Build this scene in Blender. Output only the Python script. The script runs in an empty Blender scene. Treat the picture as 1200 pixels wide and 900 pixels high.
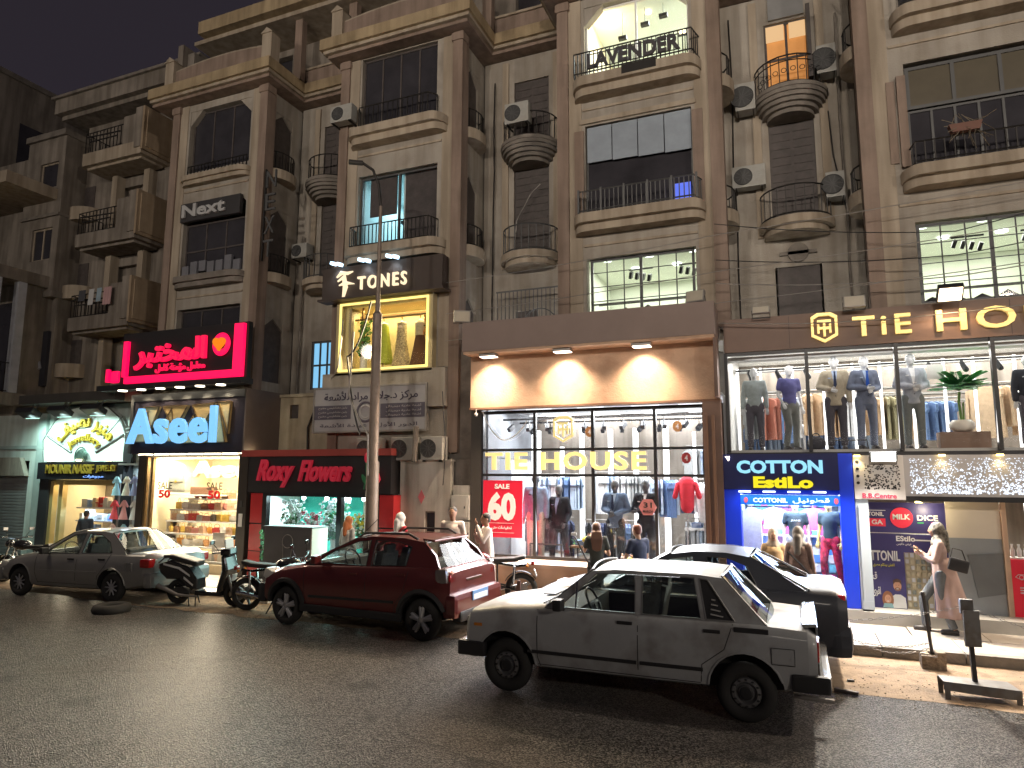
import bpy, bmesh, math, random, unicodedata
from mathutils import Vector, Matrix
from mathutils.geometry import tessellate_polygon
random.seed(7)
PI = math.pi
SC = bpy.context.scene
COL = SC.collection

# ------------------------------------------------------------------ camera
cam_data = bpy.data.cameras.new("camera"); cam_data.sensor_width = 36; cam_data.lens = 24.0
cam_data.clip_start = 0.05; cam_data.clip_end = 2000
cam = bpy.data.objects.new("camera", cam_data); COL.objects.link(cam)
HC = 2.5
_p, _r, _y = math.radians(7.676), math.radians(.22), math.radians(-22.457)
_fw = Vector((math.sin(_y)*math.cos(_p), math.cos(_y)*math.cos(_p), math.sin(_p)))
_rt = Vector((math.cos(_y), -math.sin(_y), 0)); _up = _rt.cross(_fw)
_rr = math.cos(_r)*_rt + math.sin(_r)*_up; _uu = -math.sin(_r)*_rt + math.cos(_r)*_up
_m = Matrix((_rr, _uu, -_fw)).transposed().to_4x4(); _m.translation = (0, 0, HC)
cam.matrix_world = _m
SC.camera = cam

# ------------------------------------------------------------------ night sky, exposure
W = bpy.data.worlds.new("World"); SC.world = W; W.use_nodes = True
_n = W.node_tree.nodes; _l = W.node_tree.links
_bg = _n['Background']
_tc = _n.new('ShaderNodeTexCoord'); _nz = _n.new('ShaderNodeTexNoise'); _nz.inputs['Scale'].default_value = 1.3
_nz.inputs['Detail'].default_value = 3
_cr = _n.new('ShaderNodeValToRGB')
_cr.color_ramp.elements[0].color = (.0235, .0195, .0275, 1); _cr.color_ramp.elements[1].color = (.030, .0245, .031, 1)
_l.new(_tc.outputs['Generated'], _nz.inputs['Vector']); _l.new(_nz.outputs['Fac'], _cr.inputs['Fac'])
_l.new(_cr.outputs['Color'], _bg.inputs['Color']); _bg.inputs['Strength'].default_value = .88
SC.view_settings.view_transform = 'Standard'; SC.view_settings.look = 'None'
SC.view_settings.exposure = 0.0; SC.view_settings.gamma = 1.0
try:
    SC.cycles.use_denoising = True; SC.cycles.sample_clamp_indirect = 4.0; SC.cycles.sample_clamp_direct = 30
    SC.cycles.max_bounces = 6; SC.cycles.transparent_max_bounces = 12; SC.cycles.caustics_reflective = False
    SC.cycles.caustics_refractive = False
except Exception: pass

# ------------------------------------------------------------------ lights
def aim(o, d):
    o.rotation_euler = Vector(d).to_track_quat('-Z', 'Y').to_euler()
def point(name, loc, power, col=(1, .8, .55), r=.15):
    d = bpy.data.lights.new(name, 'POINT'); d.energy = power; d.color = col; d.shadow_soft_size = r
    o = bpy.data.objects.new(name, d); o.location = loc; COL.objects.link(o); return o
def area(name, loc, sx, sy, power, col=(1, 1, 1), d=(0, 0, -1), spread=PI):
    a = bpy.data.lights.new(name, 'AREA'); a.shape = 'RECTANGLE'; a.size = sx; a.size_y = sy; a.energy = power
    a.color = col; a.spread = spread
    o = bpy.data.objects.new(name, a); o.location = loc; aim(o, d); COL.objects.link(o); return o
def spot(name, loc, d, power, angle=70, blend=.6, col=(1, .85, .6), r=.05):
    a = bpy.data.lights.new(name, 'SPOT'); a.energy = power; a.color = col; a.spot_size = math.radians(angle)
    a.spot_blend = blend; a.shadow_soft_size = r
    o = bpy.data.objects.new(name, a); o.location = loc; aim(o, d); COL.objects.link(o); return o

# unseen warm spots added behind the viewer at lamp-post height to light the facade
for _x, _e in ((-27, 2100), (-16, 3900), (-7, 5700), (2, 7200), (10, 6000)):
    spot('added_street_light', (_x, -13, 11), (.12 if _x < -20 else 0, 1, .13), _e, 72, 1, (1, .88, .75), .5)
spot('added_street_light', (8.5, 10.5, 9), (-.5, -.62, -1), 2600, 130, 1, (1, .86, .70), .3)  # this and the next: unseen spots added above the street to brighten the road
spot('added_street_light', (-17, 9, 9), (.5, -.55, -1), 1500, 130, 1, (1, .82, .62), .3)
spot('added_street_light', (20, -9, 9), (-1, .95, .12), 6500, 75, 1, (1, .88, .75), .5)  # unseen spot added at the right for the wall sides facing it

# ------------------------------------------------------------------ materials
MATS = {}
def rgb(h):
    """display colour 0-255 -> linear"""
    return tuple(((c/255)/12.92 if c/255 <= .04045 else ((c/255+.055)/1.055)**2.4) for c in h)
def M(name, col=(.5, .5, .5), rough=.6, metal=0., var=.12, scale=3., bump=0., bscale=60., streak=0., emit=None, es=0., coat=0., alpha=1., dirt=None):
    if name in MATS: return MATS[name]
    m = bpy.data.materials.new(name); m.use_nodes = True; MATS[name] = m
    nt = m.node_tree; N = nt.nodes; L = nt.links; b = N['Principled BSDF']
    b.inputs['Roughness'].default_value = rough; b.inputs['Metallic'].default_value = metal
    if coat: b.inputs['Coat Weight'].default_value = coat; b.inputs['Coat Roughness'].default_value = .08
    tc = N.new('ShaderNodeTexCoord')
    c4 = (*col, 1)
    if var or streak or dirt:
        nz = N.new('ShaderNodeTexNoise'); nz.inputs['Scale'].default_value = scale; nz.inputs['Detail'].default_value = 6
        nz.inputs['Roughness'].default_value = .6
        L.new(tc.outputs['Object'], nz.inputs['Vector'])
        cr = N.new('ShaderNodeValToRGB'); e = cr.color_ramp.elements
        e[0].position = .3; e[1].position = .72
        e[0].color = (*[c*(1-var) for c in col], 1); e[1].color = (*[min(1, c*(1+var)) for c in col], 1)
        L.new(nz.outputs['Fac'], cr.inputs['Fac']); out = cr.outputs['Color']
        if streak:
            mp = N.new('ShaderNodeMapping'); mp.inputs['Scale'].default_value = (2.2, 2.2, .2)
            n2 = N.new('ShaderNodeTexNoise'); n2.inputs['Scale'].default_value = 2.2; n2.inputs['Detail'].default_value = 5
            L.new(tc.outputs['Object'], mp.inputs['Vector']); L.new(mp.outputs['Vector'], n2.inputs['Vector'])
            r2 = N.new('ShaderNodeValToRGB'); r2.color_ramp.elements[0].position = .35; r2.color_ramp.elements[1].position = .62
            k = 1-streak
            r2.color_ramp.elements[0].color = (k, k*.97, k*.93, 1); r2.color_ramp.elements[1].color = (1, 1, 1, 1)
            L.new(n2.outputs['Fac'], r2.inputs['Fac'])
            mx = N.new('ShaderNodeMixRGB'); mx.blend_type = 'MULTIPLY'; mx.inputs['Fac'].default_value = 1
            L.new(out, mx.inputs['Color1']); L.new(r2.outputs['Color'], mx.inputs['Color2']); out = mx.outputs['Color']
        if dirt:
            n3 = N.new('ShaderNodeTexNoise'); n3.inputs['Scale'].default_value = dirt[1]; n3.inputs['Detail'].default_value = 8
            L.new(tc.outputs['Object'], n3.inputs['Vector'])
            r3 = N.new('ShaderNodeValToRGB'); r3.color_ramp.elements[0].position = .48; r3.color_ramp.elements[1].position = .68
            r3.color_ramp.elements[0].color = (0, 0, 0, 1); r3.color_ramp.elements[1].color = (dirt[2],)*3+(1,)
            L.new(n3.outputs['Fac'], r3.inputs['Fac'])
            mx = N.new('ShaderNodeMixRGB'); mx.inputs['Color2'].default_value = (*dirt[0], 1)
            L.new(r3.outputs['Color'], mx.inputs['Fac']); L.new(out, mx.inputs['Color1']); out = mx.outputs['Color']
        L.new(out, b.inputs['Base Color'])
    else:
        b.inputs['Base Color'].default_value = c4
    if bump:
        nb = N.new('ShaderNodeTexNoise'); nb.inputs['Scale'].default_value = bscale; nb.inputs['Detail'].default_value = 4
        L.new(tc.outputs['Object'], nb.inputs['Vector'])
        bp = N.new('ShaderNodeBump'); bp.inputs['Strength'].default_value = bump; bp.inputs['Distance'].default_value = .02
        L.new(nb.outputs['Fac'], bp.inputs['Height']); L.new(bp.outputs['Normal'], b.inputs['Normal'])
    if emit:
        b.inputs['Emission Color'].default_value = (*emit, 1); b.inputs['Emission Strength'].default_value = es
    m.diffuse_color = c4
    return m
def GL(name, tint=(1, 1, 1), refl=.12, rough=.03):
    """window pane: clear with a mirror-like sheen"""
    if name in MATS: return MATS[name]
    m = bpy.data.materials.new(name); m.use_nodes = True; MATS[name] = m
    N = m.node_tree.nodes; L = m.node_tree.links; N.remove(N['Principled BSDF'])
    t = N.new('ShaderNodeBsdfTransparent'); t.inputs['Color'].default_value = (*tint, 1)
    g = N.new('ShaderNodeBsdfGlossy'); g.inputs['Roughness'].default_value = rough
    fr = N.new('ShaderNodeLayerWeight'); fr.inputs['Blend'].default_value = .5
    pw = N.new('ShaderNodeMath'); pw.operation = 'POWER'; pw.inputs[1].default_value = 5
    L.new(fr.outputs['Facing'], pw.inputs[0])
    ad = N.new('ShaderNodeMath'); ad.operation = 'MULTIPLY_ADD'; ad.inputs[1].default_value = .55; ad.inputs[2].default_value = refl*.5; ad.use_clamp = True
    mx = N.new('ShaderNodeMixShader')
    L.new(pw.outputs[0], ad.inputs[0]); L.new(ad.outputs[0], mx.inputs[0]); L.new(t.outputs[0], mx.inputs[1]); L.new(g.outputs[0], mx.inputs[2])
    L.new(mx.outputs[0], N['Material Output'].inputs['Surface'])
    return m
def E(name, col=(1, 1, 1), s=1):
    return M(name, (.03, .03, .03), .5, var=0, emit=col, es=s)

# ------------------------------------------------------------------ mesh builder
ORIG = {}
SPLIT = set('pier dark_pier tower_ledge blue_band arch_corner door_frame centre_stand'.split())
class MB:
    def __init__(s): s.v = []; s.f = []; s.m = []; s.p = []
    def add(s, vs, fs, m=0):
        n = len(s.v); s.v += [tuple(v) for v in vs]; s.f += [tuple(i+n for i in f) for f in fs]; s.m += [m]*len(fs); s.p.append((n, len(s.v), len(s.f)-len(fs), len(s.f))); return s
    def box(s, x0, x1, y0, y1, z0, z1, m=0):
        return s.add([(x0,y0,z0),(x1,y0,z0),(x1,y1,z0),(x0,y1,z0),(x0,y0,z1),(x1,y0,z1),(x1,y1,z1),(x0,y1,z1)],
                     [(0,3,2,1),(4,5,6,7),(0,1,5,4),(1,2,6,5),(2,3,7,6),(3,0,4,7)], m)
    def cbox(s, c, d, m=0, rz=0, rx=0, ry=0, bev=0):
        R = Matrix.Rotation(rz, 3, 'Z') @ Matrix.Rotation(ry, 3, 'Y') @ Matrix.Rotation(rx, 3, 'X')
        t = MB().box(-d[0]/2, d[0]/2, -d[1]/2, d[1]/2, -d[2]/2, d[2]/2) if not bev else MB().rbox(d, bev)
        return s.add([R@Vector(v)+Vector(c) for v in t.v], t.f, m)
    def rbox(s, d, b):
        """box with chamfered vertical and horizontal edges, centred"""
        bm = bmesh.new(); bmesh.ops.create_cube(bm, size=1)
        for v in bm.verts: v.co = Vector((v.co.x*d[0], v.co.y*d[1], v.co.z*d[2]))
        bmesh.ops.bevel(bm, geom=bm.edges[:], offset=b, segments=2, profile=.7, affect='EDGES')
        bm.verts.index_update()
        s.add([v.co[:] for v in bm.verts], [[v.index for v in f.verts] for f in bm.faces]); bm.free(); return s
    def quad(s, a, b, c, d, m=0): return s.add([a, b, c, d], [(0, 1, 2, 3)], m)
    def prism(s, poly, ax, a, b, m=0):
        """poly of 2D points extruded along axis ax from a to b. ax 'x': (y,z), 'y': (x,z), 'z': (x,y)"""
        f = {'x': lambda p, t: (t, p[0], p[1]), 'y': lambda p, t: (p[0], t, p[1]), 'z': lambda p, t: (p[0], p[1], t)}[ax]
        n = len(poly); vs = [f(p, a) for p in poly]+[f(p, b) for p in poly]
        tri = tessellate_polygon([[Vector((p[0], p[1], 0)) for p in poly]])
        fs = [tuple(t) for t in tri]+[tuple(i+n for i in reversed(t)) for t in tri]+[(i, (i+1) % n, (i+1) % n+n, i+n) for i in range(n)]
        return s.add(vs, fs, m)
    def tube(s, pts, r, n=8, m=0, cap=True, flat=None):
        pts = [Vector(p) for p in pts]; rs = r if isinstance(r, (list, tuple)) else [r]*len(pts)
        vs = []; up = Vector((0, 0, 1)); prev = None
        for i, p in enumerate(pts):
            t = (pts[min(i+1, len(pts)-1)]-pts[max(i-1, 0)])
            t = t.normalized() if t.length > 1e-9 else Vector((0, 0, 1))
            if prev is None: a = t.cross(up if abs(t.z) < .9 else Vector((1, 0, 0))).normalized()
            else: a = (prev-t*prev.dot(t)); a = a.normalized() if a.length > 1e-6 else t.orthogonal().normalized()
            prev = a; b = t.cross(a)
            for k in range(n):
                an = 2*PI*k/n+(PI/4 if n == 4 else 0)
                vs.append(p+(a*math.cos(an)+b*math.sin(an))*rs[i])
        fs = [(i*n+k, i*n+(k+1) % n, (i+1)*n+(k+1) % n, (i+1)*n+k) for i in range(len(pts)-1) for k in range(n)]
        if cap: fs += [tuple(range(n-1, -1, -1)), tuple((len(pts)-1)*n+k for k in range(n))]
        return s.add(vs, fs, m)
    def lathe(s, prof, c=(0, 0, 0), n=16, ax='z', m=0, sx=1, sy=1, cap=True):
        vs = []
        for r, z in prof:
            for k in range(n):
                a = 2*PI*k/n; x, y = r*math.cos(a)*sx, r*math.sin(a)*sy
                p = {'z': (x, y, z), 'y': (x, z, y), 'x': (z, x, y)}[ax]
                vs.append((p[0]+c[0], p[1]+c[1], p[2]+c[2]))
        P = len(prof)
        fs = [(i*n+k, i*n+(k+1) % n, (i+1)*n+(k+1) % n, (i+1)*n+k) for i in range(P-1) for k in range(n)]
        if cap and prof[0][0] > 1e-6: fs.append(tuple(range(n-1, -1, -1)))
        if cap and prof[-1][0] > 1e-6: fs.append(tuple((P-1)*n+k for k in range(n)))
        return s.add(vs, fs, m)
    def ell(s, c, r, m=0, n=12, rz=0, rx=0, ry=0):
        R = Matrix.Rotation(rz, 3, 'Z') @ Matrix.Rotation(ry, 3, 'Y') @ Matrix.Rotation(rx, 3, 'X')
        k = max(5, n//2+1); vs = []; fs = []
        for i in range(k+1):
            th = PI*i/k
            for j in range(n):
                a = 2*PI*j/n
                vs.append(R@Vector((r[0]*math.sin(th)*math.cos(a), r[1]*math.sin(th)*math.sin(a), r[2]*math.cos(th)))+Vector(c))
        fs = [(i*n+j, (i+1)*n+j, (i+1)*n+(j+1) % n, i*n+(j+1) % n) for i in range(k) for j in range(n)]
        return s.add(vs, fs, m)
    def cap(s, a, b, ra, rb, m=0, n=10, flat=1., rings=3):
        """tapered capsule (closed)"""
        a, b = Vector(a), Vector(b); t = (b-a); L = t.length or 1e-4; t = t/L
        u = t.cross(Vector((0, 1, 0)));  u = (u if u.length > .2 else t.cross(Vector((1, 0, 0)))).normalized(); w = t.cross(u)
        prof = [(ra*math.sin(PI/2*i/rings), -ra*math.cos(PI/2*i/rings)) for i in range(rings)]+[(ra, 0), (rb, L)] + \
               [(rb*math.cos(PI/2*i/rings), L+rb*math.sin(PI/2*i/rings)) for i in range(1, rings+1)]
        vs = []
        for r, z in prof:
            r = max(r, 1e-4)
            for k in range(n):
                an = 2*PI*k/n; vs.append(a+t*z+u*(r*math.cos(an))+w*(r*flat*math.sin(an)))
        P = len(prof)
        fs = [(i*n+k, i*n+(k+1) % n, (i+1)*n+(k+1) % n, (i+1)*n+k) for i in range(P-1) for k in range(n)]
        fs += [tuple(range(n-1, -1, -1)), tuple((P-1)*n+k for k in range(n))]
        return s.add(vs, fs, m)
    def torus(s, c, R, r, ax='y', n=24, k=8, m=0, flat=1.):
        vs = []
        for i in range(n):
            a = 2*PI*i/n
            for j in range(k):
                b = 2*PI*j/k; q = R+r*math.cos(b); h = r*flat*math.sin(b)
                x, y = q*math.cos(a), q*math.sin(a)
                p = {'z': (x, y, h), 'y': (x, h, y), 'x': (h, x, y)}[ax]
                vs.append((p[0]+c[0], p[1]+c[1], p[2]+c[2]))
        fs = [(i*k+j, ((i+1) % n)*k+j, ((i+1) % n)*k+(j+1) % k, i*k+(j+1) % k) for i in range(n) for j in range(k)]
        return s.add(vs, fs, m)
    def wall(s, x0, x1, z0, z1, y0, y1, holes=(), m=0, ax='y'):
        """wall slab with rectangular openings (hx0,hx1,hz0,hz1); ax='x' makes it lie in the YZ plane"""
        xs = sorted({x0, x1, *[min(max(h[i], x0), x1) for h in holes for i in (0, 1)]}); zs = sorted({z0, z1, *[min(max(h[i], z0), z1) for h in holes for i in (2, 3)]})
        def full(i, j):
            if i < 0 or j < 0 or i >= len(xs)-1 or j >= len(zs)-1: return False
            cx, cz = (xs[i]+xs[i+1])/2, (zs[j]+zs[j+1])/2
            return not any(h[0] < cx < h[1] and h[2] < cz < h[3] for h in holes)
        P = (lambda x, y, z: (x, y, z)) if ax == 'y' else (lambda x, y, z: (y, x, z))
        for i in range(len(xs)-1):
            for j in range(len(zs)-1):
                if not full(i, j): continue
                a, b, c, d = xs[i], xs[i+1], zs[j], zs[j+1]
                s.quad(P(a, y0, c), P(b, y0, c), P(b, y0, d), P(a, y0, d), m); s.quad(P(a, y1, c), P(a, y1, d), P(b, y1, d), P(b, y1, c), m)
                if not full(i-1, j): s.quad(P(a, y0, c), P(a, y0, d), P(a, y1, d), P(a, y1, c), m)
                if not full(i+1, j): s.quad(P(b, y0, c), P(b, y1, c), P(b, y1, d), P(b, y0, d), m)
                if not full(i, j-1): s.quad(P(a, y0, c), P(a, y1, c), P(b, y1, c), P(b, y0, c), m)
                if not full(i, j+1): s.quad(P(a, y0, d), P(b, y0, d), P(b, y1, d), P(a, y1, d), m)
        return s
    def xf(s, mat):
        s.v = [tuple(mat@Vector(v)) for v in s.v]; return s
    def merge(s, o, m=None):
        n = len(s.v); s.v += o.v; s.f += [tuple(i+n for i in f) for f in o.f]; s.m += (o.m if m is None else [m]*len(o.f)); return s
    def mesh(s, name, mats, smooth=None):
        me = bpy.data.meshes.new(name); me.from_pydata(s.v, [], s.f)
        for m in (mats if isinstance(mats, (list, tuple)) else [mats]): me.materials.append(m)
        if any(s.m): me.polygons.foreach_set('material_index', s.m)
        bm = bmesh.new(); bm.from_mesh(me); bmesh.ops.remove_doubles(bm, verts=bm.verts, dist=1e-5)
        bmesh.ops.recalc_face_normals(bm, faces=bm.faces); bm.to_mesh(me); bm.free()
        if smooth is not None:
            me.polygons.foreach_set('use_smooth', [True]*len(me.polygons)); me.set_sharp_from_angle(angle=math.radians(smooth))
        me.update(); return me
    def build(s, name, mats, parent=None, smooth=None, bevel=0):
        if name in SPLIT and len(s.p) > 1:
            for v0, v1, f0, f1 in s.p:
                q = MB(); q.add(s.v[v0:v1], [tuple(i-v0 for i in f) for f in s.f[f0:f1]]); o = put(name, q.mesh(name, mats, smooth), parent, bevel)
            return o
        return put(name, s.mesh(name, mats, smooth), parent, bevel)
def put(name, me, parent=None, bevel=0):
    o = bpy.data.objects.new(name, me); COL.objects.link(o)
    if parent is not None:
        o.parent = parent
        q = parent; M0 = Matrix.Identity(4)
        while q is not None:
            if q.name in ORIG: M0 = ORIG[q.name]; break
            q = q.parent
        if parent.name in ORIG: o.matrix_parent_inverse = ORIG[parent.name].inverted()
    if bevel:
        b = o.modifiers.new('edge', 'BEVEL'); b.width = bevel; b.segments = 1; b.limit_method = 'ANGLE'; b.angle_limit = math.radians(40)
    return o
def tag(o, label=None, cat=None, group=None, kind=None):
    if label: o['label'] = label
    if cat: o['category'] = cat
    if group: o['group'] = group
    if kind: o['kind'] = kind
    return o
def thing(name, label, cat, loc=(0, 0, 0), rz=0, group=None, world=False):
    o = bpy.data.objects.new(name, None); COL.objects.link(o); o.empty_display_size = .2
    o.location = loc; o.rotation_euler = (0, 0, rz)
    if world: ORIG[o.name] = Matrix.Translation(loc)
    return tag(o, label, cat, group)
KIDS = {}
def kids(o): return [c for c in COL.objects if c.parent == o]
def copy_tree(o, parent=None, pairs=None):
    if pairs is None:
        pairs = {}
        for c in COL.objects:
            if c.parent: pairs.setdefault(c.parent.name, []).append(c)
    c = o.copy(); COL.objects.link(c); c.parent = parent
    if parent is not None: c.matrix_parent_inverse = o.matrix_parent_inverse.copy()
    for k in pairs.get(o.name, []): copy_tree(k, c, pairs)
    return c
def inst(name, src, parent, loc=(0, 0, 0), rz=0, scale=None):
    """another object sharing src's mesh (for alike pieces)"""
    o = bpy.data.objects.new(name, src.data); COL.objects.link(o); o.parent = parent; o.location = loc; o.rotation_euler = (0, 0, rz)
    if scale: o.scale = scale
    if parent is not None and parent.name in ORIG: o.matrix_parent_inverse = ORIG[parent.name].inverted()
    return o
def baked(o, name, parent=None):
    """apply modifiers of a temporary object and link the result as a plain mesh"""
    dg = bpy.context.evaluated_depsgraph_get(); me = bpy.data.meshes.new_from_object(o.evaluated_get(dg)); me.name = name
    bpy.data.objects.remove(o); return put(name, me, parent)

# ------------------------------------------------------------------ lettering
_FORM = {}
for cp in list(range(0xFB50, 0xFDFF))+list(range(0xFE70, 0xFEFF)):
    d = unicodedata.decomposition(chr(cp)).split()
    if len(d) >= 2 and d[0] in ('<isolated>', '<initial>', '<medial>', '<final>'):
        _FORM.setdefault((''.join(chr(int(x, 16)) for x in d[1:]), d[0][1:-1]), chr(cp))
def arabic(t):
    t = t.replace('لا', '\u0001').replace('لأ', '\u0002'); lig = {'\u0001': 'لا', '\u0002': 'لأ'}
    out = []
    for i, ch in enumerate(t):
        b = lig.get(ch, ch)
        if (b, 'isolated') not in _FORM: out.append(ch); continue
        pv = lig.get(t[i-1], t[i-1]) if i else ' '; nx = lig.get(t[i+1], t[i+1]) if i+1 < len(t) else ' '
        jp = (pv, 'initial') in _FORM; jn = (b, 'initial') in _FORM and (nx, 'isolated') in _FORM and (nx, 'final') in _FORM
        f = 'medial' if jp and jn else 'final' if jp and (b, 'final') in _FORM else 'initial' if jn else 'isolated'
        out.append(_FORM.get((b, f), b))
    return ''.join(reversed(out))
def glyphs(s, bold=0., shear=0., spacing=1., res=3):
    c = bpy.data.curves.new('t', 'FONT'); c.body = s; c.resolution_u = res; c.offset = bold; c.shear = shear; c.space_character = spacing
    c.extrude = .5; o = bpy.data.objects.new('t', c); me = bpy.data.meshes.new_from_object(o)
    bpy.data.objects.remove(o); bpy.data.curves.remove(c)
    bm = bmesh.new(); bm.from_mesh(me); bmesh.ops.remove_doubles(bm, verts=bm.verts, dist=1e-4); bm.to_mesh(me); bm.free(); return me
def text(s, x0, x1, z0, z1, y, depth, mat, parent, name='lettering', bold=.01, shear=0., split=False, face='-y', spacing=1., arc=None, keep=False):
    """lettering fitted to the box x0..x1, z0..z1, front face at y-depth (facing the street)"""
    me = glyphs(s, bold, shear, spacing)
    vs = [v.co.copy() for v in me.vertices]; fs = [tuple(p.vertices) for p in me.polygons]; bpy.data.meshes.remove(me)
    if not vs: return None
    ax, bx = min(v.x for v in vs), max(v.x for v in vs); az, bz = min(v.y for v in vs), max(v.y for v in vs)
    kx, kz = (x1-x0)/(bx-ax), (z1-z0)/(bz-az)
    if keep: kx = kz = min(kx, kz)
    def mp(v):
        X, Z, D = x0+(v.x-ax)*kx, z0+(v.y-az)*kz, y-depth*(v.z+.5)
        if arc: X, Z = arc(X, Z)
        return (X, D, Z) if face == '-y' else (y+depth*(v.z+.5), X, Z)
    P = [mp(v) for v in vs]
    if not split: return MB().add(P, fs).build(name, mat, parent)
    par = list(range(len(P)))
    def fd(a):
        while par[a] != a: par[a] = par[par[a]]; a = par[a]
        return a
    for f in fs:
        for k in f[1:]: par[fd(k)] = fd(f[0])
    comp = {}
    for i in range(len(P)): comp.setdefault(fd(i), []).append(i)
    k0 = 0 if face == '-y' else 1
    cs = sorted([[min(P[i][k0] for i in c), max(P[i][k0] for i in c), set(c)] for c in comp.values()], key=lambda c: c[0])
    out = [cs[0]]
    for c in cs[1:]:
        l = out[-1]; ov = min(l[1], c[1])-c[0]
        if ov > .45*min(l[1]-l[0], c[1]-c[0]): l[1] = max(l[1], c[1]); l[2] |= c[2]
        else: out.append(c)
    res = []
    for c in out:
        ids = sorted(c[2]); mpn = {a: b for b, a in enumerate(ids)}
        res.append(MB().add([P[i] for i in ids], [tuple(mpn[i] for i in f) for f in fs if f[0] in mpn]).build(name, mat, parent))
    return res
# ------------------------------------------------------------------ palette
stucco = M('stucco', (.37, .335, .29), .9, var=.16, scale=.8, streak=.2, bump=.35, bscale=35, dirt=((.13, .10, .075), 1.7, .35))
stucco_l = M('stucco_light', (.40, .335, .26), .9, var=.12, scale=.9, streak=.3, bump=.3, bscale=35)
stucco_g = M('stucco_grey', (.27, .235, .20), .9, var=.18, scale=.7, streak=.42, bump=.3, bscale=30, dirt=((.10, .085, .07), 1.2, .5))
brown = M('brown_paint', (.27, .20, .16), .8, var=.2, scale=1.2, streak=.3, bump=.2, bscale=40)
ochre = M('ochre_cornice', (.37, .285, .175), .85, var=.2, scale=1.5, streak=.3, bump=.3, bscale=30)
soffit = M('soffit_paint', (.40, .33, .19), .9, var=.15, scale=1.5, bump=.2)
conc = M('worn_concrete', (.21, .185, .16), .9, var=.25, scale=2.5, bump=.5, bscale=25, dirt=((.07, .06, .05), 3, .5))
iron = M('wrought_iron', (.035, .032, .03), .5, .6, var=.1)
irong = M('iron_grey', (.10, .10, .10), .5, .5, var=.1)
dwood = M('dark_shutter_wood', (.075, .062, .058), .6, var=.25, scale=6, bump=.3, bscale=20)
dglass = M('dark_glass', (.04, .038, .044), .14, var=.3, scale=1.2)
dblind = M('grey_blind', (.20, .21, .23), .7, var=.15, scale=2)
white = M('white_paint', (.78, .78, .76), .5, var=.05)
black = M('black_metal', (.03, .03, .033), .38, .3, var=.1)
acm = M('ac_casing', (.36, .355, .33), .5, var=.12, scale=6, dirt=((.2, .17, .13), 6, .4))
acd = M('ac_fan_dark', (.05, .05, .05), .6)
glass = GL('clear_glass')
galv = M('galvanised_steel', (.33, .31, .29), .5, .5, var=.2, scale=4)

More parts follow.
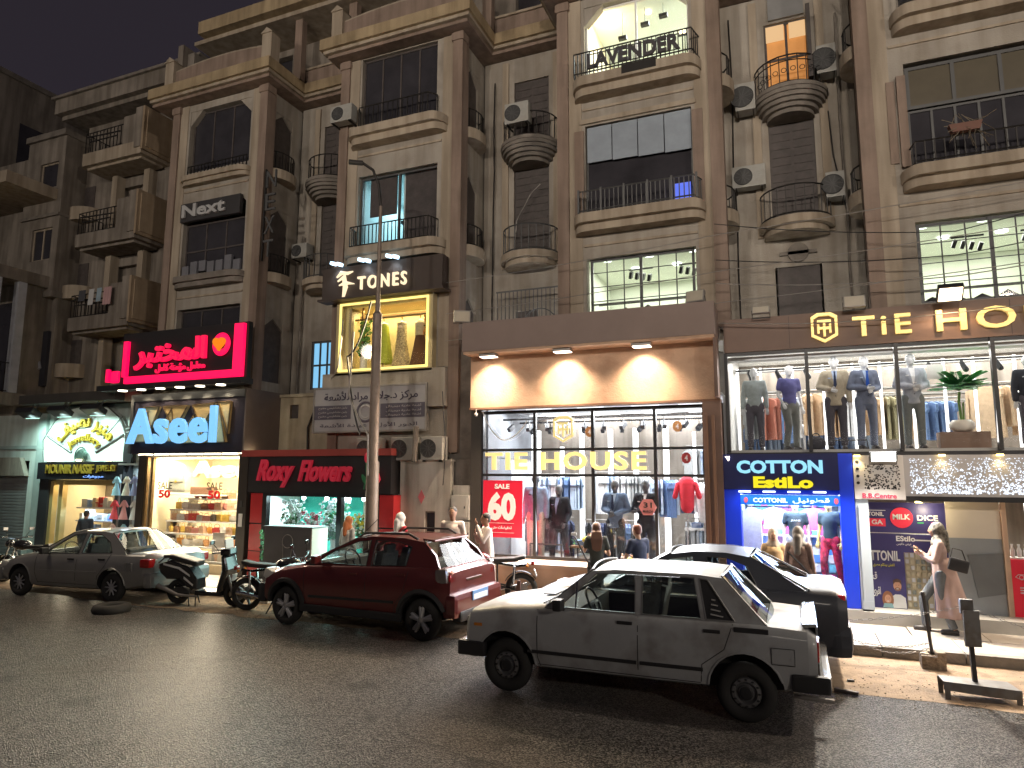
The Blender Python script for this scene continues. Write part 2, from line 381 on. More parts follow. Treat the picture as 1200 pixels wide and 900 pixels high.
# ------------------------------------------------------------------ ground
asphalt = M('asphalt', (.10, .093, .088), .5, var=.3, scale=.6, bump=0)
def asphalt_nodes():
    nt = asphalt.node_tree; N = nt.nodes; L = nt.links; b = N['Principled BSDF']; tc = N['Texture Coordinate']
    vo = N.new('ShaderNodeTexVoronoi'); vo.inputs['Scale'].default_value = 75; L.new(tc.outputs['Object'], vo.inputs['Vector'])
    nz = N.new('ShaderNodeTexNoise'); nz.inputs['Scale'].default_value = 70; nz.inputs['Detail'].default_value = 8; L.new(tc.outputs['Object'], nz.inputs['Vector'])
    big = N.new('ShaderNodeTexNoise'); big.inputs['Scale'].default_value = .5; big.inputs['Detail'].default_value = 6; L.new(tc.outputs['Object'], big.inputs['Vector'])
    ad = N.new('ShaderNodeMath'); ad.operation = 'ADD'; L.new(vo.outputs['Distance'], ad.inputs[0]); L.new(nz.outputs['Fac'], ad.inputs[1])
    bp = N.new('ShaderNodeBump'); bp.inputs['Strength'].default_value = .95; bp.inputs['Distance'].default_value = .045
    L.new(ad.outputs[0], bp.inputs['Height']); L.new(bp.outputs['Normal'], b.inputs['Normal'])
    # each stone of the aggregate has its own grey, brightest ones painting in sparkle
    cr = N.new('ShaderNodeValToRGB'); e = cr.color_ramp.elements
    e[0].color = (.015, .014, .014, 1); e[1].color = (.46, .42, .38, 1); e[0].position = .42; e[1].position = .74
    L.new(vo.outputs['Color'], cr.inputs['Fac'])
    mx = N.new('ShaderNodeMixRGB'); mx.inputs['Fac'].default_value = .7
    src = b.inputs['Base Color'].links[0].from_socket
    L.new(src, mx.inputs['Color1']); L.new(cr.outputs['Color'], mx.inputs['Color2'])
    sr = N.new('ShaderNodeValToRGB'); e = sr.color_ramp.elements; e[0].position = .50; e[1].position = .72
    e[0].color = (0, 0, 0, 1); e[1].color = (.5, .5, .5, 1); L.new(big.outputs['Fac'], sr.inputs['Fac'])
    m2 = N.new('ShaderNodeMixRGB'); m2.inputs['Color2'].default_value = (.13, .10, .075, 1)
    L.new(sr.outputs['Color'], m2.inputs['Fac']); L.new(mx.outputs['Color'], m2.inputs['Color1']); 
    # tar seams, oil spots and worn patches
    ds = N.new('ShaderNodeTexNoise'); ds.inputs['Scale'].default_value = 1.1; ds.inputs['Detail'].default_value = 5; L.new(tc.outputs['Object'], ds.inputs['Vector'])
    mv = N.new('ShaderNodeMixRGB'); mv.inputs['Fac'].default_value = .25; L.new(tc.outputs['Object'], mv.inputs['Color1']); L.new(ds.outputs['Color'], mv.inputs['Color2'])
    ck = N.new('ShaderNodeTexVoronoi'); ck.feature = 'DISTANCE_TO_EDGE'; ck.inputs['Scale'].default_value = .55; L.new(mv.outputs['Color'], ck.inputs['Vector'])
    cc = N.new('ShaderNodeValToRGB'); e = cc.color_ramp.elements; e[0].position = .004; e[1].position = .014; e[0].color = (.7, .7, .7, 1); e[1].color = (1, 1, 1, 1); L.new(ck.outputs['Distance'], cc.inputs['Fac'])
    oi = N.new('ShaderNodeTexNoise'); oi.inputs['Scale'].default_value = 1.7; oi.inputs['Detail'].default_value = 2; L.new(tc.outputs['Object'], oi.inputs['Vector'])
    oc = N.new('ShaderNodeValToRGB'); e = oc.color_ramp.elements; e[0].position = .3; e[1].position = .4; e[0].color = (.5, .5, .5, 1); e[1].color = (1, 1, 1, 1); L.new(oi.outputs['Fac'], oc.inputs['Fac'])
    m3 = N.new('ShaderNodeMixRGB'); m3.blend_type = 'MULTIPLY'; m3.inputs['Fac'].default_value = 1; L.new(m2.outputs['Color'], m3.inputs['Color1']); L.new(cc.outputs['Color'], m3.inputs['Color2'])
    m4 = N.new('ShaderNodeMixRGB'); m4.blend_type = 'MULTIPLY'; m4.inputs['Fac'].default_value = 1; L.new(m3.outputs['Color'], m4.inputs['Color1']); L.new(oc.outputs['Color'], m4.inputs['Color2'])
    L.new(m4.outputs['Color'], b.inputs['Base Color'])
    rr = N.new('ShaderNodeMapRange'); rr.inputs['To Min'].default_value = .22; rr.inputs['To Max'].default_value = .5
    L.new(nz.outputs['Fac'], rr.inputs['Value']); L.new(rr.outputs[0], b.inputs['Roughness'])
asphalt_nodes()
sand = M('dusty_verge', (.28, .20, .13), .95, var=.25, scale=2.2, bump=.8, bscale=45, dirt=((.10, .07, .05), 5, .55))
paving = M('pale_paving', (.40, .35, .30), .6, var=.14, scale=1.3, bump=.25, bscale=30, dirt=((.20, .16, .12), 2.2, .45))
kerbm = M('kerb_concrete', (.22, .20, .18), .85, var=.2, scale=4, bump=.5, bscale=30)
tag(MB().quad((-300, -200, 0), (300, -200, 0), (300, 300, 0), (-300, 300, 0)).build('road', asphalt), 'coarse dark asphalt of the street with worn glints', kind='structure')
# dusty strip: ragged front edge
pts = []; x = -40
while x < 30:
    yf = 10.2-.9*math.exp(-((x+9)/9)**2)*.4 + (.0 if x < -2 else -.9*min(1, (x+2)/2.5)) + random.uniform(-.09, .09)
    pts.append((x, yf)); x += .35
vb = MB(); n = len(pts)
vb.add([(p[0], p[1], .004) for p in pts]+[(p[0], 11.25, .012) for p in pts], [(i, i+1, n+i+1, n+i) for i in range(n-1)])
tag(vb.build('dusty_verge', sand), 'sandy dust strip between asphalt and kerb', kind='structure')
pv = tag(bpy.data.objects.new('pavement', None), kind='structure'); COL.objects.link(pv)
# paving slabs
x = -40
big = [MB(), MB()]
slab = MB().box(0, .985, 0, .785, 0, .03).mesh('slab', paving)
base = MB().box(-40, 30, 11.32, 16, -.2, .118).build('pavement_bed', kerbm, pv)
for i in range(-22, 6):
    for j, y in enumerate((11.34, 12.14)):
        o = bpy.data.objects.new('paving_slab', slab); COL.objects.link(o); o.parent = pv
        o.location = (i*1.0+(.5 if j else 0), y, .12+random.uniform(-.003, .003)); o.rotation_euler = (random.uniform(-.002, .002), random.uniform(-.002, .002), 0)
kb = MB().box(0, .985, 0, .15, -.15, .15).mesh('kerbstone', kerbm)
for i in range(-26, 8):
    o = bpy.data.objects.new('kerbstone', kb); COL.objects.link(o); o.parent = pv
    o.location = (i*1.0, 11.17+random.uniform(-.006, .006), random.uniform(-.004, .004)); o.rotation_euler = (0, 0, random.uniform(-.004, .004))

# ------------------------------------------------------------------ main apartment building
B = thing('apartment_building', 'tan six storey apartment block with projecting bays, brown pilasters and ochre cornices', 'building', (-5.5, 13.2, 0), world=True)
YB, YR = 13.2, 14.6
BAYS = [-14.15, -8.4, -2.7, 3.05]
ZT = 12.8
room_cream = M('room_wall_cream', (.72, .66, .5), .8, var=.04)
room_white = M('room_wall_white', (.75, .77, .76), .8, var=.04)
def win(parent, x0, x1, z0, z1, y, nx=2, nz=1, fr=.05, fm=None, gm=None, depth=.06, name='window', back=None):
    """framed window: frame part with pane sub-part"""
    f = MB(); fm = fm or irong
    f.wall(x0, x1, z0, z1, y, y+depth, [(x0+fr+(x1-x0-fr)/nx*i, x0+(x1-x0-fr)/nx*(i+1), z0+fr+(z1-z0-fr)/nz*j, z0+(z1-z0-fr)/nz*(j+1)) for i in range(nx) for j in range(nz)])
    o = f.build(name, fm, parent)
    MB().box(x0+.02, x1-.02, y+depth*.4, y+depth*.6, z0+.02, z1-.02).build('pane', gm or dglass, o)
    return o
def railing(parent, pts, z0, z1, step=.11, m=None, name='railing', r=.012, fancy=False):
    """railing along a polyline of (x,y)"""
    b = MB(); m = m or iron
    for z in (z0+.05, z1): b.tube([(p[0], p[1], z) for p in pts], r*1.4, 5)
    if fancy: b.tube([(p[0], p[1], z1-.12) for p in pts], r, 5)
    for a, c in zip(pts[:-1], pts[1:]):
        L = math.hypot(c[0]-a[0], c[1]-a[1]); k = max(1, int(L/step))
        for i in range(k+1):
            t = i/k; x, y = a[0]+(c[0]-a[0])*t, a[1]+(c[1]-a[1])*t
            b.box(x-r*.8, x+r*.8, y-r*.8, y+r*.8, z0, z1)
            if fancy and i < k and i % 2 == 0:
                b.torus((x+L/k/2, y, (z0+z1)/2), step*.45, r*.6, 'y', 8, 4)
    return b.build(name, m, parent)
def slab_curved(parent, c, hw, y, z0, z1, proj=.32, name='balcony_slab', m=None):
    """projecting sill slab with rounded ends and a stepped underside"""
    b = MB()
    for dz0, dz1, k in ((z0, z0+(z1-z0)*.45, .72), (z0+(z1-z0)*.45, z1, 1.)):
        p = [(c-hw*(.94+.06*k), y+.01)]
        for i in range(7):
            a = PI*i/12; p.append((c-hw*(.94+.06*k)+.3*(1-math.cos(a)), y-proj*k*math.sin(a)))
        p += [(2*c-q[0], q[1]) for q in reversed(p)]
        b.prism(p, 'z', dz0+.001, dz1)
    return b.build(name, [m or stucco_l], parent, smooth=35)
def cham(parent, x0, x1, z1, y0, y1, s=.42, m=None):
    b = MB()
    b.prism([(x0, z1-s), (x0, z1), (x0+s, z1)], 'y', y0+.02, y1, 0); b.prism([(x1, z1-s), (x1-s, z1), (x1, z1)], 'y', y0+.02, y1, 0)
    return b.build('arch_corner', m or stucco, parent)
LEV = dict(W1=(5.75, 6.95), W2=(7.8, 9.86), W3=(10.78, 12.6))
for bi, c in enumerate(BAYS):
    hw = 1.45
    wx = [(c-1.1, c+1.1)]*3
    if bi == 3: wx = [(2.12, 4.3)]*3; hw_r = 2.2
    else: hw_r = hw
    holes = [(wx[0][0], wx[0][1], *LEV['W1']), (wx[1][0], wx[1][1], *LEV['W2']), (wx[2][0], wx[2][1], *LEV['W3'])]
    if bi == 1: holes[0] = (-9.78, -7.36, 4.88, 6.5)
    if bi == 0: holes[0] = (c-1.1, c+1.1, 5.0, 6.9)
    if bi == 3: holes[0] = (2.12, 4.3, 5.45, 6.9)
    if bi == 1: holes[1] = (c-1.12, c+1.05, 7.8, 9.7); holes[2] = (c-1.12, c+1.0, 10.8, 12.78)
    MB().wall(c-hw, c+hw_r, (2.9, 2.9, 5.1, 5.1)[bi], ZT, YB, YB+.22, holes).build('bay_wall', stucco, B)
    # side walls of the bay
    for s in (-1, 1):
        xs = c+s*(hw+.1)
        if bi == 3 and s == 1: continue
        sh = [(13.55, 14.3, 7.75, 9.6), (13.55, 14.3, 10.6, 12.3), (13.55, 14.3, 4.9, 6.6)][:(3 if bi < 2 else 2)]
        a, b_ = (xs, xs+.2*-s)
        MB().wall(YB+.23, YR+.1, (3., 4.6, 5.1, 5.1)[bi], ZT, min(a, b_), max(a, b_), sh, ax='x').build('bay_side_wall', stucco, B)
        for (y0, y1, z0, z1) in sh[:(3 if bi < 2 else 2)]:
            MB().box(min(a, b_)+.06, max(a, b_)-.06, y0-.02, y1+.02, z0, z1).build('side_window', dwood, B)
            # arched head
            q = MB().prism([(y0, z1-.3), (y0, z1), ((y0+y1)/2, z1)], 'x', min(a, b_)+.01, max(a, b_)-.01).prism([(y1, z1-.3), ((y0+y1)/2, z1), (y1, z1)], 'x', min(a, b_)+.01, max(a, b_)-.01)
            q.build('arch_corner', stucco, B)
            if z0 > 5:
                # bowed sill of the side window
                p = [(xs, y0-.12)]+[(xs+s*.34*math.sin(PI*i/10), (y0+y1)/2-(y1-y0)*.66*math.cos(PI*i/10)) for i in range(11)]
                MB().prism(p, 'z', z0-.26, z0).build('side_sill', stucco_l, B)
                railing(B, [(xs+s*.26*math.sin(PI*i/6), (y0+y1)/2-(y1-y0)*.56*math.cos(PI*i/6)) for i in range(7)], z0, z0+.5, .1, iron)
    # brown corner pilasters
    for s in (-1, 1):
        if bi == 3 and s == 1: continue
        xa, xb = sorted((c+s*hw, c+s*(hw+.25)))
        MB().box(xa, xb, YB-.07, YB+.26, (3.0, 3.0, 5.3, 5.3)[bi], ZT+.02).box(xa-.03, xb+.03, YB-.1, YB+.2, ZT-.2, ZT-.02).build('pilaster', brown, B)
        MB().box(xa-s*.28 if s > 0 else xb, xa if s > 0 else xb+.28, YB-.02, YB, (3.9, 4.9, 5.3, 5.3)[bi], ZT-.001).build('pilaster_margin', stucco_l, B)
    # fine plaster courses across the bay
    for z in (7.2, 10.2):
        MB().box(c-hw+.3, c+hw_r-.3, YB-.03, YB-.001, z, z+.05).build('string_course', stucco_l, B)
    # sills / balcony slabs
    if bi != 0:
        slab_curved(B, c if bi != 3 else 3.45, 1.33 if bi != 3 else 1.5, YB, 7.44, 7.79, .42)
        slab_curved(B, c if bi != 3 else 3.45, 1.33 if bi != 3 else 1.5, YB, 10.4, 10.77, .42)
    else:
        slab_curved(B, c, 1.2, YB, 7.45, 7.74, .3, m=conc); slab_curved(B, c, 1.2, YB, 10.35, 10.6, .25)
    if bi in (0,): cham(B, c-1.1, c+1.1, 12.6, YB, YB+.22); cham(B, c-1.1, c+1.1, 9.86, YB, YB+.22, .2)
    if bi == 2: cham(B, c-1.1, c+1.1, 12.6, YB, YB+.22, .42)
# --- cornice with returns into the recesses
def cornice(z0, y_off, prof, name, m, xl=-16.4, xr=6.5):
    """moulded cornice following the plan of bays and recesses"""
    plan = []
    ys = YB-y_off; yr = YR-y_off; e = y_off
    plan.append((xl, ys))
    for i, c in enumerate(BAYS):
        L, R = c-1.7-e*.75, c+1.7+e*.75
        if i: plan += [(L, yr), (L, ys)]
        if i < 3: plan += [(R, ys), (R, yr)]
    plan.append((xr, ys))
    return plan
plan0 = cornice(0, .5, None, '', ochre)
def follow(plan, z0, z1, yb, name, m, inset=0):
    b = MB()
    # fascia and bottom as thick blocks per segment
    pts = plan
    poly = pts+[(pts[-1][0], yb), (pts[0][0], yb)]
    b.prism(poly, 'z', z0, z1); return b.build(name, m, B)
follow(cornice(0, .32, None, '', 0), ZT+.021, ZT+.10, 16.2, 'cornice_bed', brown)
follow(cornice(0, .42, None, '', 0), ZT+.101, ZT+.18, 16.2, 'cornice_moulding', stucco_l)
follow(cornice(0, .5, None, '', 0), ZT+.181, ZT+.46, 16.2, 'cornice', ochre)
# recess walls
RE = [(-12.3, -10.15), (-6.6, -4.5), (-.9, 1.25)]
RW = [(-11.72, -11.0), (-6.0, -5.1), (-.2, .68)]
for i, ((a, b_), (w0, w1)) in enumerate(zip(RE, RW)):
    holes = [(w0, w1, 7.62, 9.86), (w0, w1, 10.5, 12.15)]
    if i == 1: holes += [(-5.95, -5.4, 5.3, 6.35)]
    if i == 2: holes += [(-.2, .68, 5.2, 6.75)]
    if i == 0: holes += [(-11.85, -11.1, 4.75, 6.05)]; 
    MB().wall(a-.2, b_+.2, (3.0, 5.1, 5.1)[i], ZT, YR, YR+.2, holes).build('recess_wall', stucco, B)
    # shallow vertical bands beside the doors
    for xx in (w0-.3, w1+.12):
        MB().box(xx, xx+.16, YR-.05, YR-.001, 7.4, ZT-.1).build('wall_band', stucco_l, B)
    for k, (h0, h1) in enumerate(((7.62, 9.86), (10.5, 12.15))):
        if i == 2 and k == 1: continue
        d = MB().box(w0, w1, YR+.06, YR+.1, h0, h1)
        for q in range(12 if k == 0 else 8):
            z = h0+.08+q*(h1-h0-.1)/(12 if k == 0 else 8); d.box(w0+.05, (w0+w1)/2-.03, YR+.045, YR+.06, z, z+.05).box((w0+w1)/2+.03, w1-.05, YR+.045, YR+.06, z, z+.05)
        d.build('shutter_door', dwood, B)
    # semicircular balconies
    cx = (w0+w1)/2
    for k, zb in enumerate((7.33, 9.85)):
        def arc(r, ry, n=16): return [(cx-r*math.cos(PI*t/n), YR-ry*math.sin(PI*t/n)) for t in range(n+1)]
        b = MB(); hw = .72
        if k == 0:
            b.prism(arc(hw*.86, .6), 'z', zb, zb+.12); b.prism(arc(hw, .7), 'z', zb+.121, zb+.28); zt = zb+.28
        else:
            for q in range(6):
                t0 = q/6; kk = .55+.45*math.sin(PI/2*(t0+.1)); b.prism(arc(hw*kk*1.04, .74*kk), 'z', zb+.5*t0+.001*q, zb+.5*(t0+1/6)+.001*q)
            zt = zb+.505
        b.build('balcony', conc if k else stucco_l, B, smooth=30)
        railing(B, arc(hw*.93, .65, 12), zt, zt+.62, .11, iron if k or i == 2 else irong, fancy=(k == 1 and i == 2))
# fifth storey, set back behind the cornice: dark terraces and an upper cornice
b = MB().wall(-16.3, 6.5, 13.3, 15.1, 14.9, 15.1, [(c-1.0+k*1.1, c-.2+k*1.1, 13.5, 14.9) for c in BAYS for k in (0, 1)]+[(c+2.3, c+3.3, 13.5, 14.9) for c in BAYS[:3]])
b.build('attic_wall', stucco_g, B)
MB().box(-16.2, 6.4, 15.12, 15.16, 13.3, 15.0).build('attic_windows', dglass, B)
MB().prism([(-15.9, 13.7), (6.5, 13.7), (6.5, 16.2), (-15.9, 16.2)], 'z', 15.1, 15.22).build('roof_moulding', stucco_l, B)
MB().prism([(-15.5, 13.45), (6.5, 13.45), (6.5, 16.2), (-15.5, 16.2)], 'z', 15.221, 15.6).build('roof_cornice', ochre, B)
for i, c in enumerate(BAYS):
    z = 13.26
    t = MB(); x0, x1 = c-1.75, c+1.75
    # curved terrace parapet
    n = 10; prof = [(x0, z), *[(x0+(x1-x0)*k/n, z+.55+.12*math.sin(PI*k/n)) for k in range(n+1)], (x1, z)]
    t.prism(prof, 'y', 13.02, 13.12); t.box(x0, x1, 12.97, 13.16, z+.0, z+.06)
    t.build('terrace_parapet', brown, B)
    b = MB(); b.tube([(x0+(x1-x0)*k/n, 13.07, z+.57+.12*math.sin(PI*k/n)) for k in range(n+1)], .05, 6); b.build('parapet_coping', stucco_l, B)
    for s in (x0, x1): MB().box(s-.16, s+.16, 12.93, 13.25, z, z+.85).prism([(s-.2, z+.85), (s, z+1.0), (s+.2, z+.85)], 'y', 12.9, 13.28).build('parapet_post', stucco_l, B)
for (a, b_) in RE:
    MB().box(a, b_, 14.25, 14.33, 13.27, 13.72).build('terrace_parapet', brown, B)
    MB().box(a, b_, 14.2, 14.38, 13.721, 13.78).build('parapet_coping', stucco_l, B)
for c in (-11.3, -5.55, .2):
    for xx in (c-.9, c+.9): MB().box(xx-.12, xx+.12, 13.9, 14.1, 13.3, 15.09).build('roof_post', brown, B)
for x in (-13.2, -12.4): MB().box(x, x+.28, 14.2, 14.5, 15.6, 16.1).build('chimney', conc, B)
# rear mass closing the block
MB().box(-16.3, 7, 16.3, 26, 0, 15.5).build('rear_block', stucco_g, B)
MB().wall(13.42, 16.3, 0, 15.0, -16.2, -16.0, ax='x').build('party_wall', stucco_g, B)
# decorative relief under the centre-right balcony
MB().box(-.1, .1+.5, YR-.06, YR, 6.98, 7.05).lathe([(0, 0), (.2, 0), (.2, .05), (0, .05)], (.25, YR-.06, 7.02), 14, 'y').build('relief', conc, B)

# --- windows of the bays
# bay 1 (second from left): third floor curtains
w = win(B, -9.52, -7.4, 10.8, 12.78, YB+.1, 4, 1, .04, dwood)
for k, x in enumerate((-9.5, -9.0, -8.5)):
    b = MB()
    for q in range(6): b.box(x+q*.07, x+.06+q*.07, YB+.18, YB+.2+.015*(q % 2), 10.82, 12.7)
    b.build('curtain', M('drab_curtain', (.10, .09, .095), .9) if k % 2 else M('brown_curtain', (.07, .05, .055), .9), w)
railing(B, [(-9.5, YB-.05), (-9.4, YB-.25), (-7.5, YB-.25), (-7.35, YB-.05)], 10.8, 11.35, .13, iron)
# bay 1 second floor: left half lit cyan, roller blind
win(B, -9.52, -7.35, 7.8, 9.7, YB+.12, 2, 1, .05, irong, glass)
MB().box(-9.5, -7.36, 13.5, 16.1, 7.72, 7.78).box(-9.5, -7.36, 16.0, 16.1, 7.8, 9.72).box(-9.55, -9.5, 13.45, 16.1, 7.8, 9.72).box(-8.38, -8.33, 13.45, 16.1, 7.8, 9.72).box(-9.5, -7.36, 13.5, 16.1, 9.72, 9.78).build('lit_room', M('cyan_room', (.62, .72, .72), .8, var=.03), B)
area('room_lamp', (-8.95, 14.6, 9.66), .8, 1.0, 34, (.55, .88, 1))
MB().box(-8.32, -7.37, 13.42, 13.46, 7.82, 9.68).build('closed_shutter', dblind if False else dwood, B)
MB().box(-9.3, -8.55, 13.40, 13.43, 8.72, 9.66).build('roller_blind', dwood, B)
MB().box(-8.97, -8.94, 14.4, 14.43, 8.95, 9.7).box(-9.02, -8.89, 14.36, 14.47, 8.86, 8.95).build('pendant_lamp', black, B)
railing(B, [(-9.55, YB), (-9.5, YB-.3), (-7.4, YB-.3), (-7.3, YB)], 7.8, 8.32, .1, iron)
# bay 0
w = win(B, BAYS[0]-1.08, BAYS[0]+1.08, 10.6, 12.58, YB+.14, 3, 1, .04, dwood)
railing(B, [(BAYS[0]-1.05, YB-.03), (BAYS[0]+1.05, YB-.03)], 10.62, 10.95, .12, iron)
w = win(B, BAYS[0]-1.08, BAYS[0]+1.08, 7.76, 9.3, YB+.12, 3, 2, .04, dwood)
for k in range(7):  # faint goods piled behind the glass
    MB().cbox((BAYS[0]-.9+k*.3, YB+.02, 7.95+.05*(k % 3)), (.24, .1, .3+.1*(k % 2)), bev=.03).build('stacked_pack', M('pack_grey', (.16, .16, .18), .7), w)
MB().box(BAYS[0]-1.1, BAYS[0]+1.0, YB-.12, YB-.02, 9.32, 9.84).build('sign_board', M('dull_black_board', (.03, .028, .03), .6), B)
w = win(B, BAYS[0]-1.08, BAYS[0]+1.08, 5.02, 6.88, YB+.14, 3, 1, .04, dwood)
nextm = M('next_letters', (.42, .42, .42), .6, var=.05)
sg = thing('shop_sign', 'dull white NEXT lettering across the dark second floor window at left', 'sign', (-14.4, 13.0, 9.6), world=True)
text('Next', -15.15, -13.62, 9.42, 9.78, YB-.13, .05, nextm, sg, 'letter', .03, split=True)
sg = thing('vertical_sign', 'NEXT written downward in thin metal letters on the bay corner', 'sign', (-12.45, 13.0, 9), world=True)
for k, ch in enumerate('NEXT'): text(ch, -12.3, -11.98, 9.85-.62*k, 10.3-.62*k, 13.12-.0, .04, irong, sg, 'letter', .0)
MB().box(-12.34, -12.3, 13.07, 13.12, 7.9, 10.35).build('mounting_bar', iron, sg)
# centre bay: L2 with grey blinds and dark glass
w = win(B, -3.8, -1.6, 7.8, 9.86, YB+.1, 1, 1, .04, irong)
for k in range(4): MB().box(-3.76+k*.54, -3.76+k*.54+.52, YB+.03, YB+.05, 9.05-.02*k, 9.83).build('blind', M('pale_blind', (.27, .31, .36), .7), w)
MB().box(-1.98, -1.66, YB+.04, YB+.06, 7.9, 8.3).build('painted_blue_glow', E('blue_glow_panel', (.12, .2, 1), .9), w)  # glowing panel painted in for the blue glow low in the window
railing(B, [(-3.95, YB), (-3.85, YB-.36), (-1.55, YB-.36), (-1.42, YB)], 7.8, 8.26, .09, irong)
for k in range(6): MB().box(-3.87+k*.47, -3.83+k*.47, YB-.38, YB-.34, 7.8, 8.3).build('rail_post', irong, B)
for s in (-1, 1):
    MB().box(*sorted((-2.7+s*1.12, -2.7+s*1.32)), YB-.06, YB-.021, 7.8, 9.75).build('folded_shutter', brown, B)
MB().box(-3.9, -1.5, YB-.05, YB, 9.9, 10.0).build('window_hood', stucco_l, B)
# right bay: L2 glazed balcony of dull aluminium
w = win(B, 2.14, 4.3, 9.0, 9.8, YB+.05, 3, 1, .06, irong, M('dusty_glass', (.09, .075, .05), .35))
w = win(B, 2.14, 4.3, 7.82, 8.98, YB+.08, 6, 1, .04, irong)
MB().box(1.98, 2.12, YB-.1, YB-.02, 7.9, 9.6).box(1.82, 1.95, YB-.04, YB-.01, 8.0, 9.55).build('folded_shutter', brown, B)
railing(B, [(2.1, YB-.05), (2.15, YB-.36), (4.6, YB-.36)], 7.8, 8.2, .14, iron)
t = thing('planter', 'rusty trough planter hung on the right hand second floor railing', 'planter', (2.9, 12.8, 8.35), world=True)
MB().prism([(2.68, 8.22), (3.08, 8.22), (3.12, 8.36), (2.64, 8.36)], 'y', 12.72, 12.86).build('trough', M('rust_red', (.16, .08, .06), .8), t)
b = MB()
for k in range(26): 
    x, z = random.uniform(2.68, 3.1), 8.36; b.tube([(x, 12.78, z), (x+random.uniform(-.3, .5), 12.76+random.uniform(-.1, .1), z+random.uniform(-.5, .2))], .006, 3)
b.build('dry_stems', M('dry_stem', (.16, .13, .09), .8), t)
MB().box(2.12, 4.3, YB+.12, YB+.14, 10.78, 12.6).build('window', dglass, B)
railing(B, [(2.1, YB-.3), (4.6, YB-.3)], 10.8, 11.3, .12, iron)
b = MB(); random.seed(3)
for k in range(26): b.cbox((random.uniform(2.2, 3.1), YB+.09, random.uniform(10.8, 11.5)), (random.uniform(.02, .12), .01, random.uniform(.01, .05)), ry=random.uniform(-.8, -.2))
b.build('painted_reflection', E('painted_glint', (.35, .9, .8), .9), B)  # glowing slivers paint a reflection onto the dark window
# recess doors: lit orange door high on the right, small lit grid window
lo = M('lit_orange_curtain', (.5, .25, .08), .7, emit=(1, .38, .1), es=.35)
f = win(B, -.2, .68, 10.5, 12.15, YR+.05, 2, 2, .05, dwood, lo)
MB().box(-.16, .2, YR+.02, YR+.05, 11.75, 12.1).box(.3, .64, YR+.02, YR+.05, 11.75, 12.1).build('fanlight', E('lit_fanlight', (1, .62, .3), .8), f)
MB().box(.62, .70, YR-.5, YR+.04, 10.5, 12.1).build('open_door_leaf', dwood, B)
MB().box(-.1, .6, YR-.06, YR-.01, 12.2, 12.75).build('wall_notice', M('faded_notice', (.22, .22, .22), .7), B)
MB().box(-.16, .64, YR+.05, YR+.08, 5.2, 6.75).build('dark_door', dwood, B)
MB().box(-5.94, -5.41, YR+.05, YR+.08, 5.3, 6.35).build('dark_door', dwood, B)
# arched grille with a small lit window in the recess between the shops
g = MB()
for k in range(16): g.box(-6.25+k*.1, -6.235+k*.1, YR-.42, YR-.40, 5.2, 6.75)
for z in (5.3, 6.0, 6.72): g.box(-6.27, -4.7, YR-.425, YR-.395, z, z+.03)
g.torus((-5.2, YR-.41, 5.85), .42, .012, 'y', 20, 4); g.build('window_grille', irong, B)
f = win(B, -5.86, -5.3, 5.30, 5.78, YR-.02, 5, 3, .03, dwood, E('warm_lit_pane', (1, .83, .68), 1.3), name='lit_window')
# blue lit tall window by the left recess
f = win(B, -11.85, -11.1, 4.75, 6.05, YR+.03, 3, 2, .05, irong, E('blue_lit_pane', (.25, .62, .95), .95), name='lit_window')

# --- LAVENDER room
LV = (-3.8, -1.6, 10.78, 12.6)
win(B, *LV, YB+.15, 2, 1, .04, white, glass)
MB().box(-3.85, -1.55, 13.5, 16.1, 10.7, 10.77).box(-3.85, -1.55, 16.02, 16.1, 10.78, 12.74).box(-3.85, -3.81, 13.5, 16.0, 10.78, 12.74).box(-1.59, -1.55, 13.5, 16.0, 10.78, 12.74).build('lit_room', room_cream, B)
MB().box(-3.85, -1.55, 13.43, 16.1, 12.745, 12.79).build('room_ceiling', M('cyan_ceiling', (.7, .78, .78), .8, var=.03), B)
area('room_lamp', (-2.5, 14.6, 12.7), 1.4, 1.4, 95, (.82, .96, 1)); point('room_lamp', (-3.45, 13.9, 12.4), 30, (1, .75, .35), .08)
b = MB()
for x, y in ((-3.35, 14.0), (-2.55, 14.0), (-1.95, 15.0)): b.lathe([(0, 0), (.07, 0), (.07, .03), (0, .03)], (x, y, 12.7), 12)
b.build('downlight', E('warm_downlight', (1, .85, .5), 6), B)
b = MB()
for x in (-2.95, -2.35, -1.8): b.box(x-.01, x+.01, 14.2, 14.22, 10.8, 12.1).box(x-.15, x+.15, 14.19, 14.23, 12.1, 12.14)
for x, z in ((-3.1, 12.1), (-2.2, 12.4), (-2.6, 12.3)): b.box(x-.09, x+.09, 13.8, 13.9, z, z+.07).box(x-.005, x+.005, 13.85, 13.86, z+.07, 12.74)
b.build('track_spotlight', black, B)
b = MB()
for k in range(9): b.cbox((-3.6+k*.22, 14.5+.1*(k % 3), 11.15), (.12, .12, .7+.15*(k % 2)), bev=.03)
b.build('shop_goods', M('pale_bottles', (.8, .75, .62), .4), B)
MB().box(-2.7, -1.9, 15.6, 15.7, 11.7, 11.9).build('shelf', dwood, B)
railing(B, [(-4.0, YB), (-3.92, YB-.38), (-1.5, YB-.38), (-1.4, YB)], 10.8, 11.3, .085, iron, fancy=False)
sg = thing('balcony_sign', 'LAVENDER in dark block letters fixed on the lit top floor railing', 'sign', (-2.7, 12.78, 10.95), world=True)
text('LAVENDER', -3.62, -1.72, 10.88, 11.22, YB-.41, .04, M('sign_dark_grey', (.05, .045, .05), .6), sg, 'letter', .04, split=True)
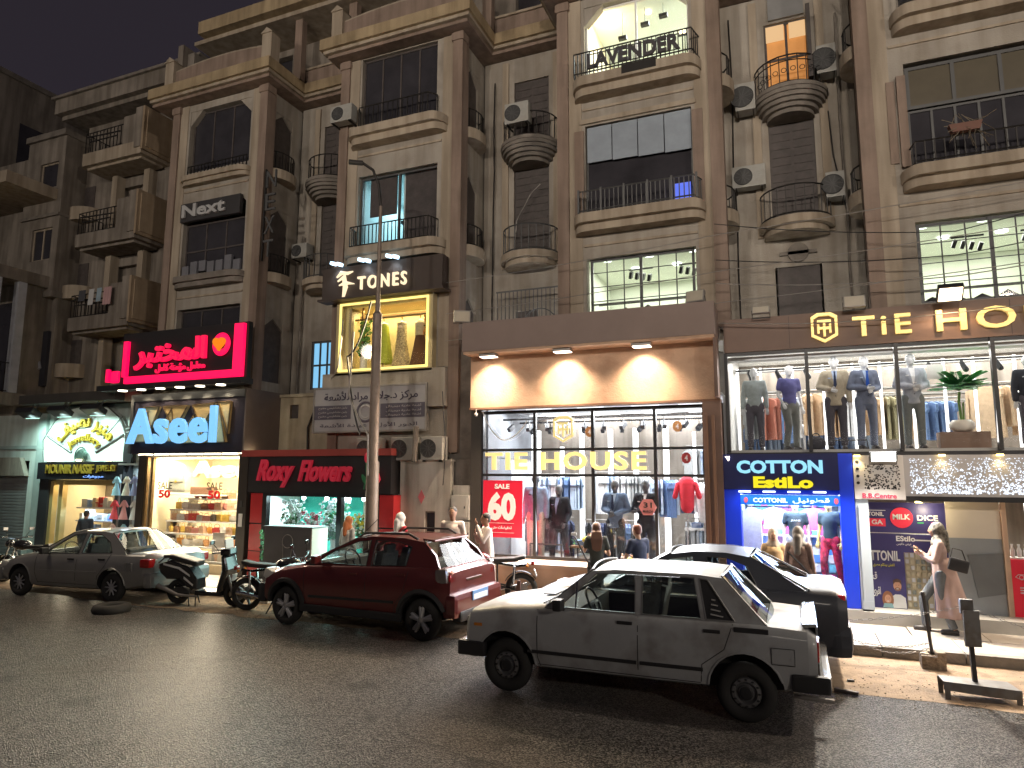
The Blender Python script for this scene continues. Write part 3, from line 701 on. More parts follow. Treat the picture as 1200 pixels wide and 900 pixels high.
MB().box(-3.62, -1.72, YB-.41, YB-.40, 10.88, 10.9).box(-3.62, -1.72, YB-.41, YB-.40, 11.2, 11.22).box(-2.9, -2.2, YB-.43, YB-.39, 10.62, 10.8).build('mounting_bar', iron, sg)

# --- TH stock room windows, lit greenish white
stockw = M('stock_wall', (.72, .74, .66), .8, var=.03)
def stock(x0, x1, z0, z1, nx, tents):
    win(B, x0, x1, z0, z1, YB+.1, 1, 1, .05, black, glass)
    b = MB()
    for k in range(1, nx): b.box(x0+(x1-x0)*k/nx-.012, x0+(x1-x0)*k/nx+.012, YB+.09, YB+.1, z0, z1)
    for k in (1, 2, 3): b.box(x0, x1, YB+.085, YB+.095, z0+(z1-z0)*k/4-.008, z0+(z1-z0)*k/4+.008)
    b.box((x0+x1)/2-.03, (x0+x1)/2+.03, YB+.07, YB+.1, z0, z1)
    b.build('window_bars', black, B)
    MB().box(x0-.3, x1+.3, 16.1, 16.2, z0-.3, z1+.16).box(x0-.36, x0-.3, YB+.23, 16.2, z0-.3, z1+.16).box(x1+.3, x1+.36, YB+.23, 16.2, z0-.3, z1+.16).box(x0-.3, x1+.3, YB+.23, 16.2, z0-.36, z0-.3).build('stock_room', stockw, B)
    MB().box(x0-.36, x1+.36, YB+.23, 16.2, z1+.17, z1+.22).build('room_ceiling', stockw, B)
    area('room_lamp', ((x0+x1)/2, 14.9, z1+.12), x1-x0, 1.6, 62*(x1-x0)/2.2, (.95, 1, .86))
    b = MB()
    for k in range(5): b.lathe([(0, 0), (.1, 0), (.1, .02), (0, .02)], (x0+.2+(x1-x0-.3)*k/4, 13.9+.8*(k % 2), z1+.14), 12)
    b.build('downlight', E('cool_downlight', (.9, 1, .9), 5), B)
    b = MB()
    for q in range(2):
        X = x0+.65+q*1.05
        b.box(X-.01, X+.5, 14.0, 14.03, z1-.1, z1-.07)
        for k in range(4): b.cbox((X+.04+k*.13, 14.0, z1-.2-.03*k), (.06, .12, .14), rx=.5, ry=.3)
    b.build('track_spotlight', black, B)
    b = MB()
    for k in range(tents): 
        X = x0+.18+k*(x1-x0-.3)/tents; h = random.uniform(.12, .3)
        b.prism([(X-.12, z0-.2), (X-.14, z0+h*.5), (X+.03, z0+h), (X+.2, z0+h*.5), (X+.2, z0-.2)], 'y', 13.55+.02*k, 13.7+.02*k)
    b.build('hanging_clothes', M('dark_clothes', (.05, .05, .055), .9), B)
    MB().box(x0, x1, 13.5, 13.53, z0+.28, z0+.31).box(x0, x1, 13.9, 13.93, z0+.36, z0+.39).build('hanging_rail', irong, B)
stock(-3.74, -1.64, 5.75, 6.95, 6, 4)
stock(2.14, 4.3, 5.45, 6.88, 6, 5)

# --- air conditioners (things hung on the wall)
def ac_unit(label, x, y, z, w=.62, h=.42, d=.24, rz=0, bracket=True, group='air conditioner units on the facades'):
    t = thing('air_conditioner', label, 'air conditioner', (x, y, z), rz, group)
    c = MB().cbox((0, 0, h/2), (w, d, h), bev=.015)
    for k in range(5): c.box(w*.2, w*.46, -d/2-.004, -d/2, h*.2+k*.05, h*.2+k*.05+.012)
    c.build('casing', acm, t)
    f = MB().torus((-w*.16, -d/2-.006, h/2), h*.38, .012, 'y', 20, 5)
    f.lathe([(0, -d/2-.004), (h*.36, -d/2-.004), (h*.36, -d/2-.001)], (-w*.16, 0, h/2), 20, 'y')
    f.build('fan_grille', acd, t)
    b = MB()
    for k in range(5): b.cbox((-w*.16, -d/2-.012, h/2), (h*.7, .006, .02), ry=k*PI/5)
    b.lathe([(0, 0), (.03, 0), (.03, .01), (0, .01)], (-w*.16, -d/2-.02, h/2), 10, 'y'); b.build('fan_blades', M('ac_grey', (.07, .07, .07), .5), t)
    if bracket: MB().box(-w*.4, -w*.36, -d/2, d/2+.1, -.04, 0).box(w*.36, w*.4, -d/2, d/2+.1, -.04, 0).build('bracket', iron, t)
    return t
ac_unit('dusty air conditioner hung left of the third floor bay window above the lab sign', -9.85, 12.95, 11.05)
ac_unit('air conditioner standing on the round third floor balcony beside LAVENDER', -5.65, 13.98, 10.68, .6, .5)
ac_unit('white air conditioner on the wall left of the tall dark shutter, upper right', -.62, 14.4, 8.45, .66, .46)
ac_unit('air conditioner low beside the right hand pilaster, right of the tall shutter', .98, 14.35, 7.95, .34, .52, .3)
ac_unit('narrow air conditioner left of the orange lit balcony door', -.62, 14.35, 10.1, .4, .6, .3)
ac_unit('small air conditioner on the recess wall right of the vertical NEXT letters', -12.1, 14.35, 8.3, .5, .4, .3)
ac_unit('air conditioner tucked in the corner right of the orange lit balcony', .95, 14.3, 10.55, .36, .6, .3)

MB().box(-6.96, -6.2, 13.26, 13.4, 2.86, 5.2).box(-6.8, -6.2, 13.18, 13.4, 0, 2.85).build('lower_wall', conc, B)
# --- small things on the facade: hanging cables and pipes
def cable(label, pts, r=.012, m=None, sag=0, name='cable', cat='cable', group=None):
    P = []
    for a, b in zip(pts[:-1], pts[1:]):
        for k in range(9):
            t = k/8; P.append((a[0]+(b[0]-a[0])*t, a[1]+(b[1]-a[1])*t, a[2]+(b[2]-a[2])*t-sag*4*t*(1-t)))
    return tag(MB().tube(P, r, 5).build(name, m or black, smooth=60), label, cat, group)
cable('thin cables sagging down the wall right of the tall shutter', [(.95, 14.5, 9.9), (1.0, 14.5, 8.9), (1.2, 14.5, 7.6)], .012, sag=-.02)
cable('curved white conduit bent across the shutter of the recess above the arched grille', [(-5.9, 14.4, 7.7), (-5.85, 14.4, 8.5), (-5.5, 14.4, 9.1), (-5.25, 14.4, 9.32)], .014, galv)
for k, (za, zb3) in enumerate(((6.5, 6.1), (6.05, 5.75), (7.2, 6.5), (5.3, 5.15))):
    cable('low sagging wire in front of the right hand facade, %s' % ('upper middle', 'lower middle', 'highest', 'just over the brown fascia')[k], [(-1.2, 12.8, za), (2.6, 12.7, zb3), (7, 12.6, za+.3)], .009, galv if k % 2 else black, sag=.08, group='power lines along the facade')
for k, (x, y, z0, z1) in enumerate(((-1.0+.1, 14.5, 5.6, 12.4), (1.18, 14.5, 5.6, 12.0), (-6.5, 14.5, 5.2, 12.2), (-4.6, 14.5, 5.2, 12.5), (-10.3, 14.5, 4.6, 12.2), (-12.2, 14.5, 4.6, 9))):
    p = [(x, y, z0)]+[(x+random.uniform(-.025, .025), y, z0+(z1-z0)*i/6) for i in range(1, 7)]
    tag(MB().tube(p, .028 if k % 2 else .018, 6).build('drain_pipe', conc if k % 2 else iron, smooth=60), ('thin dark riser pipe left of the tall shutter, upper right', 'pale drain pipe in the recess right of the tall shutter', 'thin dark riser at the left of the recess beside the dress window bay', 'pale drain pipe against the centre bay, left side', 'thin riser pipe at the right end of the left recess', 'pale drain pipe beside the vertical NEXT letters')[k], 'pipe')
cable('tangle of black cables drooping at the top of the right pilaster', [(1.2, 12.9, 12.2), (1.7, 12.95, 12.0), (2.1, 13.0, 12.4)], .018, sag=.22); cable('second black cable loop at the top of the right pilaster', [(1.25, 12.88, 11.9), (1.9, 12.95, 11.8), (2.2, 13.0, 12.3)], .014, sag=.3)
for k, z in enumerate((6.95, 6.25, 5.65)):
    tag(cable('thin power line stretched across the right recess, %s of three' % ('top', 'middle', 'lowest')[k], [(-6.9, 12.9, z-.25), (-1.1, 12.75, z+.02), (5.5, 12.6, z+.35)], .008, galv, sag=.05, name='power_line', cat='cable'), group='power lines along the facade')
# ------------------------------------------------------------------ grey building on the left
LB = thing('apartment_building', 'older grey apartment building left of the tan block, with boxy balconies and shuttered ground floor', 'building', (-20, 14.5, 0), world=True)
YL = 15.0
MB().wall(-22.1, -16.4, 4.9, 15.0, YL, YL+.2, [(-20.3, -18.7, z+.5, z+2.1) for z in (4.9, 7.1, 9.8, 12.3)]+[(-17.9, -16.9, z+.5, z+2.0) for z in (7.0, 9.7)]).build('wall', stucco_g, LB)
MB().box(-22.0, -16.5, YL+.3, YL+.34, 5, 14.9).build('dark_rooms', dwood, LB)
MB().box(-22.1, -16.3, 15.2, 26, 0, 14.98).build('rear_block', stucco_g, LB)
MB().box(-22.6, -16.0, 14.1, 16, 14.55, 15.05).box(-22.5, -16.0, 14.3, 16, 14.4, 14.548).build('roof_band', stucco_g, LB)
MB().box(-22.7, -16.0, 14.0, 14.35, 15.051, 15.14).build('roof_coping', conc, LB)
MB().box(-16.1, -15.75, 13.6, 14.0, 13.1, 14.8).build('roof_post', conc, LB)
for zb in (12.3, 9.6, 6.9):
    b = MB().prism([(-20.9, 14.1), (-20.75, 13.95), (-18.12, 13.95), (-18.12, 15), (-20.9, 15)], 'z', zb, zb+.42)
    b.box(-20.7, -18.3, 14.1, 14.9, zb-.08, zb-.001); b.build('balcony_slab', stucco_l if zb > 12 else stucco_g, LB)
    MB().box(-19.0, -18.4, 13.97, 14.07, zb+.421, zb+1.35).box(-18.4, -18.1, 13.9, 14.07, zb+.2, zb+1.5).build('balcony_parapet', stucco_g, LB)
    MB().box(-18.1, -18.02, 13.9, 15.0, zb+.1, zb+1.5).box(-18.02, -17.98, 14.0, 14.9, zb+.2, zb+1.4).build('balcony_end_panel', M('warm_plaster', (.38, .29, .20), .85, var=.12, streak=.2), LB)
    railing(LB, [(-20.85, 14.9), (-20.8, 14.05), (-19.0, 14.02)], zb+.42, zb+1.15, .16, iron)
    MB().cbox((-19.9, 13.98, zb+.8), (1.3, .02, .04)).cbox((-19.9, 13.98, zb+.95), (1.5, .02, .04), ry=.04).build('rail_panel', iron, LB)
    for x in (-20.2, -18.75): MB().box(x-.12, x+.12, 14.7, 15.0, zb-1.9, zb-.09).build('column', stucco_l, LB)
for z in (5.6, 8.2, 10.9):   # little drying balconies
    b = MB().prism([(-21.9+.62*math.cos(a), YL-.5*math.sin(a)) for a in [PI*k/10 for k in range(11)]], 'z', z, z+.45); b.build('drying_balcony', stucco_l, LB)
    MB().box(-22.2, -21.5, YL-.02, YL+.0, z+.5, z+1.3).build('drying_rack', dwood, LB)
# projecting stair tower
TW = [(13.3, 8.45), (8.4, 5.0)]
MB().wall(-23.9, -22.0, 8.4, 13.75, 14.2, 14.4, [(-23.2, -22.3, 12.0, 12.9), (-23.3, -22.3, 9.5, 10.6)]).build('tower_wall', stucco_g, LB)
MB().box(-22.2, -22.0, 14.401, 16, 4.9, 13.75).build('tower_side', stucco_g, LB)
MB().box(-23.95, -21.95, 14.1, 16.0, 13.751, 13.95).box(-23.9, -21.95, 14.15, 15, 8.2, 8.399).box(-23.9, -21.97, 14.12, 16.0, 10.95, 11.05).build('tower_ledge', conc, LB)
for x0, x1, z0, z1, n in ((-23.2, -22.3, 12, 12.9, 1), (-23.3, -22.3, 9.5, 10.6, 2)): win(LB, x0, x1, z0, z1, 14.27, n, 1, .05, stucco_l, dglass)
MB().wall(-23.8, -22.2, 5.0, 8.19, 14.5, 14.7, [(-23.3, -22.6, 7.3, 8.1)]).build('tower_wall', stucco_g, LB)
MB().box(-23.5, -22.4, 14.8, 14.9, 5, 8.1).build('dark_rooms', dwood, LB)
t = thing('laundry', 'pale washing hung over the lowest visible left balcony', 'laundry', (-19.3, 13.9, 7.6), world=True)
for k, (x, w, h, m) in enumerate(((-19.75, .22, .5, 'cloth_white'), (-19.4, .2, .42, 'cloth_blue'), (-19.1, .34, .55, 'cloth_pink'), (-20.2, .3, .35, 'cloth_dark'))):
    b = MB(); c = {'cloth_white': (.5, .5, .5), 'cloth_blue': (.28, .36, .42), 'cloth_pink': (.45, .28, .28), 'cloth_dark': (.06, .06, .07)}[m]
    for q in range(6):
        b.quad((x+w*q/6, 13.86+.02*(q % 2), 8.12), (x+w*(q+1)/6, 13.86+.02*((q+1) % 2), 8.12), (x+w*(q+1)/6, 13.84+.02*((q+1) % 2), 8.12-h), (x+w*q/6, 13.84+.02*(q % 2), 8.12-h))
    o = b.build('garment', M(m, c, .9), t)
    so = o.modifiers.new('s', 'SOLIDIFY'); so.thickness = .01
# emblem board of the tower
t = thing('emblem_sign', 'dark board with a pale curling line emblem, low on the left stair tower', 'sign', (-22.9, 14.2, 6.1), world=True)
MB().box(-23.75, -22.15, 14.3, 14.42, 5.3, 7.1).build('board', M('emblem_board', (.03, .03, .04), .6), t)
b = MB()
b.tube([(-23.4, 14.27, 5.9), (-23.1, 14.27, 6.5), (-22.9, 14.27, 6.9), (-22.6, 14.27, 6.55), (-22.35, 14.27, 5.9), (-22.9, 14.27, 5.6)], .045, 6)
b.tube([(-23.5, 14.27, 6.1), (-22.7, 14.27, 6.75)], .035, 6).tube([(-23.3, 14.27, 6.2), (-22.9, 14.27, 5.95), (-22.6, 14.27, 6.2)], .03, 6).tube([(-23.5, 14.27, 5.75), (-22.6, 14.27, 5.85)], .03, 6)
b.build('emblem', M('emblem_pale', (.35, .35, .38), .5), t)
# --- nearest left facade, only its end bay in view
FL = thing('apartment_building', 'dark building at the far left edge, whitish balcony frame facing the street', 'building', (-23.5, 13, 0), world=True)
MB().box(-30, -22.4, 13.6, 15.9, 4.3, 8.6).build('wall', stucco_g, FL)
MB().box(-30, -24.3, 14.45, 16.0, 8.6, 13.4).build('upper_wall', stucco_g, FL)
for z in (11.5, 8.5, 4.6): MB().box(-30, -22.2, 12.6, 14.44, z, z+.38).build('balcony_slab', stucco_l if z > 9 else stucco_g, FL)
wf = M('whitish_frame', (.45, .46, .5), .7, var=.15)
MB().box(-22.45, -22.2, 12.6, 12.8, 4.99, 8.49).box(-22.44, -22.21, 13.3, 13.55, 4.99, 8.49).box(-25, -22.46, 12.62, 12.78, 8.1, 8.49).build('pillar', wf, FL)
MB().box(-24, -22.6, 13.5, 13.59, 5.1, 7.9).build('window', dglass, FL)
railing(FL, [(-26, 12.65), (-22.3, 12.65), (-22.3, 13.6)], 4.98, 5.9, .13)
# --- tall dark block across the side street
DB = thing('apartment_building', 'tall unlit block behind the left buildings against the night sky', 'building', (-32, 25, 0), world=True)
b = MB().box(-45, -27, 12, 45, 0, 17.5); b.build('wall', stucco_g, DB)
MB().box(-45, -26.9, 11.9, 45, 17.501, 17.7).build('roof_coping', conc, DB)
for k in range(10):
    for q in range(5): 
        if (k*3+q) % 4: MB().box(-27.02, -26.99, 13+k*2.6, 14+k*2.6, 2.3+q*3, 3.9+q*3).build('window', dglass, DB)

# ------------------------------------------------------------------ shuttered shop, far left
S0 = thing('closed_shop', 'closed shop with grey roller shutter and pale teal plaster at the far left', 'shop', (-23, 13.6, 0), world=True)
tealp = M('teal_plaster', (.46, .52, .50), .8, var=.1, scale=1.5, streak=.2, bump=.2)
MB().wall(-27, -20.6, .12, 4.3, 13.6, 13.8, [(-26, -21.35, .12, 2.9)]).build('wall', tealp, S0)
MB().box(-27, -20.9, 13.55, 13.6, 3.25, 3.35).box(-20.95, -20.6, 13.5, 13.6, .12, 4.3).build('trim', M('teal_trim', (.25, .30, .29), .7), S0)
MB().prism([(-26.3, 3.0), (-21.6, 3.0), (-21.3, 2.45), (-26.3, 2.45)], 'y', 13.45, 13.59).build('shutter_box', stucco_g, S0)
sl = MB().prism([(0, 0), (-.018, .02), (-.018, .07), (0, .09)], 'x', 0, 4.6).mesh('slat', M('shutter_grey', (.23, .23, .23), .5, .4, var=.15, scale=2))
for k in range(26):
    o = inst('slat', type('T', (), {'data': sl}), S0, (-26, 13.66, .13+k*.09))
# ------------------------------------------------------------------ jewellery shop
J = thing('jewellery_shop', 'jewellery shop with lit yellow window under a fan shaped teal panel', 'shop', (-19, 13.5, 0), world=True)
MB().wall(-20.59, -16.3, .12, 4.5, 13.6, 13.75, [(-20.1, -17.35, .13, 2.35)]).build('wall', tealp, J)
MB().box(-20.5, -20.1, 13.4, 13.6, .12, 2.85).box(-17.35, -16.95, 13.4, 13.6, .12, 2.85).build('dark_pier', black, J)
MB().box(-21.0, -17.0, 12.9, 13.75, 4.52, 4.78).build('canopy_beam', M('beam_dark', (.05, .045, .04), .7), J)
MB().box(-17.0, -16.35, 13.2, 13.7, 4.5, 4.9).build('beam_stub', stucco_l, J)
# fan panel: polygon, with ribs
fc = (-18.75, 2.9); fan = [(-20.45, 2.86), (-20.55, 3.5), (-20.1, 4.05), (-19.5, 4.38), (-18.7, 4.5), (-17.9, 4.38), (-17.45, 4.1), (-17.15, 3.6), (-17.05, 2.86)]
MB().prism(fan, 'y', 13.42, 13.59).build('fan_panel', M('fan_white', (.62, .68, .66), .35, var=.04), J)
b = MB()
for a, L0, L1 in ((2.72, .55, 1.75), (.42, .55, 1.7)): b.tube([(fc[0]+L0*math.cos(a), 13.41, fc[1]+L0*math.sin(a)), (fc[0]+L1*math.cos(a), 13.41, fc[1]+L1*math.sin(a))], .035, 6)
b.tube([(-18.0, 13.41, 3.5), (-17.3, 13.41, 4.1), (-17.12, 13.41, 3.85)], .015, 5)
for k in range(len(fan)-1): b.tube([(fan[k][0], 13.42, fan[k][1]), (fan[k+1][0], 13.42, fan[k+1][1])], .018, 5)
b.tube([(-17.1, 13.41, 3.75), (-16.5, 13.4, 3.78)], .03, 6).tube([(-17.1, 13.41, 3.65), (-16.5, 13.4, 3.68)], .02, 6)
b.build('fan_rib', irong, J)
MB().lathe([(0, 0), (.34, 0), (.34, .05), (0, .05)], (-16.95, 13.38, 3.1), 20, 'y', sx=.5, sy=1.6).build('oval_disc', black, J)
gold = M('gold_letters', (.62, .42, .06), .3, .7, var=.1)
sg = thing('jewellery_sign', 'curved gold Arabic lettering with the word jewellery on the teal fan panel', 'sign', (-18.7, 13.4, 3.7), world=True)
def arcf(cx, cz, r0):
    def f(X, Z):
        a = PI/2-(X-cx)/r0*.95; r = r0+(Z-cz); return cx+r*math.cos(a), cz-r0+r*math.sin(a)
    return f
text(arabic('منير نصيف'), -19.95, -17.5, 3.72, 4.22, 13.40, .06, gold, sg, 'arabic_lettering', .02, arc=arcf(-18.72, 3.9, 1.35))
text('Jewellery', -19.45, -18.0, 3.38, 3.66, 13.40, .05, gold, sg, 'letter', .01, split=True, arc=arcf(-18.72, 3.5, .95))
b = MB().ell((-18.75, 13.36, 3.02), (.24, .05, .2), 0, 14)
for k in range(3): b.torus((-18.75, 13.33, 3.02), .24-.06*k, .018, 'y', 18, 5, flat=1)
b.build('ring_emblem', M('emblem_dark', (.08, .13, .11), .3, .6), sg)
for k in range(3):   # spotlights on bent brackets
    x = -20.35+k*1.35
    t = thing('spotlight', 'black floodlight on a bent bracket over the fan panel, %s of three' % ('left', 'middle', 'right')[k], 'spotlight', (x, 12.9, 4.35), 0, 'floodlights over the jewellery panel')
    MB().cbox((0, -.1, -.1), (.62, .34, .16), rx=-.5, rz=.12, bev=.03).build('housing', black, t)
    MB().tube([(-.08, .1, .18), (-.08, .0, .02), (-.06, -.05, -.05)], .018, 5).tube([(.14, .1, .18), (.14, .0, .02), (.12, -.05, -.05)], .018, 5).build('bracket', irong, t)
    MB().cbox((0, -.06, -.19), (.5, .24, .02), rx=-.5, rz=.12).build('lamp_glass', E('flood_teal', (.55, 1, .85), 2.0), t)
    spot('floodlight_beam', (x+.1, 12.75, 4.15), (.05, .55, -.75), 420, 150, 1, (.66, 1, .88), .08)
blk = M('gloss_black_panel', (.012, .012, .014), .2, var=.05)
sg = thing('jewellery_name_board', 'black board with gold MOUNIR NASSIF JEWELRY letters over the window', 'sign', (-18.7, 13.3, 2.6), world=True)
MB().box(-20.5, -16.95, 13.3, 13.39, 2.36, 2.84).build('board', blk, sg)
text('MOUNIR NASSIF', -20.1, -18.1, 2.52, 2.78, 13.29, .03, gold, sg, 'letter', .02, split=True)
text('JEWELRY', -18.0, -17.2, 2.54, 2.76, 13.29, .03, gold, sg, 'letter', .02, split=True)
text(arabic('مجوهرات'), -18.5, -17.7, 2.39, 2.49, 13.29, .02, E('small_blue', (.2, .4, 1), 1.2), sg, 'arabic_lettering')
for x in (-19.9, -18.7, -17.5): spot('board_light', (x, 13.2, 2.95), (0, .25, -1), 9, 110, .8, (1, .75, .4), .04)
for x in (-19.9, -18.7, -17.5): tag(MB().lathe([(0, 0), (.07, 0), (.07, .05), (0, .05)], (x, 13.25, 2.87), 12).build('downlight', E('board_bulb', (1, .8, .5), 8)), 'small warm downlight over the gold lettered board, %s' % {-19.9: 'left one', -18.7: 'middle one', -17.5: 'right one'}[x], 'light', 'downlights of the jewellery board')
# room
rc = M('jewel_room', (.68, .6, .42), .7, var=.05)
MB().box(-20.1, -17.3, 13.8, 15.5, .0, .12).box(-20.15, -20.1, 13.76, 15.5, .12, 2.6).box(-17.35, -17.3, 13.76, 15.5, .12, 2.6).box(-20.1, -17.35, 15.4, 15.5, .12, 2.6).box(-20.1, -17.35, 13.76, 15.4, 2.45, 2.5).build('room', rc, J)
area('room_lamp', (-18.7, 14.5, 2.42), 2.2, .8, 110, (1, .82, .5), (0, -.3, -1))
MB().box(-20.08, -19.95, 13.45, 13.6, .13, 2.3).box(-19.7, -19.55, 13.45, 13.6, .13, 2.3).box(-20.09, -17.36, 13.5, 13.6, 2.2, 2.34).build('door_frame', M('brass_frame', (.55, .42, .18), .35, .6), J)
MB().box(-20.1, -17.36, 13.56, 13.58, .13, 2.2).build('pane', glass, J)
wshelf = M('lit_shelf', (.8, .8, .78), .4, var=.03)
for z in (.75, 1.15, 1.52): MB().box(-19.4, -17.4, 13.8, 14.3, z, z+.04).build('shelf', wshelf, J)
area('display_lamp', (-18.3, 13.9, 1.5), 1.8, .2, 22, (.5, .72, 1))
jb = [M('jbox_white', (.8, .78, .72), .5), M('jbox_red', (.55, .03, .03), .5), M('jbox_cream', (.75, .62, .4), .5), M('jbox_blue', (.3, .45, .75), .3)]
random.seed(11)
bg = thing('jewellery_display', 'rows of small jewellery boxes and stands on the lit shelves of the yellow window', 'display', (-18.4, 14, .8), world=True)
for z in (.16, .79, 1.19, 1.56):
    x = -19.35
    while x < -17.5:
        w = random.uniform(.1, .26); h = random.uniform(.12, .3)
        bb = MB().cbox((x+w/2, 14.0+random.uniform(-.08, .08), z+h/2+.002), (w, .16, h), bev=.01)
        bb.box(x+w*.2, x+w*.8, 13.88, 13.9, z+h*.4, z+h*.5); bb.build('jewellery_box', random.choice(jb), bg); x += w+.03
for x in (-19.2, -18.5, -17.9): MB().box(x, x+.3, 15.3, 15.36, 1.7, 2.2).build('wall_cabinet', M('cab_grey', (.3, .3, .3), .5), J)

# ------------------------------------------------------------------ children's clothes hung between the shops
t = thing('clothes_rack', 'tall rack of small coloured dresses beside the jewellery shop window', 'clothes rack', (-16.5, 13.2, 0), world=True)
MB().box(-16.9, -15.65, 13.61, 13.64, .12, 2.7).build('gap_panel', M('pale_blue_panel', (.5, .62, .72), .4), t)
MB().box(-16.92, -15.62, 13.1, 13.6, 2.75, 2.8).box(-16.2, -16.16, 13.0, 13.04, .12, 2.5).box(-16.7, -16.66, 13.0, 13.04, .12, 2.5).build('rack_pole', galv, t)
area('gap_lamp', (-16.3, 13.35, 2.7), .8, .3, 14, (.65, .85, 1))
dr = [(.75, .72, .62), (.75, .35, .35), (.35, .65, .8), (.8, .1, .12), (.8, .6, .55), (.3, .35, .6), (.82, .82, .8)]
for k in range(12):
    x = -16.75+(k % 3)*.36+random.uniform(-.04, .04); z = 2.45-.62*(k//3)
    c = dr[(k*5+2) % 7]
    b = MB(); b.lathe([(.05, z), (.07, z-.08), (.055, z-.18), (.16, z-.5)], (x, 12.96, 0), 10, sy=.4); b.cap((x-.05, 12.96, z-.05), (x-.13, 12.96, z-.16), .03, .03, n=6).cap((x+.05, 12.96, z-.05), (x+.13, 12.96, z-.16), .03, .03, n=6)
    b.build('small_dress', M('dress_%d' % ((k*5+2) % 7), c, .8), t)
# ------------------------------------------------------------------ people and mannequins
def fused(mb, voxel, name, mat, parent, smooth=True, it=3):
    """melt overlapping tapered volumes into one continuous skin"""
    me = mb.mesh(name, mat); o = bpy.data.objects.new(name, me); COL.objects.link(o)
    r = o.modifiers.new('r', 'REMESH'); r.mode = 'VOXEL'; r.voxel_size = voxel; r.use_smooth_shade = True
    s = o.modifiers.new('s', 'SMOOTH'); s.factor = .6; s.iterations = it
    dg = bpy.context.evaluated_depsgraph_get(); out = bpy.data.meshes.new_from_object(o.evaluated_get(dg)); out.name = name
    out.materials.clear(); out.materials.append(mat)
    bpy.data.objects.remove(o); return put(name, out, parent)
def hand(b, w, d, side, L=.17, curl=.5, m=0):
    """palm with four unequal fingers and a thumb from its side; w wrist, d direction"""
    w = Vector(w); d = Vector(d).normalized(); u = d.cross(Vector((0, 1, 0))); u = u.normalized() if u.length > .2 else d.cross(Vector((1, 0, 0))).normalized()
    n = d.cross(u); b.cap(w, w+d*L*.42, .024, .032, m, 8, .5)
    for k, l in enumerate((.36, .42, .45, .38)):
        q = w+d*L*.45+u*(k-1.5)*.017; e1 = q+d*L*l*.55; e2 = e1+(d*(1-curl)+n*curl*-.8).normalized()*L*l*.5
        b.tube([q-d*.015, q, e1, e2], [.008, .009, .008, .006], 6, m)
    t0 = w+d*L*.12+u*-.028*side; b.tube([t0, t0+(d*.6-u*side).normalized()*.035, t0+(d*1.3-u*side*.9).normalized()*.06], [.011, .010, .008], 6, m)
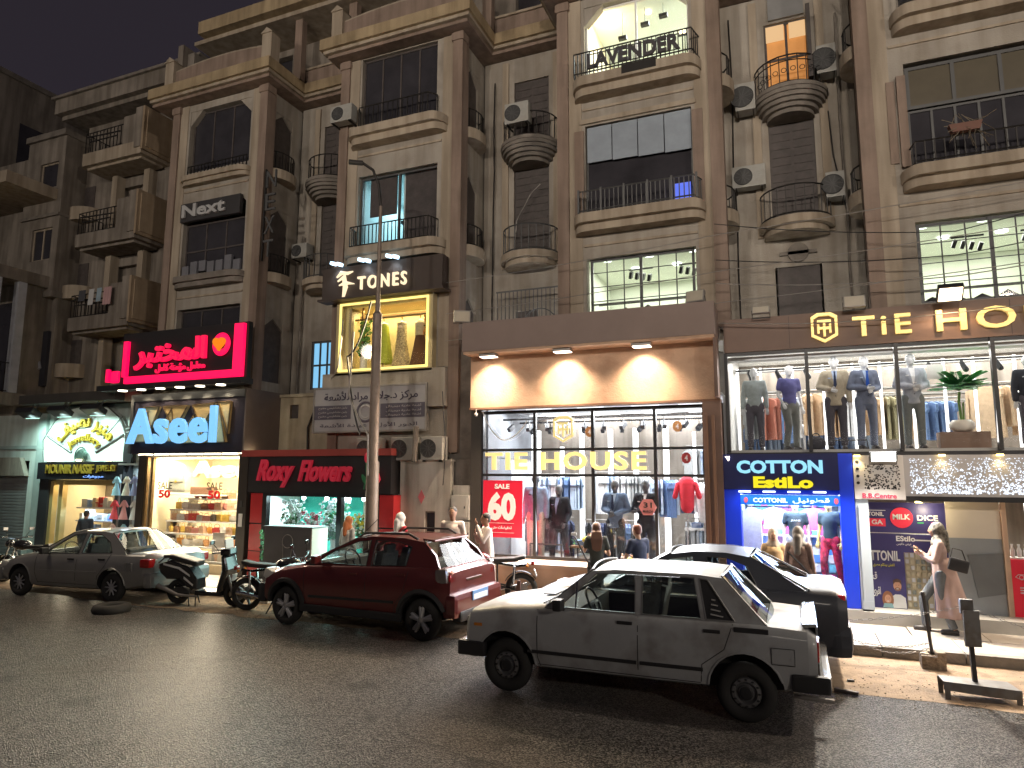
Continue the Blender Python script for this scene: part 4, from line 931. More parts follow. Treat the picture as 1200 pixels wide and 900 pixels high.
def figure(t, H=1.7, skin=None, top=None, bottom=None, kind='shirt', sleeves='long', arms=None, legs=None, turn=0., lean=0., hair=None, hairstyle='short', shoes=None, face=True, robe=None, robe_len=.08, fem=False, bare=False, tie=None, shirt=None, vox=.016, no_legs=False):
    k = H/1.72; V = lambda x, y, z: Vector((x*k, y*k-lean*max(0, z-.9)*k, z*k))
    sw = .172 if not fem else .155
    J = dict(pel=V(0, 0, .93), wst=V(0, 0, 1.08), chs=V(0, 0, 1.28), nek=V(0, .01, 1.45), hed=V(0, -.02, 1.60),
             ls=V(-sw, 0, 1.40), rs=V(sw, 0, 1.40), le=V(-sw-.05, .03, 1.12), re=V(sw+.05, .03, 1.12), lw=V(-sw-.06, -.05, .87), rw=V(sw+.06, -.05, .87),
             lh=V(-.095, 0, .90), rh=V(.095, 0, .90), lk=V(-.105, -.02, .5), rk=V(.105, -.02, .5), la=V(-.11, .02, .08), ra=V(.11, .02, .08))
    for d in (arms or {}), (legs or {}):
        for n_, p in d.items(): J[n_] = V(*p)
    b = MB(); R = k
    # body
    b.cap(J['pel'], J['wst'], .13*R, .115*R, flat=.72).cap(J['wst'], J['chs'], .115*R, .145*R, flat=.68).cap(J['ls']*.75+J['chs']*.25, J['rs']*.75+J['chs']*.25, .07*R, .07*R)
    b.cap(J['chs'], J['nek'], .1*R, .05*R, flat=.8).cap(J['nek'], J['hed'], .052*R, .05*R)
    for s in 'lr':
        b.cap(J[s+'s'], J[s+'e'], .052*R, .038*R).cap(J[s+'e'], J[s+'w'], .038*R, .026*R)
        if not no_legs: b.cap(J[s+'h'], J[s+'k'], .082*R, .052*R).cap(J[s+'k'], J[s+'a'], .052*R, .036*R).cap(J[s+'a']+V(0, .02, -.03)-V(0, 0, 0), J[s+'a']+Vector((0, -.14*k, -.045*k)), .035*R, .03*R)
    Rz = Matrix.Rotation(turn, 3, 'Z'); hc = J['hed']
    def hp(x, y, z): return hc+Rz@Vector((x*k, y*k, z*k))
    h = MB().ell((0, 0, 0), (.076*k, .094*k, .112*k), n=16).ell((0, -.035*k, -.055*k), (.05*k, .055*k, .06*k), n=12).ell((0, -.088*k, -.012*k), (.013*k, .022*k, .024*k), n=8)
    h.ell((-.075*k, .005*k, 0), (.012*k, .022*k, .032*k), n=8).ell((.075*k, .005*k, 0), (.012*k, .022*k, .032*k), n=8)
    b.merge(h.xf(Matrix.Translation(hc)@Rz.to_4x4()))
    ob = fused(b, vox, 'body', skin, t, it=2)
    hb = MB()
    for s, sd in (('l', -1), ('r', 1)):
        hand(hb, J[s+'w'], (J[s+'w']-J[s+'e']), sd, .17*k)
    # join the hands into the body mesh
    hm = hb.mesh('hands', skin, smooth=60); bm = bmesh.new(); bm.from_mesh(ob.data); bm.from_mesh(hm); bm.to_mesh(ob.data); bm.free(); bpy.data.meshes.remove(hm)
    if face:
        e = MB()
        for s in (-1, 1): e.ell(hp(s*.03, -.083, .012), (.012*k, .008*k, .007*k), n=8)
        e.build('eyes', M('eye_dark', (.03, .02, .02), .3), t)
        MB().cbox(hp(0, -.086, -.055), (.042*k, .01*k, .01*k), bev=.003, rz=turn).build('mouth', M('lips', (.35, .12, .1), .5), t)
    hr = hair or M('hair_dark', (.02, .015, .012), .6)
    if hairstyle == 'short':
        q = MB().ell((0, .012*k, .026*k), (.083*k, .1*k, .1*k), n=14); q.v = [v for v in q.v]
        q.xf(Matrix.Translation(hc)@Rz.to_4x4()@Matrix.Rotation(-.35, 4, 'X')); q.build('hair', hr, t, smooth=60) if False else None
        q = MB().ell((0, .016*k, .034*k), (.081*k, .094*k, .088*k), n=16).ell((0, .045*k, -.01*k), (.07*k, .06*k, .075*k), n=12).xf(Matrix.Translation(hc)@Rz.to_4x4())
        q.build('hair', hr, t, smooth=60)
    elif hairstyle == 'long':
        q = MB().ell((0, .02*k, .03*k), (.09*k, .1*k, .098*k), n=14).cap((0, .06*k, 0), (0, .10*k, -.34*k), .085*k, .10*k, flat=.5, n=12).cap((-.05*k, .05*k, -.05*k), (-.09*k, .05*k, -.30*k), .05*k, .04*k).cap((.05*k, .05*k, -.05*k), (.09*k, .05*k, -.3*k), .05*k, .04*k)
        for i in range(9): q.tube([((-.08+.02*i)*k, .12*k, -.05*k), ((-.1+.025*i)*k, .155*k, -.2*k), ((-.09+.022*i)*k, .15*k, -.42*k)], [.02*k, .022*k, .008*k], 5)
        fused(q.xf(Matrix.Translation(hc)@Rz.to_4x4()), .014, 'hair', hr, t)
    elif hairstyle == 'bun':
        q = MB().ell((0, .02*k, .03*k), (.085*k, .098*k, .096*k), n=14).ell((0, .11*k, .06*k), (.05*k, .05*k, .05*k), n=10); fused(q.xf(Matrix.Translation(hc)@Rz.to_4x4()), .014, 'hair', hr, t)
    elif hairstyle == 'hijab':
        q = MB().ell((0, .022*k, .012*k), (.094*k, .108*k, .125*k), n=16).cap((0, .02*k, -.07*k), (0, .02*k, -.2*k), .085*k, .14*k, flat=.8).cap((-.1*k, .02*k, -.2*k), (.1*k, .02*k, -.2*k), .07*k, .07*k)
        q.cap((0, .1*k, -.05*k), (0, .12*k, -.3*k), .07*k, .06*k)
        fused(q.xf(Matrix.Translation(hc)@Rz.to_4x4()), .012, 'headscarf', hr, t)
        f = MB().ell((0, -.052*k, -.012*k), (.056*k, .052*k, .078*k), n=14).ell((0, -.1*k, -.015*k), (.012*k, .014*k, .02*k), n=8).xf(Matrix.Translation(hc)@Rz.to_4x4()); f.build('face', skin, t, smooth=60)
        if face: 
            e = MB(); [e.ell(hp(s*.026, -.1, .008), (.011*k, .007*k, .006*k), n=8) for s in (-1, 1)]; e.ell(hp(0, -.1, -.055), (.018*k, .006*k, .006*k), n=8); e.build('face_features', M('eye_dark'), t)
    elif hairstyle == 'cap':
        MB().ell((0, .01*k, .04*k), (.085*k, .1*k, .085*k), n=14).xf(Matrix.Translation(hc)@Rz.to_4x4()).build('cap', hr, t, smooth=60)
    # top
    if kind in ('shirt', 'jacket', 'robe'):
        g = .012 if kind != 'jacket' else .018; lo = V(0, 0, .90) if kind == 'shirt' else V(0, 0, .80)
        c = MB().cap(J['wst'], J['chs'], (.125+g)*R, (.155+g)*R, flat=.7, n=14).cap(J['ls']*.8+J['chs']*.2, J['rs']*.8+J['chs']*.2, (.065+g)*R, (.065+g)*R).cap(J['chs'], J['nek']-V(0, 0, .02)+V(0, 0, 0), (.11+g)*R, (.058)*R, flat=.8, n=12)
        c.cap(lo, J['wst'], (.145+g)*R, (.125+g)*R, flat=.74, n=16, rings=0)
        for s in 'lr':
            c.cap(J[s+'s'], J[s+'e'], (.048+g)*R, (.04+g)*R)
            if sleeves == 'long': c.cap(J[s+'e'], J[s+'w']*.93+J[s+'e']*.07, (.04+g)*R, (.032+g)*R)
            elif sleeves == 'short': pass
        if sleeves == 'short':
            c = MB().cap(J['wst'], J['chs'], (.125+g)*R, (.155+g)*R, flat=.7, n=14).cap(J['ls']*.8+J['chs']*.2, J['rs']*.8+J['chs']*.2, (.065+g)*R, (.065+g)*R).cap(J['chs'], J['nek']-V(0, 0, .02), (.11+g)*R, .058*R, flat=.8, n=12).cap(lo, J['wst'], (.14+g)*R, (.125+g)*R, flat=.74, n=16, rings=0)
            for s in 'lr': c.cap(J[s+'s'], J[s+'s']*.45+J[s+'e']*.55, (.052+g)*R, (.055+g)*R)
        fused(c, vox, 'jacket' if kind == 'jacket' else 'shirt', top, t)
        if kind == 'jacket':
            yf = -.125*k
            v = MB().add([V(-.055, 0, 1.44)+Vector((0, -.06*k, 0)), V(.055, 0, 1.44)+Vector((0, -.06*k, 0)), V(0, 0, 1.1)+Vector((0, yf-.02*k, 0)), V(-.03, 0, 1.28)+Vector((0, yf-.012*k, 0)), V(.03, 0, 1.28)+Vector((0, yf-.012*k, 0))], [(0, 3, 2, 4, 1)])
            o = v.build('shirt_front', shirt or white, t); s_ = o.modifiers.new('s', 'SOLIDIFY'); s_.thickness = .012*k; s_.offset = 0
            for s in (-1, 1):
                l = MB().add([V(s*.05, 0, 1.45)+Vector((0, -.065*k, 0)), V(s*.11, 0, 1.34)+Vector((0, yf-.0*k, 0)), V(s*.085, 0, 1.28)+Vector((0, yf-.016*k, 0)), V(s*.005, 0, 1.09)+Vector((0, yf-.03*k, 0)), V(s*.03, 0, 1.28)+Vector((0, yf-.02*k, 0))], [(0, 1, 2, 3, 4)])
                o = l.build('lapel', top, t); s_ = o.modifiers.new('s', 'SOLIDIFY'); s_.thickness = .012*k
            if tie: MB().prism([(-.018*k, 1.42*k), (.018*k, 1.42*k), (.012*k, 1.38*k), (.028*k, 1.17*k), (0, 1.12*k), (-.028*k, 1.17*k), (-.012*k, 1.38*k)], 'y', yf-.045*k, yf-.02*k).build('tie', tie, t)
            MB().ell(V(0, 0, 1.05)+Vector((0, yf-.03*k, 0)), (.009, .005, .009)).ell(V(0, 0, .97)+Vector((0, yf-.03*k, 0)), (.009, .005, .009)).build('buttons', black, t)
            MB().cbox(V(-.09, 0, 1.3)+Vector((0, yf-.012*k, 0)), (.05*k, .008, .018*k)).build('pocket_square', shirt or white, t)
    if bottom and not robe:
        c = MB().cap(V(0, 0, .88), V(0, 0, .99), (.150)*R, .135*R, flat=.78, n=14)
        for s in 'lr': c.cap(J[s+'h'], J[s+'k'], .098*R, .072*R).cap(J[s+'k'], J[s+'a'], .07*R, .064*R, rings=0)
        fused(c, vox, 'trousers', bottom, t)
    if robe:
        # hanging cloth with folds, from the chest to near the feet
        n = 40; pr = MB(); rows = 12; vs = []
        z0, z1 = 1.40, robe_len
        for i in range(rows+1):
            f = i/rows; z = z0+(z1-z0)*f; r = .155+.10*f+.02*math.sin(f*3); amp = .022*f
            for j in range(n):
                a = 2*PI*j/n; q = r*(1+amp/r*math.sin(a*7+f*1.3)+amp*.6/r*math.sin(a*3+1))
                vs.append(V(q*math.cos(a), q*math.sin(a)*(.68+.1*f), z))
        fs = [(i*n+j, i*n+(j+1) % n, (i+1)*n+(j+1) % n, (i+1)*n+j) for i in range(rows) for j in range(n)]
        pr.add(vs, fs); o = pr.build('robe', robe, t, smooth=70); s_ = o.modifiers.new('s', 'SOLIDIFY'); s_.thickness = .01
    if shoes is not False and not no_legs:
        for s in 'lr':
            a = J[s+'a']; MB().cap(a+Vector((0, .02*k, -.035*k)), a+Vector((0, -.15*k, -.045*k)), .044*R, .038*R).box(a.x-.042*k, a.x+.042*k, a.y-.18*k, a.y+.06*k, a.z-.08*k, a.z-.055*k).build('shoe', shoes or M('shoe_dark', (.03, .025, .025), .5), t, smooth=50)
    return J
def cloth(n, c): return M('cloth_'+n, c, .9, var=.14, scale=14, bump=.15, bscale=50)
def mannequin(label, x, y, z, H, rz, **kw):
    t = thing('mannequin', label, 'mannequin', (x, y, z), rz, kw.pop('group', 'dressed shop mannequins'))
    skin = kw.pop('skin', M('mannequin_grey', (.45, .46, .47), .35))
    hs = kw.pop('hairstyle', 'none')
    figure(t, H, skin=skin, face=False, hairstyle=hs, vox=.018, **kw)
    MB().lathe([(0, 0), (.17, 0), (.17, .012), (0, .012)], (0, 0, -.005), 20).build('base_plate', galv, t)
    return t
def person(label, x, y, z, H, rz, **kw):
    t = thing('person', label, 'person', (x, y, z), rz)
    figure(t, H, skin=kw.pop('skin', M('skin_tan', (.42, .24, .15), .55, var=.06)), **kw); return t
HANDS_FRONT = dict(le=(-.25, .04, 1.14), re=(.25, .04, 1.14), lw=(-.04, -.2, 1.1), rw=(.06, -.2, 1.06))
ARMS_CROSS = dict(le=(-.24, -.02, 1.14), re=(.24, -.02, 1.14), lw=(.1, -.2, 1.16), rw=(-.08, -.2, 1.12))
STRIDE = dict(lk=(-.1, -.12, .5), la=(-.12, -.02, .08), rk=(.12, .0, .5), ra=(.16, .1, .08))
# ------------------------------------------------------------------ ASEEL bag shop
A = thing('bag_shop', 'bright handbag shop under the blue Aseel sign', 'shop', (-14, 12.9, 0), world=True)
dkpanel = M('dark_brown_panel', (.04, .033, .028), .45, var=.1)
MB().box(-15.65, -15.45, 12.7, 14.4, .12, 3.0).box(-12.22, -11.95, 12.62, 14.4, .12, 3.0).build('pier', dkpanel, A)
MB().box(-15.45, -12.22, 12.72, 12.85, .12, .36).build('plinth', M('plinth_cream', (.5, .42, .28), .6), A)
shopw = M('aseel_wall', (.82, .74, .55), .7, var=.03)
MB().box(-15.5, -12.2, 14.9, 15.0, .3, 3.0).box(-15.5, -15.42, 12.9, 14.9, .3, 3.0).box(-12.28, -12.2, 12.9, 14.9, .3, 3.0).box(-15.42, -12.28, 12.86, 14.9, .3, .36).box(-15.42, -12.28, 12.86, 14.9, 2.95, 3.0).build('room', shopw, A)
MB().box(-15.45, -12.22, 12.78, 12.8, .36, 2.94).build('pane', glass, A)
b = MB()
for x in (-15.4, -15.2, -12.3): b.box(x-.03, x+.03, 12.74, 12.82, .36, 2.94)
b.build('door_frame', M('bronze_frame', (.3, .2, .1), .3, .7), A)
area('room_lamp', (-13.8, 13.5, 2.92), 3.0, .9, 230, (1, .86, .6), (0, -.3, -1)); area('room_lamp', (-13.8, 12.95, 2.9), 3, .15, 220, (1, .86, .6), (0, .5, -1))
sg = thing('wall_lettering', 'large pale three dimensional Aseel letters on the inner wall above the bags', 'sign', (-13, 14.8, 2.5), world=True)
text('Aseel', -14.75, -12.6, 2.42, 2.86, 13.62, .1, M('cream_letters', (.42, .34, .22), .5), sg, 'letter', .05, split=True)
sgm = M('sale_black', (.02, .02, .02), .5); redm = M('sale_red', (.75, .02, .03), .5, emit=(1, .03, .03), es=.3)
for k, x in enumerate((-14.75, -13.1)):
    s = thing('sale_sticker', 'SALE 50 sticker on the bag shop glass, %s of two' % ('left', 'right')[k], 'sticker', (x, 12.75, 2.1), world=True)
    text('SALE', x-.25, x+.25, 2.14, 2.32, 12.77, .004, sgm, s, 'lettering', .01); text('50', x-.2, x+.2, 1.92, 2.12, 12.77, .004, redm, s, 'number', .04)
s = thing('door_notice', 'small white notice and handle plate on the dark pier right of the bags', 'notice', (-12.1, 12.6, 1.6), world=True)
MB().box(-12.14, -12.03, 12.6, 12.618, 1.3, 1.6).build('sheet', white, s); MB().box(-12.12, -12.05, 12.6, 12.618, 1.75, 1.9).build('plate', irong, s)
bagc = [(.75, .68, .55), (.55, .06, .05), (.7, .3, .05), (.12, .1, .08), (.75, .5, .1), (.6, .55, .48), (.35, .18, .1), (.8, .78, .72), (.6, .25, .2), (.7, .45, .3)]
bagm = [M('bag_leather_%s' % n, c, .45, var=.08, scale=8) for n, c in zip('cream red orange black amber taupe brown white coral tan'.split(), bagc)]
def bag_mesh(w, h, kind, hm):
    """a small handbag: body with bulge, flap, handle"""
    b = MB()
    if kind == 0: b.prism([(-w*.5, 0), (w*.5, 0), (w*.42, h), (-w*.42, h)], 'y', -w*.18, w*.18)
    elif kind == 1: b.cbox((0, 0, h/2), (w, w*.36, h), bev=w*.1)
    else: b.lathe([(w*.3, 0), (w*.5, h*.25), (w*.46, h*.7), (w*.3, h)], n=12, sy=.5)
    b.box(-w*.4, w*.4, -w*.2, -w*.19, h*.55, h*.9)
    b.tube([(-w*.3, 0, h*.95), (-w*.24, 0, h*1.35), (0, 0, h*1.5), (w*.24, 0, h*1.35), (w*.3, 0, h*.95)], w*.03, 5, cap=True)
    b.box(-w*.05, w*.05, -w*.22, -w*.19, h*.5, h*.62, 1)
    return b.mesh('handbag', [hm, gold], None)
bmesh_ = [(bag_mesh(random.uniform(.19, .27), random.uniform(.13, .19), k % 3, m), k % 3) for k, m in enumerate(bagm*2)]
shelves = thing('display_shelving', 'white stepped shelving unit inside the bag shop window', 'shelving', (-13.8, 13.6, .4), world=True)
random.seed(5)
colname = 'cream red orange black amber taupe brown white coral tan'.split()
kindname = ['upright tote', 'rounded box bag', 'bucket bag']
used = {}
rows = [(.42, 13.0, -15.1, -12.4), (.74, 13.1, -15.1, -12.4), (1.04, 13.2, -15.1, -12.4), (1.34, 13.3, -15.1, -12.4), (1.62, 13.4, -15.1, -12.4), (1.9, 13.5, -14.6, -12.4)]
for ri, (z, y, xa, xb) in enumerate(rows):
    MB().box(xa, xb, y-.14, y+.2, z-.035, z).box(xa, xa+.02, y-.1, y+.2, .36, z-.036).build('shelf', wshelf, shelves)
    x = xa+.18; k = 0
    while x < xb-.1:
        me, kd = random.choice(bmesh_); ci = colname[bagm.index(me.materials[0])]
        o = bpy.data.objects.new('handbag', me); COL.objects.link(o); o.location = (x, y, z+.001); o.rotation_euler = (0, 0, random.uniform(-.35, .35))
        nth = ('leftmost', 'second', 'third', 'fourth', 'fifth', 'sixth', 'seventh', 'eighth', 'ninth', 'tenth', 'eleventh', 'twelfth', 'thirteenth', 'fourteenth', 'fifteenth')[min(k, 14)]
        tag(o, '%s %s, %s from the left on the %s shelf of the bag shop' % (ci, kindname[kd], nth, ('lowest', 'second', 'third', 'fourth', 'fifth', 'top')[ri]), 'handbag', 'handbags on the lit shelves')
        x += random.uniform(.19, .25); k += 1
o = bpy.data.objects.new('backpack', bag_mesh(.62, .5, 1, M('bag_leather_grey', (.25, .26, .22), .5))); COL.objects.link(o); o.location = (-14.85, 13.3, 2.05)
tag(o, 'big grey backpack hung above the left sale sticker', 'backpack')
MB().box(-15.2, -13.3, 13.1, 13.5, 1.97, 2.0).build('shelf', wshelf, shelves)
MB().cbox((-14.0, 13.3, 2.1), (.75, .18, .2), bev=.03).build('display_box', M('brown_box', (.14, .07, .04), .5), shelves)
mq = thing('display_stand', 'small easel board standing in front of the bags', 'stand', (-13.1, 12.95, .36), world=True)
MB().cbox((-13.1, 13.0, .75), (.3, .04, .7), rz=.3, bev=.01).build('board', M('stand_grey', (.35, .33, .3), .4), mq)

sg = thing('aseel_sign', 'deep dark sign box with glowing pale blue Aseel letters over gold triangles', 'sign', (-14.4, 12.9, 3), world=True)
MB().box(-16.3, -12.42, 12.9, 14.3, 3.04, 4.6).build('box', M('sign_box_dark', (.03, .025, .035), .35, var=.1), sg)
MB().box(-12.419, -12.38, 12.9, 14.3, 3.03, 4.62).build('side_panel', M('sign_box_side', (.14, .11, .095), .6, var=.1), sg)
MB().box(-16.3, -12.41, 12.86, 12.899, 4.42, 4.6).box(-16.3, -16.2, 12.86, 12.899, 3.04, 4.42).build('frame', irong, sg)
gperf = M('gold_perforated', (.70, .5, .22), .4, .5, var=.1)
gp = MB()
for x0, x1, zt_, up in ((-15.9, -15.0, 4.1, 1), (-15.2, -14.5, 4.2, 0), (-14.75, -13.75, 4.3, 1), (-14.2, -13.3, 4.25, 0), (-13.55, -12.95, 4.3, 1), (-16.1, -15.5, 3.9, 1)):
    pass
tris = [[(-16.15, 3.35), (-15.6, 4.15), (-15.45, 3.35)], [(-15.3, 3.35), (-14.75, 4.2), (-14.6, 3.35)], [(-15.05, 4.25), (-14.2, 4.25), (-14.6, 3.6)], [(-14.5, 3.3), (-14.0, 4.0), (-13.6, 3.3)],
        [(-14.05, 4.25), (-13.3, 4.28), (-13.7, 3.65)], [(-13.5, 3.3), (-13.15, 4.2), (-12.9, 3.3)], [(-13.2, 4.3), (-12.8, 4.3), (-12.85, 3.5)], [(-15.75, 4.25), (-15.2, 4.25), (-15.45, 3.7)]]
for k, t_ in enumerate(tris):
    MB().prism(t_, 'y', 12.84-.012*(k % 3), 12.895).build('gold_triangle', gperf, sg)
    b = MB()
    for a_, c_ in zip(t_, t_[1:]+t_[:1]): b.tube([(a_[0], 12.82-.012*(k % 3), a_[1]), (c_[0], 12.82-.012*(k % 3), c_[1])], .016, 4)
    b.build('triangle_edge', M('bronze_frame'), sg)
ltb = M('aseel_letters', (.06, .12, .2), .5, emit=(.22, .58, 1.0), es=1.1)
text('Aseel', -16.1, -13.08, 3.28, 4.2, 12.72, .1, ltb, sg, 'letter', .025, split=True, spacing=1.1)
b = MB()
for k in range(6):
    x = -16.35+k*.68
    b = MB().lathe([(0, 0), (.11, 0), (.11, .04), (0, .04)], (x, 12.62, 4.68), 14)
    tag(b.build('downlight', E('warm_disc', (1, .86, .62), 9)), 'round warm downlight above the Aseel sign, %s from the left' % ('first', 'second', 'third', 'fourth', 'fifth', 'sixth')[k], 'light', 'downlights above the Aseel sign')
    spot('downlight_beam', (x, 12.62, 4.66), (0, .3, -1), 45, 100, .7, (1, .84, .58), .06)
for k in range(7):
    x = -16.0+k*.58
    tag(MB().box(x, x+.36, 12.95, 13.1, 3.0, 3.035).build('strip_light', E('warm_strip', (1, .88, .62), 7)), 'short warm strip light under the Aseel sign, %s from the left' % ('first', 'second', 'third', 'fourth', 'fifth', 'sixth', 'seventh')[k], 'light', 'strip lights under the Aseel sign')
# ------------------------------------------------------------------ red laboratory sign
neon = E('red_neon', (1, .0, .075), 1.5); neon2 = E('red_neon_letters', (1, .005, .07), 1.2)
sg = thing('laboratory_sign', 'glowing red Arabic laboratory sign in a red open frame', 'sign', (-14.4, 12.6, 4.8), world=True)
MB().box(-16.6, -12.25, 12.72, 12.85, 4.72, 6.25).build('board', M('lab_board', (.012, .011, .013), .6), sg)
MB().box(-17.2, -12.2, 12.5, 12.9, 4.70, 4.84).build('ledge', black, sg)
MB().box(-16.35, -12.32, 12.62, 12.71, 4.88, 5.06).box(-12.62, -12.32, 12.62, 12.711, 5.061, 6.2).box(-16.45, -16.3, 12.62, 12.711, 5.061, 6.02).build('frame', neon, sg)
MB().box(-17.05, -16.95, 12.62, 12.7, 4.95, 5.3).cbox((-16.72, 12.66, 5.08), (.3, .08, .32), bev=.06).build('frame_logo', neon, sg)
text(arabic('المختبر'), -16.0, -13.52, 5.22, 5.98, 12.68, .09, neon2, sg, 'arabic_lettering', .03)
text(arabic('معامل مؤمنة كامل'), -15.25, -13.55, 5.10, 5.34, 12.68, .05, neon2, sg, 'small_lettering', .02)
b = MB().torus((-13.05, 12.66, 5.72), .21, .085, 'y', 26, 6, flat=.5); b.build('ring', neon, sg)
h = [(.16*math.sin(t)**3, .012*(13*math.cos(t)-5*math.cos(2*t)-2*math.cos(3*t)-math.cos(4*t))) for t in [2*PI*k/24 for k in range(24)]]
MB().prism([(-13.05+x*1.15, 5.73+z*.95) for x, z in h], 'y', 12.54, 12.62).build('heart', E('orange_heart', (1, .24, .0), 1.0), sg)
area('neon_spill', (-14.4, 12.5, 4.86), 3.5, .1, 3, (1, .05, .12), (0, -.5, -1))
# small beige wall with a hatch, right of the sign box
t = thing('parapet_wall', 'low cream wall with a small dark hatch above the flower shop roof', 'wall', (-11.5, 14.3, 3.2), world=True)
crm = M('cream_render', (.48, .42, .30), .85, var=.14, streak=.25, bump=.2)
MB().wall(-12.37, -10.4, 3.05, 4.5, 14.1, 14.25, [(-12.05, -11.78, 3.95, 4.3)]).box(-12.37, -10.4, 14.05, 14.3, 4.5, 4.58).build('wall', crm, t)
MB().box(-12.04, -11.79, 14.16, 14.2, 3.96, 4.29).build('hatch', dwood, t)
MB().tube([(-11.4, 14.05, 3.1), (-11.42, 14.05, 3.7), (-11.25, 14.05, 4.1)], .025, 6).build('pipe', iron, t)

# ------------------------------------------------------------------ ROXY FLOWERS
RX = thing('flower_shop', 'Roxy Flowers kiosk with black fascia, red trim and teal lit windows', 'shop', (-10, 12.7, 0), world=True)
redp = M('red_panel', (.50, .03, .035), .35, var=.12, scale=2, coat=.2); redd = M('red_trim_dull', (.36, .06, .05), .5, var=.12)
MB().box(-12.15, -8.0, 12.6, 14.0, 2.93, 3.08).build('roof_trim', redd, RX)
MB().box(-11.95, -8.02, 12.64, 13.9, 2.1, 2.929).build('fascia', M('roxy_black', (.02, .018, .02), .5, var=.1), RX)
for x0, x1 in ((-11.85, -11.5), (-8.3, -7.95)):
    for z in (.15, .77, 1.4): MB().box(x0, x1, 12.66, 12.9 if x1 < -9 else 13.7, z, z+(.6 if z < 1.4 else .68)).build('red_column_panel', redp, RX)
    MB().box(x0+.02, x1-.02, 12.7, 12.88, .13, 2.1).build('column_core', black, RX)
MB().box(-11.5, -11.38, 12.66, 12.8, .13, 2.1).box(-9.42, -9.3, 12.67, 12.8, .13, 2.1).box(-8.38, -8.3, 12.66, 12.8, .13, 2.1).box(-11.4, -8.3, 12.66, 12.8, 2.02, 2.1).build('window_frame', black, RX)
MB().box(-11.38, -8.36, 12.74, 12.75, .14, 2.02).build('pane', glass, RX)
teal = M('teal_wall', (.02, .42, .33), .6, var=.05)
MB().box(-11.85, -8.0, 14.4, 14.5, .12, 2.5).box(-8.05, -8.0, 12.95, 14.4, .12, 2.09).build('room_wall', teal, RX)
MB().box(-11.9, -8.0, 12.9, 14.4, 2.05, 2.092).box(-11.9, -11.85, 12.9, 14.4, .12, 2.04).build('room_ceiling', white, RX)
area('room_lamp', (-10.3, 13.5, 2.03), 2.6, .9, 260, (.72, .98, 1), (0, -.4, -1)); 
for x in (-10.55, -9.9, -9.45, -8.9): MB().ell((x, 12.95, 1.98), (.05, .05, .05), n=10).build('bulb', E('white_bulb', (.8, .95, 1), 12), RX)
sg = thing('flower_shop_sign', 'red script Roxy Flowers lettering with a tulip emblem on black', 'sign', (-9.8, 12.6, 2.5), world=True)
rs = M('red_script', (.62, .05, .09), .35, var=.08, emit=(1, .03, .08), es=.12)
text('Roxy', -11.62, -10.55, 2.22, 2.86, 12.61, .07, rs, sg, 'letter', .03, shear=.35, split=False); text('Flowers', -10.42, -8.98, 2.36, 2.84, 12.61, .07, rs, sg, 'letter', .03, shear=.35, split=False)
b = MB(); b.tube([(-8.52, 12.58, 2.72), (-8.36, 12.58, 2.6), (-8.3, 12.58, 2.42), (-8.4, 12.58, 2.25), (-8.55, 12.58, 2.2)], [.02, .05, .06, .05, .02], 6).ell((-8.6, 12.58, 2.88), (.07, .03, .12)); b.build('emblem', rs, sg)
MB().tube([(-8.62, 12.58, 2.78), (-8.6, 12.58, 2.5), (-8.66, 12.58, 2.2)], .015, 5).ell((-8.52, 12.58, 2.5), (.05, .01, .14), ry=.5).ell((-8.66, 12.58, 2.42), (.05, .01, .12), ry=-.5).build('stem', M('leaf_sign', (.03, .2, .08), .5), sg)
# flowers and foliage in the window
def bouquet(label, x, y, z, h, spread, cols, n=70, seed=1, cat='flowers', name='flower_bunch', group=None, leaf=(.03, .12, .04)):
    rnd = random.Random(seed); t = thing(name, label, cat, (x, y, z), 0, group)
    MB().lathe([(.06, 0), (.1, .02), (.08, h*.25), (.1, h*.32)], n=12).build('vase', M('vase_white', (.7, .72, .7), .3), t)
    st = MB(); fl = [MB() for _ in cols]; lf = MB()
    for k in range(n):
        a = rnd.uniform(0, 2*PI); r = spread*math.sqrt(rnd.random()); hh = h*rnd.uniform(.45, 1)
        p = Vector((r*math.cos(a), r*math.sin(a)*.6, hh))
        if k % 3 == 0: st.tube([(0, 0, h*.3), (p.x*.5, p.y*.5, hh*.75), p], .005, 4)
        s = rnd.uniform(.02, .042); f = fl[rnd.randrange(len(cols))]
        for q in range(5):
            an = 2*PI*q/5+a; c = p+Vector((math.cos(an)*s*.8, math.sin(an)*s*.3, math.sin(an)*s*.8))
            f.cbox(c, (s*.9, s*.5, s*.9), rz=an, rx=an)
        for q in range(2):
            c = p*rnd.uniform(.5, .95); c.z = max(c.z, h*.3); L = rnd.uniform(.05, .1); an = rnd.uniform(0, 2*PI)
            lf.add([c, c+Vector((math.cos(an)*L*.4, math.sin(an)*L*.4, L*.6)), c+Vector((math.cos(an)*L, math.sin(an)*L, L*.3)), c+Vector((math.cos(an)*L*.5, math.sin(an)*L*.5, -L*.1))], [(0, 1, 2, 3)])
    st.build('stems', M('stem_green', (.06, .16, .05), .7), t); lf.build('leaves', M('leaf_%d' % int(leaf[1]*100), leaf, .6), t)
    for f, c in zip(fl, cols):
        if f.v: f.build('blossoms', M('petal_%02d%02d%02d' % tuple(int(q*99) for q in c), c, .6), t)
    return t
W_ = (.8, .85, .85)
bouquet('tall white blossoms at the left of the flower window', -11.0, 13.15, .5, 1.4, .32, [W_, W_, (.6, .7, .7)], 110, 1)
bouquet('white and crimson flowers beside the counter', -10.45, 13.1, .6, 1.05, .3, [W_, (.5, .02, .08), (.6, .05, .12)], 90, 2)
bouquet('dense white flower wall at the middle of the window', -10.0, 13.4, .6, 1.35, .42, [W_, (.7, .8, .85), W_], 170, 3)
